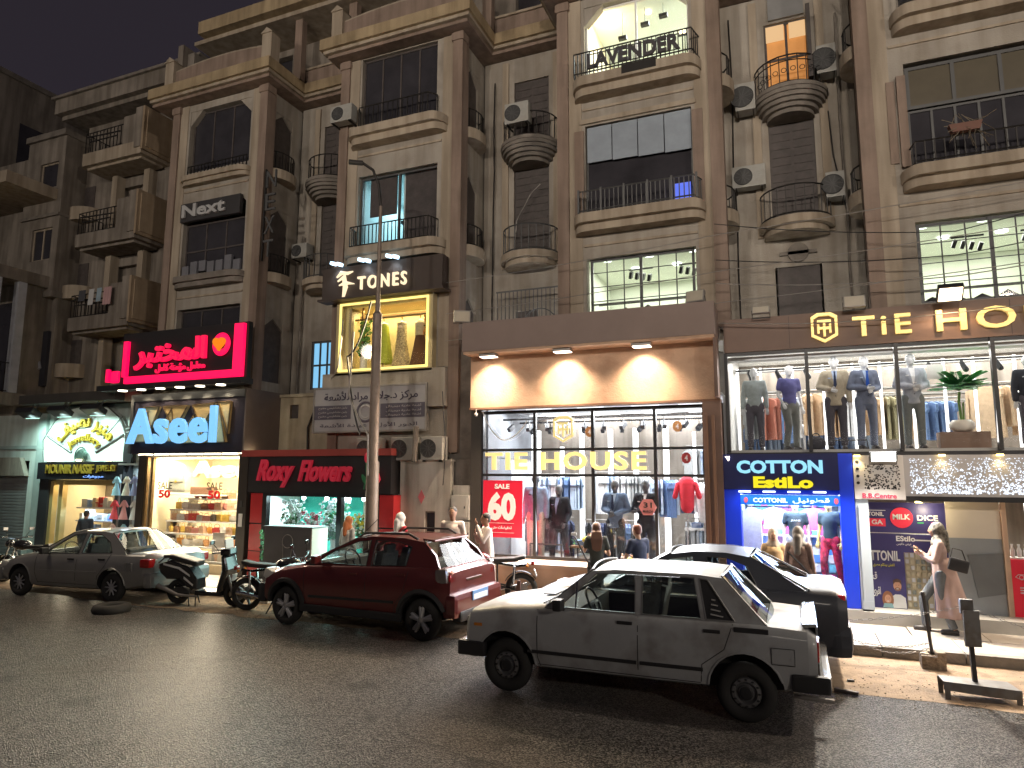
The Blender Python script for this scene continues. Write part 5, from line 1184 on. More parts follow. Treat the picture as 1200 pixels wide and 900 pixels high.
bouquet('yellow and white bunch by the woman at the flower shop', -9.0, 12.95, .9, .75, .2, [(.85, .7, .05), (.8, .8, .7)], 50, 4)
bouquet('white bunch low in the right flower window', -8.6, 13.1, .6, .9, .25, [W_, (.55, .7, .75)], 60, 5)
bouquet('green foliage plant standing left of the counter', -11.1, 12.5, .15, 1.1, .25, [(.1, .25, .08), (.05, .18, .08)], 60, 6)
MB().box(-9.15, -8.95, 13.3, 13.4, .3, 2.0).build('curtain_panel', M('pale_curtain', (.62, .66, .55), .8), RX)
k = thing('counter_cabinet', 'dark grey cabinet with a wire figure standing before the flower shop', 'cabinet', (-10.3, 12.1, .12), world=True)
kg = M('cabinet_grey', (.10, .095, .10), .6, var=.1)
MB().box(-10.75, -9.5, 11.95, 12.45, .15, 1.38).build('body', kg, k); MB().box(-9.5, -9.47, 11.94, 12.46, .15, 1.38).build('side_panel', M('cabinet_side', (.5, .43, .36), .6, var=.08), k)
MB().box(-10.77, -9.46, 11.93, 12.47, 1.381, 1.41).build('top', kg, k)
b = MB(); b.torus((-10.1, 11.93, 1.1), .14, .008, 'y', 16, 4).tube([(-10.24, 11.93, 1.1), (-10.2, 11.93, .7), (-10.35, 11.93, .4)], .008, 4).tube([(-9.96, 11.93, 1.1), (-10.02, 11.93, .65)], .008, 4); b.build('wire_figure', galv, k)

# ------------------------------------------------------------------ medical centre sign, TONES
MB().box(-10.2, -6.95, 13.0, 13.19, 4.0, 4.85).build('signboard_backing', stucco, B)
sg = thing('medical_sign', 'long white medical imaging centre board in Arabic, under the lit dress window', 'sign', (-8.9, 13.05, 4), world=True)
bw = M('sign_white_dull', (.40, .39, .40), .6, var=.08); grp = M('sign_purple_grey', (.10, .09, .12), .6)
MB().box(-10.38, -7.4, 12.98, 13.06, 3.5, 4.5).build('board', bw, sg); MB().wall(-10.41, -7.37, 3.47, 4.53, 12.96, 13.07, [(-10.37, -7.41, 3.51, 4.49)]).build('frame', galv, sg)
MB().box(-10.36, -9.35, 12.965, 12.979, 3.78, 4.1).box(-8.55, -7.42, 12.965, 12.979, 3.78, 4.1).build('blue_band', grp, sg)
text(arabic('مركز د.جلال مراد للأشعة'), -10.1, -7.6, 4.16, 4.42, 12.979, .012, M('sign_ink', (.05, .04, .07), .6), sg, 'arabic_lettering', .01)
for zz in (4.0, 3.9, 3.81):
    text(arabic('أشعة عادية ديجيتال'), -8.4, -7.5, zz, zz+.07, 12.965, .006, bw, sg, 'small_lettering'); text(arabic('رنين مغناطيسي مفتوح'), -10.25, -9.45, zz, zz+.07, 12.965, .006, bw, sg, 'small_lettering')
text(arabic('الدور الأول - عيادة الأشعة'), -10.2, -7.6, 3.57, 3.69, 12.979, .008, grp, sg, 'small_lettering')
MB().torus((-8.95, 12.97, 3.93), .22, .03, 'y', 24, 5, flat=.4).build('ring_emblem', grp, sg); MB().torus((-8.95, 12.965, 3.93), .14, .02, 'y', 20, 5, flat=.4).build('ring_emblem', bw, sg)
for k, (x, s) in enumerate(((-7.85, .62), (-7.15, .52), (-8.75, .6))):
    ac_unit(('air conditioner behind the low white wall, left of the pale pipe', 'air conditioner at the right end behind the low white wall', 'air conditioner half hidden by the lamp post under the medical board')[k], x, 12.95, 2.83, s, .5, .26)
tag(MB().tube([(-7.55, 12.8, 2.8), (-7.52, 12.8, 3.55)], .06, 8).build('pipe', conc), 'short pale pipe standing between the air conditioners', 'pipe')
T = thing('dress_shop_window', 'yellow lit first floor dress window framed by a glowing strip', 'shop window', (-8.5, 13.1, 5), world=True)
cy = M('tones_wall', (.62, .52, .30), .7, var=.04)
MB().box(-9.85, -7.3, 14.2, 14.3, 4.8, 6.6).box(-9.85, -9.8, 13.43, 14.2, 4.8, 6.6).box(-7.34, -7.3, 13.43, 14.2, 4.8, 6.6).box(-9.8, -7.34, 13.43, 14.2, 4.75, 4.87).box(-9.8, -7.34, 13.43, 14.2, 6.51, 6.55).build('room', cy, T)
MB().wall(-9.86, -7.28, 4.80, 6.58, 13.0, 13.19, [(-9.76, -7.38, 4.9, 6.48)]).build('frame', M('window_box_cream', (.5, .42, .25), .7), T)
ys_ = E('yellow_strip', (1, .80, .22), 1.6)
MB().wall(-9.76, -7.38, 4.88, 6.5, 12.97, 12.995, [(-9.71, -7.43, 4.93, 6.45)]).build('glow_strip', ys_, T)
MB().box(-9.75, -7.38, 13.12, 13.13, 4.9, 6.48).build('pane', glass, T)
area('room_lamp', (-8.55, 13.75, 6.49), 2.2, .5, 90, (1, .8, .36), (0, .2, -1))
MB().box(-9.7, -7.4, 13.5, 13.55, 6.2, 6.24).box(-9.5, -9.46, 13.5, 13.54, 4.87, 6.5).box(-9.7, -7.4, 13.7, 13.8, 6.3, 6.36).build('hanging_rail', M('bronze_frame'), T)
sg = thing('tones_sign', 'dark fascia with warm glowing TONES letters and a swirling F emblem', 'sign', (-8.6, 13, 6.9), world=True)
MB().box(-10.2, -6.98, 12.85, 13.12, 6.6, 7.36).box(-10.25, -6.9, 12.75, 13.12, 6.55, 6.599).build('fascia', M('tones_brown', (.055, .038, .03), .6, var=.1), sg)
lt = E('tones_letters', (1, .80, .52), 1.25)
text('TONES', -9.15, -7.85, 6.74, 7.05, 12.82, .06, lt, sg, 'letter', .012, split=True, spacing=1.35)
b = MB(); b.tube([(-9.75, 12.8, 7.1), (-9.62, 12.8, 7.2), (-9.45, 12.8, 7.17), (-9.3, 12.8, 7.2)], [.02, .05, .04, .015], 6).tube([(-9.72, 12.8, 7.0), (-9.55, 12.8, 7.1), (-9.5, 12.8, 6.85), (-9.55, 12.8, 6.6)], [.02, .06, .06, .03], 6).tube([(-9.68, 12.8, 6.9), (-9.5, 12.8, 6.95), (-9.25, 12.8, 6.9)], [.015, .05, .01], 6)
b.build('emblem', lt, sg)
for k, x in enumerate((-9.72, -8.95, -8.2)):
    t = thing('spotlight', 'small bluish spotlight over the TONES fascia, %s of three' % ('left', 'middle', 'right')[k], 'spotlight', (x, 12.72, 7.42), 0, 'spotlights over the TONES fascia')
    MB().cbox((-.08, 0, 0), (.14, .1, .08), bev=.02, ry=.3).cbox((.1, 0, -.04), (.14, .1, .08), bev=.02, ry=.3).build('lamp_head', E('icy_spot', (.55, .8, 1), 3.0), t)
    MB().tube([(0, .05, 0), (0, .3, .02)], .015, 5).build('bracket', iron, t)
    spot('spot_beam', (x, 12.68, 7.35), (0, .35, -1), 9, 110, .8, (.7, .85, 1), .04)
# dresses in the first floor window
def dress_form(label, x, z, m, kind=0):
    t = thing('dress_form', label, 'dress form', (x, 13.62, z), 0, 'dress forms in the yellow window')
    MB().tube([(0, 0, 0), (0, 0, .9)], .012, 6).lathe([(0, 0), (.12, 0), (.12, .01), (0, .01)], n=14).ell((0, 0, 1.32), (.02, .02, .05), n=8).build('pole', M('bronze_frame'), t)
    fused(MB().cap((0, 0, .85), (0, 0, 1.1), .10, .12, flat=.7).cap((-.1, 0, 1.18), (.1, 0, 1.18), .045, .045).cap((0, 0, 1.1), (0, 0, 1.24), .1, .035), .02, 'torso', M('mannequin_skin', (.75, .62, .5), .4), t)
    b = MB(); n = 30; vs = []; rows = 9; top = 1.2 if kind != 2 else .88; bot = .12 if kind else .25
    for i in range(rows+1):
        f = i/rows; zz = top+(bot-top)*f; r = .115+.12*f-.03*math.sin(f*PI)*(kind == 1)
        for j in range(n): a = 2*PI*j/n; q = r*(1+.13*f*math.sin(a*8)); vs.append((q*math.cos(a), q*math.sin(a)*.7, zz))
    b.add(vs, [(i*n+j, i*n+(j+1) % n, (i+1)*n+(j+1) % n, (i+1)*n+j) for i in range(rows) for j in range(n)]); b.build('dress', m, t, smooth=70)
    if kind == 2: MB().lathe([(.13, .86), (.125, 1.0), (.14, 1.15), (.08, 1.22)], n=16, sy=.72).build('blouse', cloth('blouse_cream', (.6, .55, .4)), t)
dress_form('yellow green gown on a form just right of the lamp post, first floor', -8.95, 4.88, cloth('gown_lime', (.42, .5, .06)), 0)
dress_form('patterned cream dress on a form at the middle of the yellow window', -8.45, 4.88, M('dress_pattern', (.5, .42, .25), .85, var=.7, scale=28), 1)
dress_form('brown pleated skirt with cream blouse on a form, right in the yellow window', -7.95, 4.88, cloth('skirt_brown', (.12, .06, .03)), 2)
bouquet('tall orange dried flowers at the right corner of the yellow window', -7.6, 13.55, 4.88, 1.35, .2, [(.75, .28, .03), (.8, .4, .08)], 110, 8)
bouquet('tall green grasses at the left of the yellow window behind the lamp post', -9.45, 13.55, 4.88, 1.3, .18, [(.12, .3, .05), (.2, .35, .08)], 90, 9, leaf=(.08, .3, .04))
# ------------------------------------------------------------------ TIE HOUSE, ground floor
C = thing('menswear_shop', 'ground floor menswear shop behind a black grid window under the uplit tan canopy', 'shop', (-3.7, 13, 0), world=True)
tan = M('tan_plaster', (.56, .38, .26), .7, var=.14, scale=1.6, bump=.3, bscale=30, dirt=((.30, .16, .09), 2.5, .4))
browncan = M('canopy_brown', (.27, .205, .18), .7, var=.08, scale=1.5)
MB().box(-6.22, -1.22, 12.35, 13.19, 5.02, 5.62).build('canopy_fascia', browncan, C)
MB().box(-6.20, -1.24, 12.37, 13.15, 4.97, 5.018).build('canopy_soffit', tan, C)
MB().box(-6.22, -1.26, 12.78, 13.19, 3.9, 4.969).build('sign_wall', tan, C)
MB().box(-6.23, -1.2, 12.74, 13.0, 3.86, 3.899).build('sign_wall_edge', M('edge_brown', (.2, .11, .07), .7), C)
MB().box(-1.52, -1.2, 12.72, 13.2, .3, 3.86).box(-1.26, -1.2, 12.40, 12.77, 3.9, 4.968).build('brown_pier', M('pier_brown', (.15, .085, .06), .5, var=.2, scale=2), C)
MB().box(-1.36, -1.31, 12.66, 12.719, .4, 3.6).box(-1.45, -1.43, 12.68, 12.719, .4, 3.6).build('down_pipe', M('edge_brown'), C)
MB().box(-6.28, -6.05, 12.95, 13.2, .3, 3.86).build('dark_pier', M('pier_dark', (.05, .045, .04), .6), C)
peach = M('peach_render', (.62, .40, .27), .75, var=.10, scale=3, bump=.25, dirt=((.4, .24, .16), 3, .4))
MB().box(-6.25, -1.2, 12.3, 13.0, .15, .80).build('low_wall', peach, C); MB().box(-6.28, -1.18, 12.24, 13.02, .801, .87).build('ledge', M('ledge_stone', (.6, .42, .3), .5, var=.08), C)
f = MB(); xs = [-6.04, -4.87, -3.655, -2.44, -1.53]; zs = [.88, 2.52, 3.03, 3.8]
f.wall(-6.07, -1.5, .871, 3.84, 12.98, 13.05, [(xs[i]+.03, xs[i+1]-.03, .93 if j == 0 else zs[j]+.025, zs[j+1]-.025) for i in range(4) for j in range(3)])
f.build('window_frame', black, C)
MB().box(-6.04, -1.53, 13.01, 13.02, .93, 3.8).build('pane', glass, C)
whitef = M('shop_floor', (.62, .62, .6), .25, var=.05)
FZ = .62
MB().box(-6.1, -1.2, 13.06, 18, FZ-.1, FZ).build('shop_floor', whitef, C)
MB().box(-6.1, -1.2, 18, 18.1, FZ, 4.0).box(-6.15, -6.1, 13.06, 18, FZ, 4.0).box(-1.2, -1.15, 13.2, 18, FZ, 4.0).build('room_wall', M('shop_grey_wall', (.66, .68, .71), .7, var=.05), C)
MB().box(-6.1, -1.2, 13.06, 18, 4.0, 4.05).build('shop_ceiling', M('shop_ceiling', (.68, .7, .72), .8), C)
area('shop_lamp', (-3.7, 14.2, 3.92), 4.2, 1.2, 430, (.93, .97, 1), (0, -.45, -1)); area('shop_lamp', (-3.7, 16.3, 3.92), 4.2, 1.5, 470, (.93, .97, 1), (0, -.2, -1)); area('window_lamp', (-3.7, 13.16, 3.92), 4.2, .12, 170, (1, .98, .95), (0, .6, -1))
b = MB()
for _x in (-5.3, -4.1, -2.9, -1.9):
    for _y in (14.6, 15.7, 16.9): b.box(_x-.3, _x+.3, _y-.22, _y+.22, 3.955, 3.99)
b.build('ceiling_light_panel', E('led_white', (.95, .98, 1), 2.6), C)
b = MB(); random.seed(21)

for x, z in ((-5.8, 3.6), (-4.7, 3.7), (-4.0, 3.6), (-3.4, 3.6), (-2.7, 3.7), (-2.1, 3.5), (-5.2, 3.2)):
    b.box(x, x+.05, 15.2+random.uniform(0, .5), 15.3+.5, .8, z)
for y in (14.5, 15.4, 16.6): b.box(-5.9, -1.4, y, y+.06, 3.93, 3.96)
b.build('light_tube', E('led_white', (.95, .98, 1), 2.6), C)
b = MB()
for r, y in enumerate((14.0, 15.0)):
    b.box(-6.0, -1.4, y, y+.03, 3.72, 3.76)
    for k in range(11): 
        x = -5.8+k*.42+r*.15; b.box(x-.008, x+.008, y, y+.015, 3.6, 3.72).cbox((x, y, 3.55), (.08, .18, .09), rx=.6, rz=.4*((k % 3)-1))
b.build('track_spotlight', black, C)
MB().box(-4.9, -2.2, 16.9, 17.2, .6, 3.2).build('partition', M('panel_grey', (.42, .43, .45), .6), C)
MB().box(-6.09, -6.04, 13.3, 17.9, 2.9, 3.95).box(-6.09, -6.04, 13.3, 14.6, .62, 2.88).build('side_panel', M('panel_slate', (.16, .17, .19), .6), C)
for _z in (1.35, 1.75, 2.15, 2.55, 2.95):
    MB().box(-4.85, -2.25, 16.55, 16.9, _z, _z+.03).build('wall_shelf', whitef, C)
    for _k in range(9):
        _q = MB(); [_q.cbox((-4.7+_k*.28+random.uniform(-.02, .02), 16.7, _z+.06+.035*_i), (.22, .28, .03), bev=.008) for _i in range(random.choice((2, 4, 5, 6)))]
        _q.build('folded_stack', M('stack_%d' % (_k % 5), [(.1, .14, .25), (.7, .7, .7), (.3, .31, .33), (.35, .45, .6), (.05, .05, .07)][_k % 5], .9), C)
MB().box(-4.9, -1.6, 13.3, 13.34, .63, .66).build('window_step', whitef, C)
MB().box(-5.9, -5.0, 13.25, 13.9, .63, .75).wall(-5.1, -4.4, .64, 1.15, 13.3, 13.32, [(-5.07, -4.43, .67, 1.12)]).build('plinth', irong, C)
# folded shirts and goods
def table(label, x0, x1, y, z, mt, group=None):
    t = thing('display_table', label, 'table', ((x0+x1)/2, y, FZ), 0, group)
    MB().cbox((0, 0, z), (x1-x0, .5, .04)).build('table_top', mt, t)
    for sx in (-1, 1):
        for sy in (-1, 1): MB().cbox((sx*(x1-x0)*.47, sy*.22, z/2-.02), (.03, .03, z-.04)).build('leg', black, t)
    k = int((x1-x0)/.26)
    for i in range(k):
        b = MB()
        for q in range(3): b.cbox(((i+.5-k/2)*.25, 0, z+.04+.035*q), (.2, .28, .03), bev=.01)
        b.build('folded_shirt', cloth(*[('folded_blue', (.2, .3, .5)), ('folded_white', (.75, .75, .75)), ('folded_grey', (.35, .36, .38)), ('folded_pink', (.6, .3, .3))][i % 4]), t)
    return t
table('low wooden display table with folded clothes in the middle of the window', -4.35, -3.5, 13.9, .45, M('oak', (.32, .18, .09), .5))
table('display table with stacked garments at the far right of the ground floor shop', -2.2, -1.5, 15.0, .8, white)
def garment_mesh(L, w, m, kind=0):
    b = MB(); prof = [(0, .0), (w*.18, -.02), (w*.5, -.07), (w*.52, -.18), (w*.38, -.22), (w*.4, -L*.6), (w*.43, -L)] if kind == 0 else [(0, 0), (w*.3, -.01), (w*.32, -.1), (w*.36, -L)]
    poly = [(x, z) for x, z in prof]+[(-x, z) for x, z in reversed(prof[1:])]
    b.prism(poly, 'x', -.022, .022)
    if kind == 0: b.prism([(w*.42, -.08), (w*.5, -.08), (w*.56, -L*.62), (w*.44, -L*.62)], 'x', -.03, .03)
    b.tube([(0, 0, 0), (0, 0, .05), (0, .02, .07)], .004, 4, 1)
    return b.mesh('garment', [m, galv])
def rack(label, x0, x1, y, z, cols, group, L=.75, seed=1, step=.062, turn=.25, legs=True, base=None):
    rnd = random.Random(seed)
    t = thing('clothes_rail', label, 'clothes rail', ((x0+x1)/2, y, z), 0, group)
    b = MB().tube([(x0-(x0+x1)/2, 0, 0), (x1-(x0+x1)/2, 0, 0)], .014, 6)
    if base is not None:
        for s in (-1, 1): b.tube([(s*(x1-x0)/2, 0, 0), (s*(x1-x0)/2, 0, base-z)], .014, 6)
    b.build('rail', galv, t)
    ms = [garment_mesh(L*rnd.uniform(.85, 1.1), .5, cloth(*c), 0) for c in cols]
    x = x0+.05; i = 0
    while x < x1-.03:
        m_ = ms[min(len(ms)-1, int(i/4)) if len(ms) > 1 else 0]
        m_ = ms[(i//4) % len(ms)]
        o = bpy.data.objects.new('garment', m_); COL.objects.link(o); o.parent = t; o.location = (x-(x0+x1)/2, 0, -.07); o.rotation_euler = (0, 0, rnd.uniform(-turn, turn)+.35); x += step*rnd.uniform(.8, 1.3); i += 1
    return t
BL = ('denim_blue', (.12, .2, .38)); LB_ = ('pale_blue', (.42, .52, .66)); WH = ('white_cotton', (.75, .76, .78)); TN = ('tan_knit', (.5, .33, .19)); CM = ('camel', (.58, .42, .27)); RS = ('rust_knit', (.42, .16, .11)); GYc = ('grey_knit', (.35, .36, .36)); NV = ('navy', (.03, .04, .09)); RD = ('red_cloth', (.6, .03, .05)); DK = ('charcoal', (.05, .05, .06)); OL = ('olive', (.28, .25, .14)); PK = ('plum', (.2, .08, .09))
gk = 'rails of clothes in the ground floor shop'
rack('rail of white and pale blue shirts behind the left mannequins, ground floor', -5.6, -4.5, 15.2, 2.55, [LB_, WH, BL, LB_], gk, .8, 1)
rack('rail of pale shirts behind the window centre, ground floor', -4.3, -3.0, 15.4, 2.6, [WH, LB_, WH, GYc], gk, .8, 2)
rack('rail of denim and pale jackets right of centre, ground floor', -2.95, -2.35, 15.0, 2.5, [LB_, BL], gk, .8, 3)
rack('rail of navy, white and red clothes at the right end, ground floor', -2.3, -1.4, 14.9, 2.45, [NV, WH, RD, WH], gk, .7, 4)
rack('upper rail with white and blue shirts at the far right, ground floor', -2.3, -1.35, 16.0, 3.2, [GYc, LB_, RD], gk, .6, 5)
t = thing('potted_plant', 'small green plant inside the ground floor shop window, between the dark suits', 'plant', (-4.25, 14.3, FZ), world=False)
def fern(t, h, n, L, seed, col=(.03, .2, .05), w=.05):
    rnd = random.Random(seed); st = MB(); lf = MB()
    for k in range(n):
        a = 2*PI*k/n*2.4; e = rnd.uniform(.4, 1.15); tip = Vector((math.cos(a)*math.cos(e), math.sin(a)*math.cos(e), math.sin(e)))*L*rnd.uniform(.7, 1.1)
        p0 = Vector((0, 0, h)); pts = [p0+tip*f+Vector((0, 0, -.28*L*f*f)) for f in (0, .25, .5, .75, 1)]
        st.tube(pts, .006, 4)
        for i in range(12):
            f = .2+.8*i/12; c = p0+tip*f+Vector((0, 0, -.28*L*f*f)); sd = Vector((-math.sin(a), math.cos(a), 0))
            for s in (-1, 1):
                d = (sd*s+tip.normalized()*.7+Vector((0, 0, -.25))).normalized(); q = L*.34*(1-.55*f); u = d.cross(Vector((0, 0, 1))).normalized()*w*.35
                lf.add([c, c+d*q*.5+u, c+d*q, c+d*q*.5-u], [(0, 1, 2, 3)])
    st.build('stems', M('stem_green', (.06, .16, .05), .7), t); lf.build('fronds', M('frond_green_%d' % int(col[1]*100), col, .5, var=.3, scale=9), t)
MB().lathe([(.0, 0), (.12, 0), (.15, .25), (.12, .25), (0, .23)], n=14).build('pot', white, t); fern(t, .3, 16, .5, 3, w=.08)
# posters and wall notes
t = thing('sale_poster', 'red SALE 60 poster standing behind the ground floor window, left', 'poster', (-5.55, 13, 1.8), world=True)
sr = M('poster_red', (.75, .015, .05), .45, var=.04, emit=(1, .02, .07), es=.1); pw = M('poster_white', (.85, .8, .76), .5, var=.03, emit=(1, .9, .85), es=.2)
MB().box(-5.99, -5.12, 12.955, 12.975, 1.27, 2.41).build('sheet', sr, t)
text('SALE', -5.73, -5.4, 2.24, 2.34, 12.955, .006, pw, t, 'letter', .04, split=True); text('60', -5.88, -5.26, 1.6, 2.18, 12.955, .006, pw, t, 'number', .05, split=True)
text(arabic('تخفيضات حتى'), -5.8, -5.35, 1.42, 1.5, 12.955, .006, pw, t, 'small_lettering', .02)
for z in (1.55, 1.36): MB().box(-5.85, -5.3, 12.95, 12.955, z, z+.006).build('rule', pw, t)
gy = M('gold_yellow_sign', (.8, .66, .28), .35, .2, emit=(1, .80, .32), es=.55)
def hexlogo(t, cx, cz, s, y, m, d=.05):
    hx = [(cx-s*.8, cz+s*.75), (cx-s*.4, cz+s), (cx+s*.4, cz+s), (cx+s*.8, cz+s*.75), (cx+s*.8, cz-s*.55), (cx, cz-s), (cx-s*.8, cz-s*.55)]
    hi = [(cx+(p[0]-cx)*.8, cz+(p[1]-cz)*.8) for p in hx]; n = len(hx)
    b = MB(); vs = [(p[0], y, p[1]) for p in hx+hi]+[(p[0], y-d, p[1]) for p in hx+hi]
    for i in range(n):
        j = (i+1) % n; b.add([vs[i], vs[j], vs[n+j], vs[n+i], vs[2*n+i], vs[2*n+j], vs[3*n+j], vs[3*n+i]], [(4, 5, 6, 7), (0, 3, 2, 1), (0, 1, 5, 4), (2, 3, 7, 6)])
    b.build('logo_ring', m, t)
    w = s*.13
    MB().box(cx-s*.42, cx+s*.42, y-d, y, cz+s*.36, cz+s*.52).box(cx-w*.55, cx+w*.55, y-d-.002, y, cz-s*.58, cz+s*.36).box(cx-s*.42, cx-s*.42+w, y-d, y, cz-s*.36, cz+s*.24).box(cx+s*.42-w, cx+s*.42, y-d, y, cz-s*.36, cz+s*.24).box(cx-s*.42, cx+s*.42, y-d+.004, y, cz-s*.1, cz+s*.06).build('logo_monogram', m, t)
sg = thing('window_sign', 'gold TIE HOUSE letters and TH shield standing behind the ground floor glass', 'sign', (-4.2, 12.96, 3), world=True)
text('TIE HOUSE', -5.93, -2.6, 2.62, 2.98, 12.965, .05, gy, sg, 'letter', .03, split=True, spacing=1.15); hexlogo(sg, -4.24, 3.43, .26, 12.965, gy)
for lb, x, z, c in (('orange tag with a 4 on a leaf shape hung in the upper window centre', -3.78, 3.38, (.7, .3, .1)), ('orange tag with a 4 hung at the upper right of the window', -2.05, 3.45, (.75, .35, .12)), ('small red price tag in the right window', -1.9, 2.85, (.8, .1, .1))):
    t = thing('price_tag', lb, 'tag', (x, 13.2, z), world=True); MB().lathe([(0, 0), (.09, 0), (.09, .012), (0, .012)], (x, 13.2, z), 10, 'y', sx=1, sy=1.2).build('card', M('tag_%d' % int(c[1]*100), c, .5), t)
    text('4', x-.03, x+.03, z-.05, z+.05, 13.2, .006, pw, t, 'number', .02)
t = thing('round_sticker', 'dusky pink hexagonal sticker on the glass beside the fourth suit', 'sticker', (-2.62, 12.97, 1.9), world=True)
MB().lathe([(0, 0), (.17, 0), (.17, .008), (0, .008)], (-2.6, 12.965, 1.93), 6, 'y').build('disc', M('dusky_pink', (.45, .16, .16), .5), t); text('31', -2.68, -2.52, 1.92, 2.02, 12.965, .004, sgm, t, 'number', .02); text('MARCH', -2.69, -2.51, 1.83, 1.88, 12.965, .004, sgm, t, 'lettering', .02)
# hanging white cable in the window corner
cable('loose white cable looped in the upper left corner of the shop window', [(-6.0, 12.9, 3.85), (-5.7, 12.9, 3.35), (-5.4, 12.9, 3.25), (-5.0, 12.9, 3.6)], .012, white, sag=.06)
# mannequins of the ground floor window
navy = cloth('suit_navy', (.03, .045, .10)); dark = cloth('suit_black', (.02, .022, .03)); steel = cloth('suit_blue', (.13, .19, .30)); crm_ = cloth('trouser_cream', (.6, .57, .5)); greyj = cloth('suit_pale_grey', (.4, .42, .46))
MG = M('mannequin_dark', (.10, .10, .11), .35)
mannequin('mannequin in pale blue jacket and cream trousers beside the red poster', -5.05, 13.55, FZ+.12, 1.82, .1, kind='jacket', top=cloth('jacket_paleblue', (.3, .4, .58)), bottom=crm_, shirt=navy, skin=MG)
mannequin('mannequin in black suit with wide stance, second from the left in the window', -4.55, 13.6, FZ+.0, 1.72, -.2, kind='jacket', top=dark, bottom=dark, shirt=cloth('shirt_blue', (.3, .4, .6)), skin=MG, arms=dict(lw=(-.2, -.1, .95), rw=(.2, -.12, .95)), legs=dict(lk=(-.14, -.05, .5), la=(-.2, .02, .08), rk=(.15, -.02, .5), ra=(.22, .05, .08)), shoes=M('shoe_brown', (.2, .07, .04), .4))
mannequin('mannequin in blue jacket, waistcoat and tie with hands joined, third in the window', -3.35, 13.5, FZ+.05, 1.78, -.1, kind='jacket', top=steel, bottom=dark, shirt=LB_ and cloth(*LB_), tie=navy, skin=MG, arms=HANDS_FRONT)
mannequin('mannequin in black dinner suit with crossed hands, fourth in the window', -2.75, 13.55, FZ+.05, 1.78, -.15, kind='jacket', top=dark, bottom=dark, shirt=cloth(*WH), tie=dark, skin=MG, arms=ARMS_CROSS)
for k, (x, c) in enumerate(((-2.05, RD), (-1.75, WH))):
    t = thing('torso_form', ('red shirt on a bust form at the right of the ground floor shop', 'white shirt and cap on a bust form at the far right, ground floor')[k], 'bust form', (x, 14.2+.2*k, 1.9-.2*k))
    MB().cap((0, 0, 0), (0, 0, .45), .13, .16, flat=.7).cap((-.14, 0, .45), (.14, 0, .45), .06, .06).cap((-.17, 0, .45), (-.24, 0, .2), .05, .05).cap((.17, 0, .45), (.24, 0, .2), .05, .05).build('shirt', cloth(*c), t, smooth=60)
    MB().tube([(0, 0, FZ-1.9+.2*k), (0, 0, 0)], .015, 6).build('pole', galv, t)
# canopy floodlights and top floodlights
def flood(label, x, y, z, lit, rz=0, tilt=-.6, w=.34, h=.24, group='floodlights on the shop fascias'):
    t = thing('floodlight', label, 'floodlight', (x, y, z), rz, group)
    MB().cbox((0, 0, 0), (w, .09, h), rx=-tilt, bev=.015).build('housing', galv if not lit else black, t)
    R_ = Matrix.Rotation(-tilt, 3, 'X'); p = R_@Vector((0, -.05, 0))
    MB().cbox(p, (w*.88, .01, h*.84), rx=-tilt).build('lamp_glass', lit or M('lamp_glass_off', (.5, .45, .36), .4, var=.1), t)
    MB().tube([(-w*.5, 0, 0), (-w*.5, .1, -.12), (w*.5, .1, -.12), (w*.5, 0, 0)], .012, 5).build('bracket', irong, t); return t
wl = E('flood_peach_white', (1, .78, .6), 8)
for k, (x, nm) in enumerate(((-5.68, 'left'), (-4.1, 'middle'), (-2.55, 'right'))):
    t = thing('floodlight', 'lit square floodlight under the tan canopy, %s of three' % nm, 'floodlight', (x, 12.5, 4.9), 0, 'lit floodlights under the canopy')
    MB().cbox((0, 0, .03), (.36, .22, .05), bev=.01).build('housing', galv, t); MB().cbox((0, 0, 0), (.32, .19, .012)).build('lamp_glass', wl, t)
    spot('canopy_flood_beam', (x, 12.56, 4.88), (0, .16, -1), 620, 125, 1, (1, .76, .54), .1); spot('canopy_flood_spill', (x, 12.45, 4.86), (0, -.8, -1), 560, 130, .8, (1, .76, .52), .1)
flood('square unlit floodlight on an arm at the left end of the canopy', -6.2, 12.3, 5.75, None, .5, -.2)
flood('black shaded floodlight above the right end of the canopy', -1.55, 12.5, 5.75, None, -.2, .3)
tag(MB().ell((-6.05, 12.7, 3.75), (.04, .04, .04), n=10).box(-6.06, -6.04, 12.69, 12.71, 3.78, 3.86).build('bulb', galv, smooth=60), 'tiny bulb hanging below the left end of the tan sign wall', 'bulb')

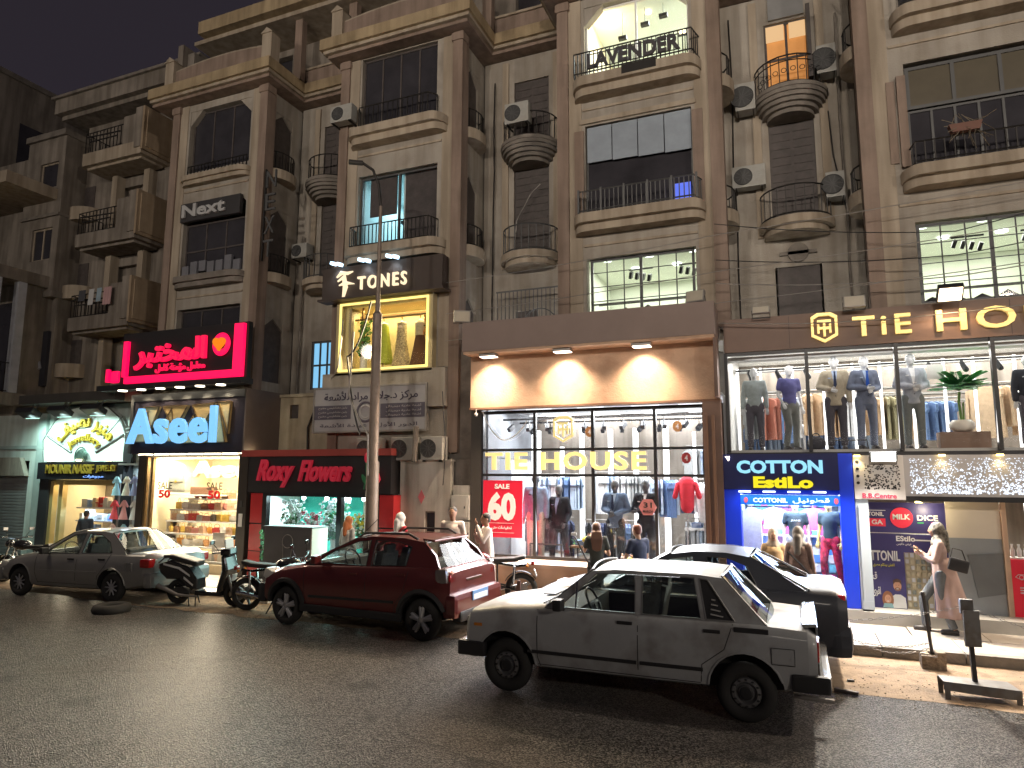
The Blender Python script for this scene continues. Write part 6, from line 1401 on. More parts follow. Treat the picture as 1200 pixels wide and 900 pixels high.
# ------------------------------------------------------------------ white low wall with meter boxes
w = thing('boundary_wall', 'low dirty white wall between the flower shop and the menswear shop', 'wall', (-7.4, 13, 0), world=True)
dw = M('dirty_white', (.52, .50, .45), .85, var=.15, scale=1.5, streak=.35, bump=.25)
MB().wall(-7.98, -6.75, .12, 2.8, 12.95, 13.1, [(-7.35, -7.1, 1.3, 1.75)]).box(-7.98, -6.72, 12.92, 13.12, 2.8, 2.84).build('wall', dw, w)
win(w, -7.35, -7.1, 1.3, 1.75, 12.98, 1, 1, .03, stucco_g, dglass)
MB().prism([(-7.52, 2.05), (-7.44, 2.2), (-7.36, 2.05), (-7.44, 1.9)], 'y', 12.94, 12.949).build('diamond_mark', M('pink_mark', (.6, .15, .17), .6), w)
MB().box(-6.7, -6.3, 12.98, 13.15, .12, 2.3).build('wall_return', dw, w)
for z in (.5, 1.05, 1.6):
    t = thing('meter_box', '%s white metal meter box on the wall left of the menswear window' % {.5: 'lowest', 1.05: 'middle', 1.6: 'upper'}[z], 'meter box', (-6.5, 12.95, z), 0, 'meter boxes')
    MB().cbox((0, 0, .25), (.42, .1, .5), bev=.01).build('case', M('meter_white', (.45, .44, .4), .6, var=.1), t)
    MB().cbox((0, -.055, .25), (.34, .01, .4)).build('door', M('meter_white'), t); MB().cbox((.12, -.065, .25), (.02, .015, .05)).build('latch', black, t)
cable('dangling dark cable on the pier left of the menswear window', [(-6.95, 12.9, 4.3), (-6.85, 12.9, 3.2), (-6.9, 12.9, 2.3)], .01, sag=.1)

rack('low rail of dark trousers behind the second and third mannequins, ground floor', -4.4, -3.0, 14.9, 1.55, [DK, NV, GYc, BL], gk, .75, 21); rack('low rail of navy and grey jackets behind the left mannequins', -5.7, -4.6, 14.7, 1.6, [NV, DK, LB_], gk, .75, 22)
rack('low rail of pale shirts at the right end of the ground floor shop', -2.3, -1.45, 15.4, 1.6, [WH, LB_, PK], gk, .7, 23)
# ------------------------------------------------------------------ TIE HOUSE, first floor window
U = thing('menswear_shop', 'first floor showroom with a row of dressed mannequins behind a long lit window', 'shop', (2, 13, 3), world=True)
fb = M('fascia_brown', (.20, .13, .10), .55, var=.08)
MB().box(-1.12, 7, 12.95, 13.19, 4.76, 5.38).build('fascia', fb, U)
MB().box(.0, .006, 12.945, 12.949, 4.78, 5.36).box(3.3, 3.306, 12.945, 12.949, 4.78, 5.36).build('panel_joint', black, U)
MB().box(-1.14, 7, 12.93, 13.1, 2.87, 2.93).build('sill', black, U)
f = MB(); mx_ = [-1.1, .26, 1.65, 3.02, 4.4]
for i, x in enumerate(mx_): f.box(x-.03, x+.03, 12.94, 13.06, 2.94, 4.75)
f.box(-1.1, 7, 12.99, 13.05, 4.70, 4.75); f.build('window_frame', black, U)
for a_, c_ in zip(mx_[:-1], mx_[1:]): MB().box(a_+.03, c_-.03, 13.0, 13.01, 2.94, 4.69).build('pane', glass, U)
F2 = 2.98
uw = M('showroom_wall', (.66, .66, .64), .7, var=.04)
MB().box(-1.1, 7, 13.06, 17.5, F2-.1, F2).build('floor', whitef, U); MB().box(-1.1, 7, 17.4, 17.5, F2, 5.1).box(-1.14, -1.1, 13.06, 17.4, F2, 5.1).build('room_wall', uw, U)
MB().box(-1.1, 7, 13.2, 17.4, 5.0, 5.05).build('ceiling', uw, U)
MB().box(-1.1, 7, 13.3, 13.6, 4.66, 4.72).box(-1.1, 7, 14.6, 14.8, 4.62, 4.68).build('bulkhead', M('bulkhead_grey', (.5, .5, .48), .6), U)
area('showroom_lamp', (2, 14.1, 4.94), 5.5, 1.0, 230, (1, .98, .93), (0, -.3, -1)); area('showroom_lamp', (2, 15.8, 4.94), 5.5, 1.2, 250, (1, .98, .93)); area('window_lamp', (2, 13.22, 4.62), 5.5, .12, 14, (1, .98, .95), (0, .9, -1))
b = MB()
for x in (-.98, -.55, .02, .55, 1.05, 1.5, 2.0, 2.5, 2.95, 3.55, 4.1): b.box(x-.022, x+.022, 13.95, 14.0, F2, 4.6)
b.build('light_tube', E('led_warmwhite', (1, .99, .95), 2.4), U)
b = MB(); b.box(-1.0, 6, 13.8, 13.83, 4.52, 4.55)
for k in range(11):
    x = -.75+k*.5; b.cap((x, 13.8, 4.48), (x+.05, 13.78, 4.36), .04, .05, n=8).box(x-.01, x+.01, 13.8, 13.82, 4.45, 4.53)
b.build('track_spotlight', black, U)
b = MB()
for k in range(8): b.lathe([(0, 0), (.11, 0), (.11, .02), (0, .02)], (-.7+k*.62, 14.9, 4.6), 14, sy=.6)
b.build('downlight', E('led_white'), U)
for k, z in enumerate((4.0, 4.15, 4.3)): MB().box(-1.0, 6, 15.6, 15.9, z, z+.03).build('shelf', M('bulkhead_grey'), U)
gk2 = 'rails of clothes on the first floor'
rack('rail with rust and grey knitwear and pale jeans, first floor, far left', -.9, .15, 14.7, 4.15, [GYc, RS, BL, WH], gk2, .85, 11, turn=.5, step=.075)
rack('rail of camel and tan jackets behind the second pane, first floor', .2, 1.25, 14.6, 4.2, [CM, TN, WH, CM], gk2, .85, 12, turn=.6, step=.075)
rack('rail of tan and olive shirts behind the pale blue suit, first floor', 1.3, 2.1, 14.7, 4.1, [TN, OL, TN], gk2, .8, 13, turn=.5, step=.075)
rack('rail of blue trousers and plum knits left of the palm, first floor', 2.15, 2.75, 14.4, 3.95, [BL, BL, PK, CM], gk2, .8, 14, turn=.4, step=.07)
rack('rail of camel coats right of the palm, first floor', 3.1, 4.2, 14.5, 4.2, [CM, CM, TN, DK], gk2, .85, 15, turn=.6, step=.075)
rack('low rail with denim jeans along the window foot, first floor', -.95, 1.5, 15.2, 3.65, [BL, LB_, WH, BL], gk2, .6, 16, step=.09)
lg = cloth('knit_greygreen', (.27, .31, .31)); mw = M('mannequin_white', (.72, .73, .74), .3); chn = cloth('trouser_charcoal', (.075, .07, .085))
G_ = 'mannequins in the first floor window'
mannequin('first floor mannequin in grey green sweater with a knotted scarf, leftmost', -.66, 13.6, F2, 1.58, 0, kind='shirt', top=lg, bottom=chn, skin=M('mannequin_grey'), group=G_)
mannequin('first floor mannequin in open violet shirt and loose grey trousers', -.05, 13.55, F2, 1.58, .5, kind='shirt', top=cloth('violet_blue', (.10, .10, .27)), bottom=cloth('trouser_olivegrey', (.17, .18, .17)), skin=mw, sleeves='short', group=G_, arms=dict(lw=(-.18, -.06, .95)), legs=STRIDE)
mannequin('first floor mannequin in beige jacket with blue tie and dark trousers', .72, 13.55, F2, 1.70, 0, kind='jacket', top=cloth('beige_jacket', (.42, .37, .28)), bottom=chn, shirt=cloth('shirt_sky', (.4, .5, .7)), tie=navy, skin=mw, group=G_, arms=dict(le=(-.27, .02, 1.16), lw=(-.08, -.2, 1.08)))
mannequin('first floor mannequin in blue grey suit with bright blue tie', 1.2, 13.55, F2, 1.68, .25, kind='jacket', top=cloth('suit_bluegrey', (.16, .19, .27)), bottom=cloth('suit_bluegrey', (0, 0, 0)), shirt=cloth(*LB_), tie=cloth('bright_blue', (.02, .1, .5)), skin=mw, group=G_, arms=HANDS_FRONT)
mannequin('first floor mannequin in pale grey blazer, hands joined, left of the palm', 1.93, 13.55, F2, 1.68, .1, kind='jacket', top=cloth('blazer_pale', (.38, .41, .47)), bottom=cloth('trouser_grey', (.16, .18, .18)), shirt=cloth(*WH), skin=M('mannequin_grey'), group=G_, arms=HANDS_FRONT)
mannequin('first floor mannequin in dark jacket at the right picture edge', 3.62, 13.6, F2, 1.55, 0, kind='jacket', top=cloth('suit_black', (0, 0, 0)), bottom=chn, shirt=cloth(*WH), skin=M('mannequin_grey'), group=G_)
t = thing('plant_box', 'brown box carrying the potted palm in the first floor window', 'box', (2.62, 13.5, F2), 0)
MB().cbox((0, 0, .14), (.72, .34, .28), bev=.01).build('box', M('box_brown', (.22, .14, .10), .6), t)
t = thing('potted_palm', 'green palm in a squat round white pot on the brown box, first floor window', 'plant', (2.62, 13.5, F2+.281), 0)
MB().lathe([(0, 0), (.13, .01), (.19, .07), (.19, .14), (.14, .2), (.11, .2), (0, .18)], n=20).build('pot', M('pot_white', (.78, .74, .68), .35), t, smooth=50)
MB().tube([(0, 0, .18), (-.02, 0, .5), (0, 0, .68)], .022, 6).tube([(.03, 0, .18), (.04, 0, .5)], .015, 6).build('stem', M('palm_stem', (.16, .28, .07), .6), t); fern(t, .70, 34, .58, 9, (.09, .42, .12), w=.13)
t = thing('bag', 'small dark bag at the foot of the first floor window mullion', 'bag', (.36, 13.4, F2), 0); MB().ell((0, 0, .12), (.16, .1, .13), n=12).build('bag', DK and cloth(*DK), t, smooth=60); MB().torus((0, 0, .24), .06, .01, 'y', 12, 4).build('handle', black, t)
MB().tube([(.55, 13.2, F2), (.57, 13.2, F2+.16), (1.15, 13.2, F2+.16), (1.17, 13.2, F2)], .012, 5).build('low_rail', black, U)
t = thing('notice_sheet', 'white paper sheet hung in the first floor window above the palm', 'notice', (2.3, 13.4, 4.3), world=True); MB().box(2.15, 2.4, 13.4, 13.405, 4.16, 4.42).build('sheet', white, t)
sg = thing('fascia_sign', 'raised gold TIE HOUSE letters with TH shield on the brown first floor fascia', 'sign', (3, 12.9, 5), world=True)
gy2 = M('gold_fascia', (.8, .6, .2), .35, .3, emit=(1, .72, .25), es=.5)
hexlogo(sg, .575, 5.09, .265, 12.94, gy2, .07)
text('TiE', 1.02, 1.9, 4.90, 5.24, 12.94, .07, gy2, sg, 'letter', .015, split=True, spacing=1.25); text('HOUSE', 2.26, 4.75, 4.89, 5.25, 12.94, .07, gy2, sg, 'letter', .015, split=True, spacing=1.2)
flood('unlit square floodlight at the left end of the brown fascia', -.45, 12.75, 5.46, None, 0, .15, .3, .12)
flood('unlit square floodlight above the gold T of the fascia', 1.05, 12.7, 5.46, None, 0, .15, .34, .2)
flood('glowing floodlight above the gold H of the fascia', 2.42, 12.55, 5.45, E('flood_amber', (1, .72, .45), 9), 0, -.9, .36, .3)
spot('fascia_flood_beam', (2.42, 12.5, 5.38), (.05, .3, -1), 60, 150, .7, (1, .65, .38), .08); spot('fascia_flood_spill', (2.42, 12.4, 5.3), (-.1, -.9, -1), 700, 130, .8, (1, .75, .5), .1)

# ------------------------------------------------------------------ COTTON EstiLo
K = thing('underwear_shop', 'small bright blue shop front with clothes crowding its lit window', 'shop', (0, 13, 0), world=True)
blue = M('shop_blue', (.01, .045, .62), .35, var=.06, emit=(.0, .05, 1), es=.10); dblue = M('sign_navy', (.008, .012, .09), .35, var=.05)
MB().box(-1.2, -.93, 12.85, 13.2, .37, 2.28).box(.66, .88, 12.85, 13.2, .37, 2.9).box(-.93, .66, 12.85, 13.2, .37, .6).box(-.93, .66, 12.9, 13.2, 2.2, 2.28).build('blue_surround', blue, K)
MB().box(-1.2, .9, 12.8, 13.3, .12, .36).build('step', M('step_marble', (.5, .48, .44), .4, var=.1), K)
sg = thing('cotton_sign', 'navy sign board with pale blue COTTON over yellow EstiLo', 'sign', (-.2, 12.8, 2.6), world=True)
MB().box(-1.2, .66, 12.78, 12.849, 2.281, 2.9).build('board', dblue, sg)
text('COTTON', -.97, .42, 2.56, 2.79, 12.775, .03, E('ice_letters', (.32, .78, 1), 1.05), sg, 'letter', .045, split=True); text('EstiLo', -.70, .26, 2.31, 2.51, 12.775, .03, E('yellow_letters', (1, .85, .0), 1.0), sg, 'letter', .05, split=True)
MB().prism([(-1.16, 2.86), (-1.08, 2.86), (-1.1, 2.78)], 'y', 12.76, 12.78).build('corner_lamp', E('warm_disc'), sg)
for k in range(4):
    x = -.95+k*.4; tag(MB().box(x, x+.2, 12.72, 12.8, 2.235, 2.26).build('strip_light', E('strip_ice', (.75, .9, 1), 4)), 'short cool strip light under the COTTON sign, %s from the left' % ('first', 'second', 'third', 'fourth')[k], 'light', 'strip lights under the COTTON sign')
sg = thing('cotton_subsign', 'blue lit band reading COTTONIL in Latin and Arabic over the shop window', 'sign', (-.1, 12.85, 2.1), world=True)
MB().box(-.93, .66, 12.83, 12.9, 2.02, 2.19).build('band', M('band_blue', (.01, .12, .6), .4, emit=(.0, .16, .9), es=.35), sg)
wem = M('white_print_lit', (.85, .9, .95), .5, emit=(.85, .95, 1), es=.5)
text('COTTONIL', -.72, -.16, 2.06, 2.14, 12.828, .006, wem, sg, 'lettering', .03); text(arabic('قطونيل'), -.08, .5, 2.05, 2.15, 12.828, .006, wem, sg, 'arabic_lettering', .02)
for x in (-.84, .6): MB().lathe([(0, 0), (.035, 0), (.035, .008), (0, .008)], (x, 12.82, 2.1), 10, 'y', sy=1.5).build('crest', M('tag_10', (.8, .1, .1), .5), sg)
MB().box(-.93, .66, 13.0, 13.01, .61, 2.0).build('pane', glass, K)
cw = M('cotton_room', (.5, .6, .72), .6)
MB().box(-1.0, .75, 14.6, 14.7, .5, 2.3).box(-1.0, -.95, 13.21, 14.6, .5, 2.3).box(.7, .75, 13.21, 14.6, .5, 2.3).box(-.95, .7, 13.21, 14.6, .5, .59).box(-.95, .7, 13.21, 14.6, 2.21, 2.3).build('room', cw, K)
area('window_lamp', (-.1, 13.5, 2.18), 1.4, .5, 130, (.75, .87, 1), (0, -.3, -1)); area('window_lamp', (-.1, 13.12, 2.17), 1.4, .08, 50, (.8, .9, 1), (0, .6, -1))
area('blue_strip_spill', (-.15, 12.7, 2.22), 1.6, .08, 12, (.35, .6, 1), (0, -.15, -1))
for z in (1.05, 1.4, 1.75): MB().box(-.9, .66, 14.0, 14.35, z, z+.03).build('shelf', wshelf, K)
pk = [M('pack_pink', (.8, .12, .4), .4), M('pack_violet', (.35, .1, .6), .4), M('pack_white', (.8, .8, .82), .4), M('pack_blue2', (.1, .3, .75), .4), M('pack_cyan', (.2, .6, .75), .4)]
random.seed(33)
bg = thing('packed_goods', 'shelves of pink, violet and white packets inside the blue shop', 'goods', (0, 14, 1), world=True)
pm = [MB().cbox((0, 0, .07), (.11, .04, .14), bev=.005).mesh('packet', m) for m in pk]
for z, y in ((.62, 13.9), (.8, 13.9), (.96, 13.9), (1.081, 14.1), (1.25, 14.15), (1.431, 14.15), (1.6, 14.2), (1.781, 14.2), (1.95, 14.2)):
    x = -.85
    while x < .62:
        inst('packet', random.choice(pm and [type('T', (), {'data': q}) for q in pm]), bg, (x, y+random.uniform(-.02, .02), z)); x += .125
tee = cloth('tee_black', (.025, .045, .06)); GK = 'figures in the blue shop window'
mannequin('pale bust in black printed T-shirt in the middle of the blue window', -.05, 13.35, .62, 1.5, 0, kind='shirt', top=tee, sleeves='short', bottom=cloth(*GYc), skin=M('mannequin_skin', (.75, .62, .5), .4), group=GK)
mannequin('figure in black T-shirt and red flowered leggings at the right of the blue window', .5, 13.3, .62, 1.52, -.5, kind='shirt', top=tee, sleeves='short', bottom=M('red_floral', (.55, .02, .06), .8, var=.9, scale=16), skin=M('mannequin_yellow', (.75, .55, .18), .4), group=GK, legs=STRIDE)
for lb, x, c in (('white and black robe hanging at the left of the blue window', -.78, (.7, .72, .74)), ('pink top hanging high in the blue window', .25, (.8, .1, .3)), ('grey blue blouse hanging between the robe and the black T-shirt', -.42, (.45, .5, .58))):
    o = bpy.data.objects.new('hanging_garment', garment_mesh(1.0 if x < -.7 else .4, .42, cloth('hg%d' % int(abs(x)*100), c))); COL.objects.link(o); o.location = (x, 13.3 if x < -.7 else 13.7, 1.95); o.rotation_euler = (0, 0, 1.4); tag(o, lb, 'garment')
t = thing('printed_emblem', 'small white print on the chest of the black T-shirt in the blue window', 'print', (-.05, 13.2, 1.6), world=True); text('JEANS', -.13, .03, 1.72, 1.76, 13.215, .003, wem, t, 'lettering', .02)

# ------------------------------------------------------------------ B.B. Centre arcade
Q = thing('shopping_arcade', 'B.B. Centre arcade entrance with perforated metal fascia and white pilaster', 'shop', (2.5, 13, 0), world=True)
alu = M('aluminium_panel', (.48, .47, .48), .45, .3, var=.06); alw = M('white_panel', (.72, .70, .68), .5, var=.05)
MB().box(.89, 7, 12.86, 12.95, 2.2, 2.865).build('fascia_panel', alu, Q); MB().box(.89, 1.63, 12.84, 12.859, 2.14, 2.865).build('white_panel', alw, Q)
MB().box(1.64, 7, 12.84, 12.95, 2.12, 2.199).build('dark_band', black, Q)
glow = E('perforation_glow', (.78, .87, 1), 1.7); b = MB(); d = MB(); random.seed(8)
for i in range(1900):
    x = random.uniform(1.72, 4.9); z = 2.25+.56*random.random()**1.25
    s = random.uniform(.009, .019)*(1.1-(z-2.25)*.8); a = random.uniform(0, 6.28)
    b.add([(x+s*math.cos(a+q*2.09), 12.855, z+s*math.sin(a+q*2.09)) for q in range(3)], [(0, 1, 2)])
ob = b.build('perforation', glow, Q); tag(ob, kind='stuff')
for i in range(230):
    x = random.uniform(1.05, 1.56); z = random.uniform(2.31, 2.72); s = .013*(1.2-(z-2.31))
    d.add([(x+s*math.cos(q*1.57+.78), 12.836, z+s*math.sin(q*1.57+.78)) for q in range(4)], [(0, 1, 2, 3)])
tag(d.build('perforation', black, Q), kind='stuff')
for z in (2.41, 2.52, 2.64, 2.76): MB().lathe([(0, 0), (.025, 0), (.025, .01), (0, .01)], (.95, 12.83, z), 12, 'y').build('round_hole', black, Q)
sg = thing('arcade_sign', 'pink B.B.Centre lettering on the lower edge of the white fascia panel', 'sign', (1.3, 12.84, 2.2), world=True)
text('B.B.Centre', 1.0, 1.5, 2.16, 2.24, 12.838, .006, M('pink_letters', (.7, .06, .14), .5, emit=(1, .2, .3), es=0), sg, 'lettering', .025)
MB().box(.89, 1.08, 12.86, 13.1, .37, 2.13).box(.93, 1.04, 12.84, 12.86, .5, 2.05).box(.91, 1.06, 12.83, 12.859, .37, .5).build('pilaster', M('pilaster_pale', (.55, .62, .68), .4, var=.05), Q)
MB().box(3.27, 3.42, 12.86, 13.1, .37, 2.11).build('pilaster', M('pilaster_pale'), Q)
MB().box(.9, 7, 12.8, 16.5, .12, .34).build('step', M('step_marble'), Q)
MB().box(1.0, 7, 16.4, 16.5, .34, 2.2).box(1.0, 1.08, 13.1, 16.4, .34, 2.2).build('passage_wall', M('passage_wall', (.55, .5, .42), .7), Q); MB().box(1.0, 7, 12.96, 16.5, 2.2, 2.3).build('passage_ceiling', M('passage_wall'), Q)
fw_ = flood('glowing white floodlight on the arcade fascia, over the white panel', 1.33, 12.72, 2.84, E('flood_white', (1, 1, .92), 9), 0, -.25, .40, .16)
spot('arcade_flood_beam', (1.33, 12.62, 2.8), (-.1, -.95, -1), 1500, 140, .7, (1, .92, .8), .12)
for k, x in enumerate((.95, 2.17, 2.95)):
    tag(MB().lathe([(0, 0), (.05, 0), (.05, .03), (0, .03)], (x, 12.78, 2.84), 12).build('downlight', E('amber_disc', (1, .7, .25), 7)), 'little amber downlight over the arcade fascia, %s of three' % ('left', 'middle', 'right')[k], 'light', 'amber downlights of the arcade'); spot('amber_beam', (x, 12.78, 2.82), (0, .2, -1), 5, 110, .8, (1, .75, .35), .03)
t = thing('entrance_lamp', 'yellow glowing lamp at the top of the arcade passage', 'lamp', (1.9, 13.4, 2.1), world=True)
MB().cbox((1.88, 13.35, 2.05), (.13, .06, .1), ry=.4, bev=.01).build('lamp_glass', E('yellow_lamp', (1, .85, .3), 10), t); MB().box(1.86, 1.9, 13.35, 13.4, 2.1, 2.2).build('bracket', iron, t)
point('entrance_lamp_light', (1.95, 13.1, 1.95), 9, (1, .85, .5), .06)
area('passage_light', (2.6, 14.5, 2.17), 1.6, 1.0, 150, (1, .92, .8), (0, -.3, -1))
# posters on the passage side
P_ = thing('poster_wall', 'navy poster wall with MILK disc, COTTONIL and a smiling couple by the arcade pilaster', 'poster', (1.6, 13.3, 1), world=True)
nvp = M('poster_navy', (.035, .03, .14), .45, var=.06); YP = 13.3
MB().box(1.09, 2.24, YP, YP+.06, 1.58, 2.08).box(1.09, 1.60, YP, YP+.06, .34, 1.56).box(1.6, 2.24, YP, YP+.06, 1.26, 1.56).build('board', nvp, P_)
MB().box(2.0, 2.24, YP+.0, YP+.06, .34, 1.259).build('board', nvp, P_)
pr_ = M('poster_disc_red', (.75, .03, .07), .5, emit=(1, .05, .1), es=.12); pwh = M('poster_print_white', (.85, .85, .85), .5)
MB().lathe([(0, 0), (.17, 0), (.17, .01), (0, .01)], (1.60, YP-.012, 1.83), 28, 'y').build('red_disc', pr_, P_)
text('MILK', 1.47, 1.73, 1.80, 1.89, YP-.013, .005, pwh, P_, 'lettering', .04); text('DICE', 1.83, 2.13, 1.79, 1.88, YP-.001, .006, pwh, P_, 'lettering', .02)
MB().box(1.83, 1.92, YP-.005, YP-.001, 1.74, 1.76).build('green_bar', M('bar_green', (.05, .4, .15), .5), P_); MB().box(2.03, 2.12, YP-.005, YP-.001, 1.74, 1.76).build('red_bar', pr_, P_)
MB().box(1.1, 1.36, YP-.006, YP-.001, 1.68, 1.81).build('red_block', pr_, P_); text('TONIL', 1.1, 1.34, 1.85, 1.92, YP-.001, .006, pwh, P_, 'lettering', .03); text('GA', 1.15, 1.32, 1.71, 1.79, YP-.007, .005, pwh, P_, 'lettering', .03)
MB().box(1.09, 1.37, YP-.004, YP-.001, 1.94, 1.95).box(1.09, 2.2, YP-.004, YP-.001, 1.57, 1.575).build('rule', pwh, P_)
text('EStilo', 1.5, 1.78, 1.44, 1.53, YP-.001, .006, pwh, P_, 'lettering', .03); MB().box(1.76, 2.0, YP-.006, YP-.001, 1.455, 1.475).build('rule', pwh, P_)
text(arabic('عرض ملابس'), 1.5, 1.72, 1.37, 1.42, YP-.001, .005, pwh, P_, 'arabic_lettering')
text('TTONIL', 1.1, 1.54, 1.11, 1.28, YP-.001, .006, pwh, P_, 'lettering', .03); text(arabic('القطن بيتكلم مصري'), 1.13, 1.45, 1.0, 1.07, YP-.001, .005, M('poster_yellow', (.8, .75, .05), .5), P_, 'arabic_lettering', .01)
text(arabic('ق'), 1.11, 1.18, .8, .92, YP-.001, .006, pwh, P_, 'arabic_lettering', .02); text(arabic('اقوى'), 1.1, 1.22, .52, .68, YP-.001, .006, pwh, P_, 'arabic_lettering', .02)
# printed couple (flat print)
def flat(poly, m, nm, dy): MB().prism(poly, 'y', YP-.002-dy-.002, YP-.002-dy).build(nm, m, P_)
def el(cx, cz, rx, rz, n=18): return [(cx+rx*math.cos(2*PI*k/n), cz+rz*math.sin(2*PI*k/n)) for k in range(n)]
sk = M('print_skin', (.6, .33, .22), .5, var=.1, scale=12); hrp = M('print_hair', (.10, .05, .03), .5)
flat([(1.36, .35), (1.37, .52), (1.43, .57), (1.51, .57), (1.58, .52), (1.59, .35)], pwh, 'printed_shirt', 0); flat(el(1.47, .71, .06, .085), sk, 'printed_face', .004); flat([(1.41, .73), (1.41, .8), (1.47, .83), (1.53, .8), (1.53, .73), (1.5, .77), (1.44, .77)], hrp, 'printed_hair', .008)
flat(el(1.47, .655, .045, .03), M('print_beard', (.25, .12, .07), .5), 'printed_beard', .007); flat(el(1.47, .662, .02, .006), pwh, 'printed_smile', .011)
flat(el(1.32, .48, .085, .14), M('print_hair2', (.28, .12, .06), .5), 'printed_hair', .003); flat(el(1.32, .49, .048, .07), sk, 'printed_face', .008); flat(el(1.32, .455, .018, .006), pwh, 'printed_smile', .012)
flat([(1.24, .35), (1.26, .42), (1.38, .42), (1.4, .35)], M('print_teal', (.3, .5, .55), .5), 'printed_shirt', .005)
for cx, cz in ((1.45, .72), (1.49, .72), (1.303, .505), (1.337, .505)): flat(el(cx, cz, .006, .005, 8), hrp, 'printed_eye', .012)
# glass block / goods strip, white soffit panel, grey leaning board, peach post
g = thing('grid_display', 'narrow lit display of small packets between navy poster and dark strip', 'display', (1.8, 13.4, .8), world=True)
MB().box(1.6, 2.0, YP+.08, YP+.12, .34, 1.26).build('backing', M('warm_backing', (.65, .58, .42), .5), g)
for i in range(5):
    for j in range(9): MB().cbox((1.645+i*.078, YP+.06, .41+j*.1), (.05, .03, .065), bev=.004).build('packet', random.choice([pk[2], M('packet_grey', (.25, .27, .25), .4), M('warm_backing')]), g)
t = thing('wall_panel', 'grey lower wall panel with a darker crooked sheet fixed on it, in the arcade', 'panel', (2.6, 13.4, .9), world=True)
MB().box(2.24, 2.98, YP-.04, YP+.04, .34, 1.53).build('grey_panel', M('panel_bluegrey', (.26, .28, .30), .4, var=.06), t)
MB().prism([(2.5, 1.27), (2.98, 1.31), (2.96, .68), (2.6, .60)], 'y', YP-.06, YP-.041).build('dark_sheet', M('sheet_dark', (.13, .14, .15), .5, var=.1), t)
MB().box(2.24, 2.98, YP-.04, YP+.04, 1.531, 2.15).build('cream_panel', M('cream_panel', (.66, .58, .48), .5, var=.04), t)
MB().box(2.99, 3.06, YP-.08, YP+.04, .34, 2.19).box(2.985, 3.0, YP-.1, YP-.081, .5, 2.0).build('post', M('peach_post', (.75, .52, .36), .5), t)
t = thing('red_panel', 'bright red panel with white line drawings at the right edge of the arcade', 'panel', (3.3, 13.4, .8), world=True)
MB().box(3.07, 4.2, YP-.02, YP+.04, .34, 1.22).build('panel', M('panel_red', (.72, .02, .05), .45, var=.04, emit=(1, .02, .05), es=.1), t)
b = MB(); b.tube([(3.12, YP-.03, .95), (3.16, YP-.03, .99), (3.24, YP-.03, .99), (3.27, YP-.03, .93), (3.2, YP-.03, .91), (3.12, YP-.03, .95)], .006, 4).torus((3.2, YP-.03, .95), .03, .005, 'y', 12, 4)
for z in (.78, .74, .7): b.box(3.17, 3.4, YP-.03, YP-.02, z, z+.018)
b.prism([(3.22, .66), (3.32, .66), (3.27, .6)], 'y', YP-.03, YP-.02).build('line_drawing', pwh, t)
b = MB()
for k in range(6): b.lathe([(0, 0), (.03, 0), (.035, .1), (.015, .16), (.02, .2), (0, .2)], (3.14+k*.09, YP+.1, 1.25), 8)
tag(b.build('bottle_row', pwh), 'row of white bottles behind the red panel', 'bottles'); MB().box(3.07, 4.2, YP+.06, YP+.3, 1.2, 1.24).build('shelf', wshelf, t)
MB().box(3.0, 3.06, YP-.05, YP, 2.0, 2.1).build('socket_box', white, t)
# area lights added at the shop windows to spread their glow over the street
area('added_window_spill', (-3.7, 12.93, 2.3), 4.2, 2.6, 380, (.95, .97, 1), (0, -1, -.12)); area('added_window_spill', (1.9, 12.9, 3.8), 5.5, 1.5, 190, (1, .97, .93), (0, -1, -.2))
area('added_window_spill', (-.1, 12.7, 1.3), 1.4, 1.3, 80, (.6, .75, 1), (0, -1, -.12)); area('added_window_spill', (-13.8, 12.65, 1.7), 3, 2.2, 280, (1, .85, .62), (0, -1, -.12))
area('added_window_spill', (-18.7, 13.3, 1.2), 2.4, 1.8, 160, (1, .85, .6), (0, -1, -.12)); area('added_window_spill', (-10, 12.5, 1.2), 2.8, 1.6, 90, (.6, 1, .95), (0, -1, -.12))
area('added_window_spill', (-8.5, 12.9, 5.7), 2.3, 1.5, 260, (1, .82, .5), (0, -1, -.5))
# ------------------------------------------------------------------ people
SKB = M('skin_brown', (.28, .15, .09), .55, var=.06); SKT = M('skin_tan', (.42, .24, .15), .55, var=.06)
galab = M('galabeya_white', (.5, .44, .40), .85, var=.05)
person('man in a long white robe standing beyond the red car, facing the road', -6.14, 11.9, .15, 1.77, .2, skin=SKB, kind='robe', top=galab, robe=galab, hairstyle='short', hair=M('hair_dark', (.02, .015, .012), .6))
person('man in a white robe with his hand to his mouth beside the red SALE poster', -5.45, 11.95, .15, 1.66, -.9, skin=SKB, kind='robe', top=galab, robe=galab, arms=dict(re=(.2, -.12, 1.18), rw=(.05, -.2, 1.48), le=(-.2, -.12, 1.16), lw=(.02, -.22, 1.32)))
t = person('woman with long wavy brown hair seen from behind, taking a photo by the window', -3.30, 11.9, .15, 1.55, PI+.3, skin=SKT, fem=True, kind='shirt', top=cloth('top_black', (.03, .035, .03)), bottom=cloth('skirt_black', (.02, .02, .02)), hairstyle='long', hair=M('hair_brown', (.10, .045, .025), .5), sleeves='short', arms=dict(re=(.24, -.1, 1.15), rw=(.12, -.28, 1.38), le=(-.24, -.05, 1.1), lw=(-.1, -.25, 1.2)))
ph = thing('smartphone', 'phone held up by the long haired woman at the menswear window', 'phone', (-3.47, 12.2, 1.42)); MB().cbox((0, 0, 0), (.08, .012, .15), bev=.004).build('body', black, ph)
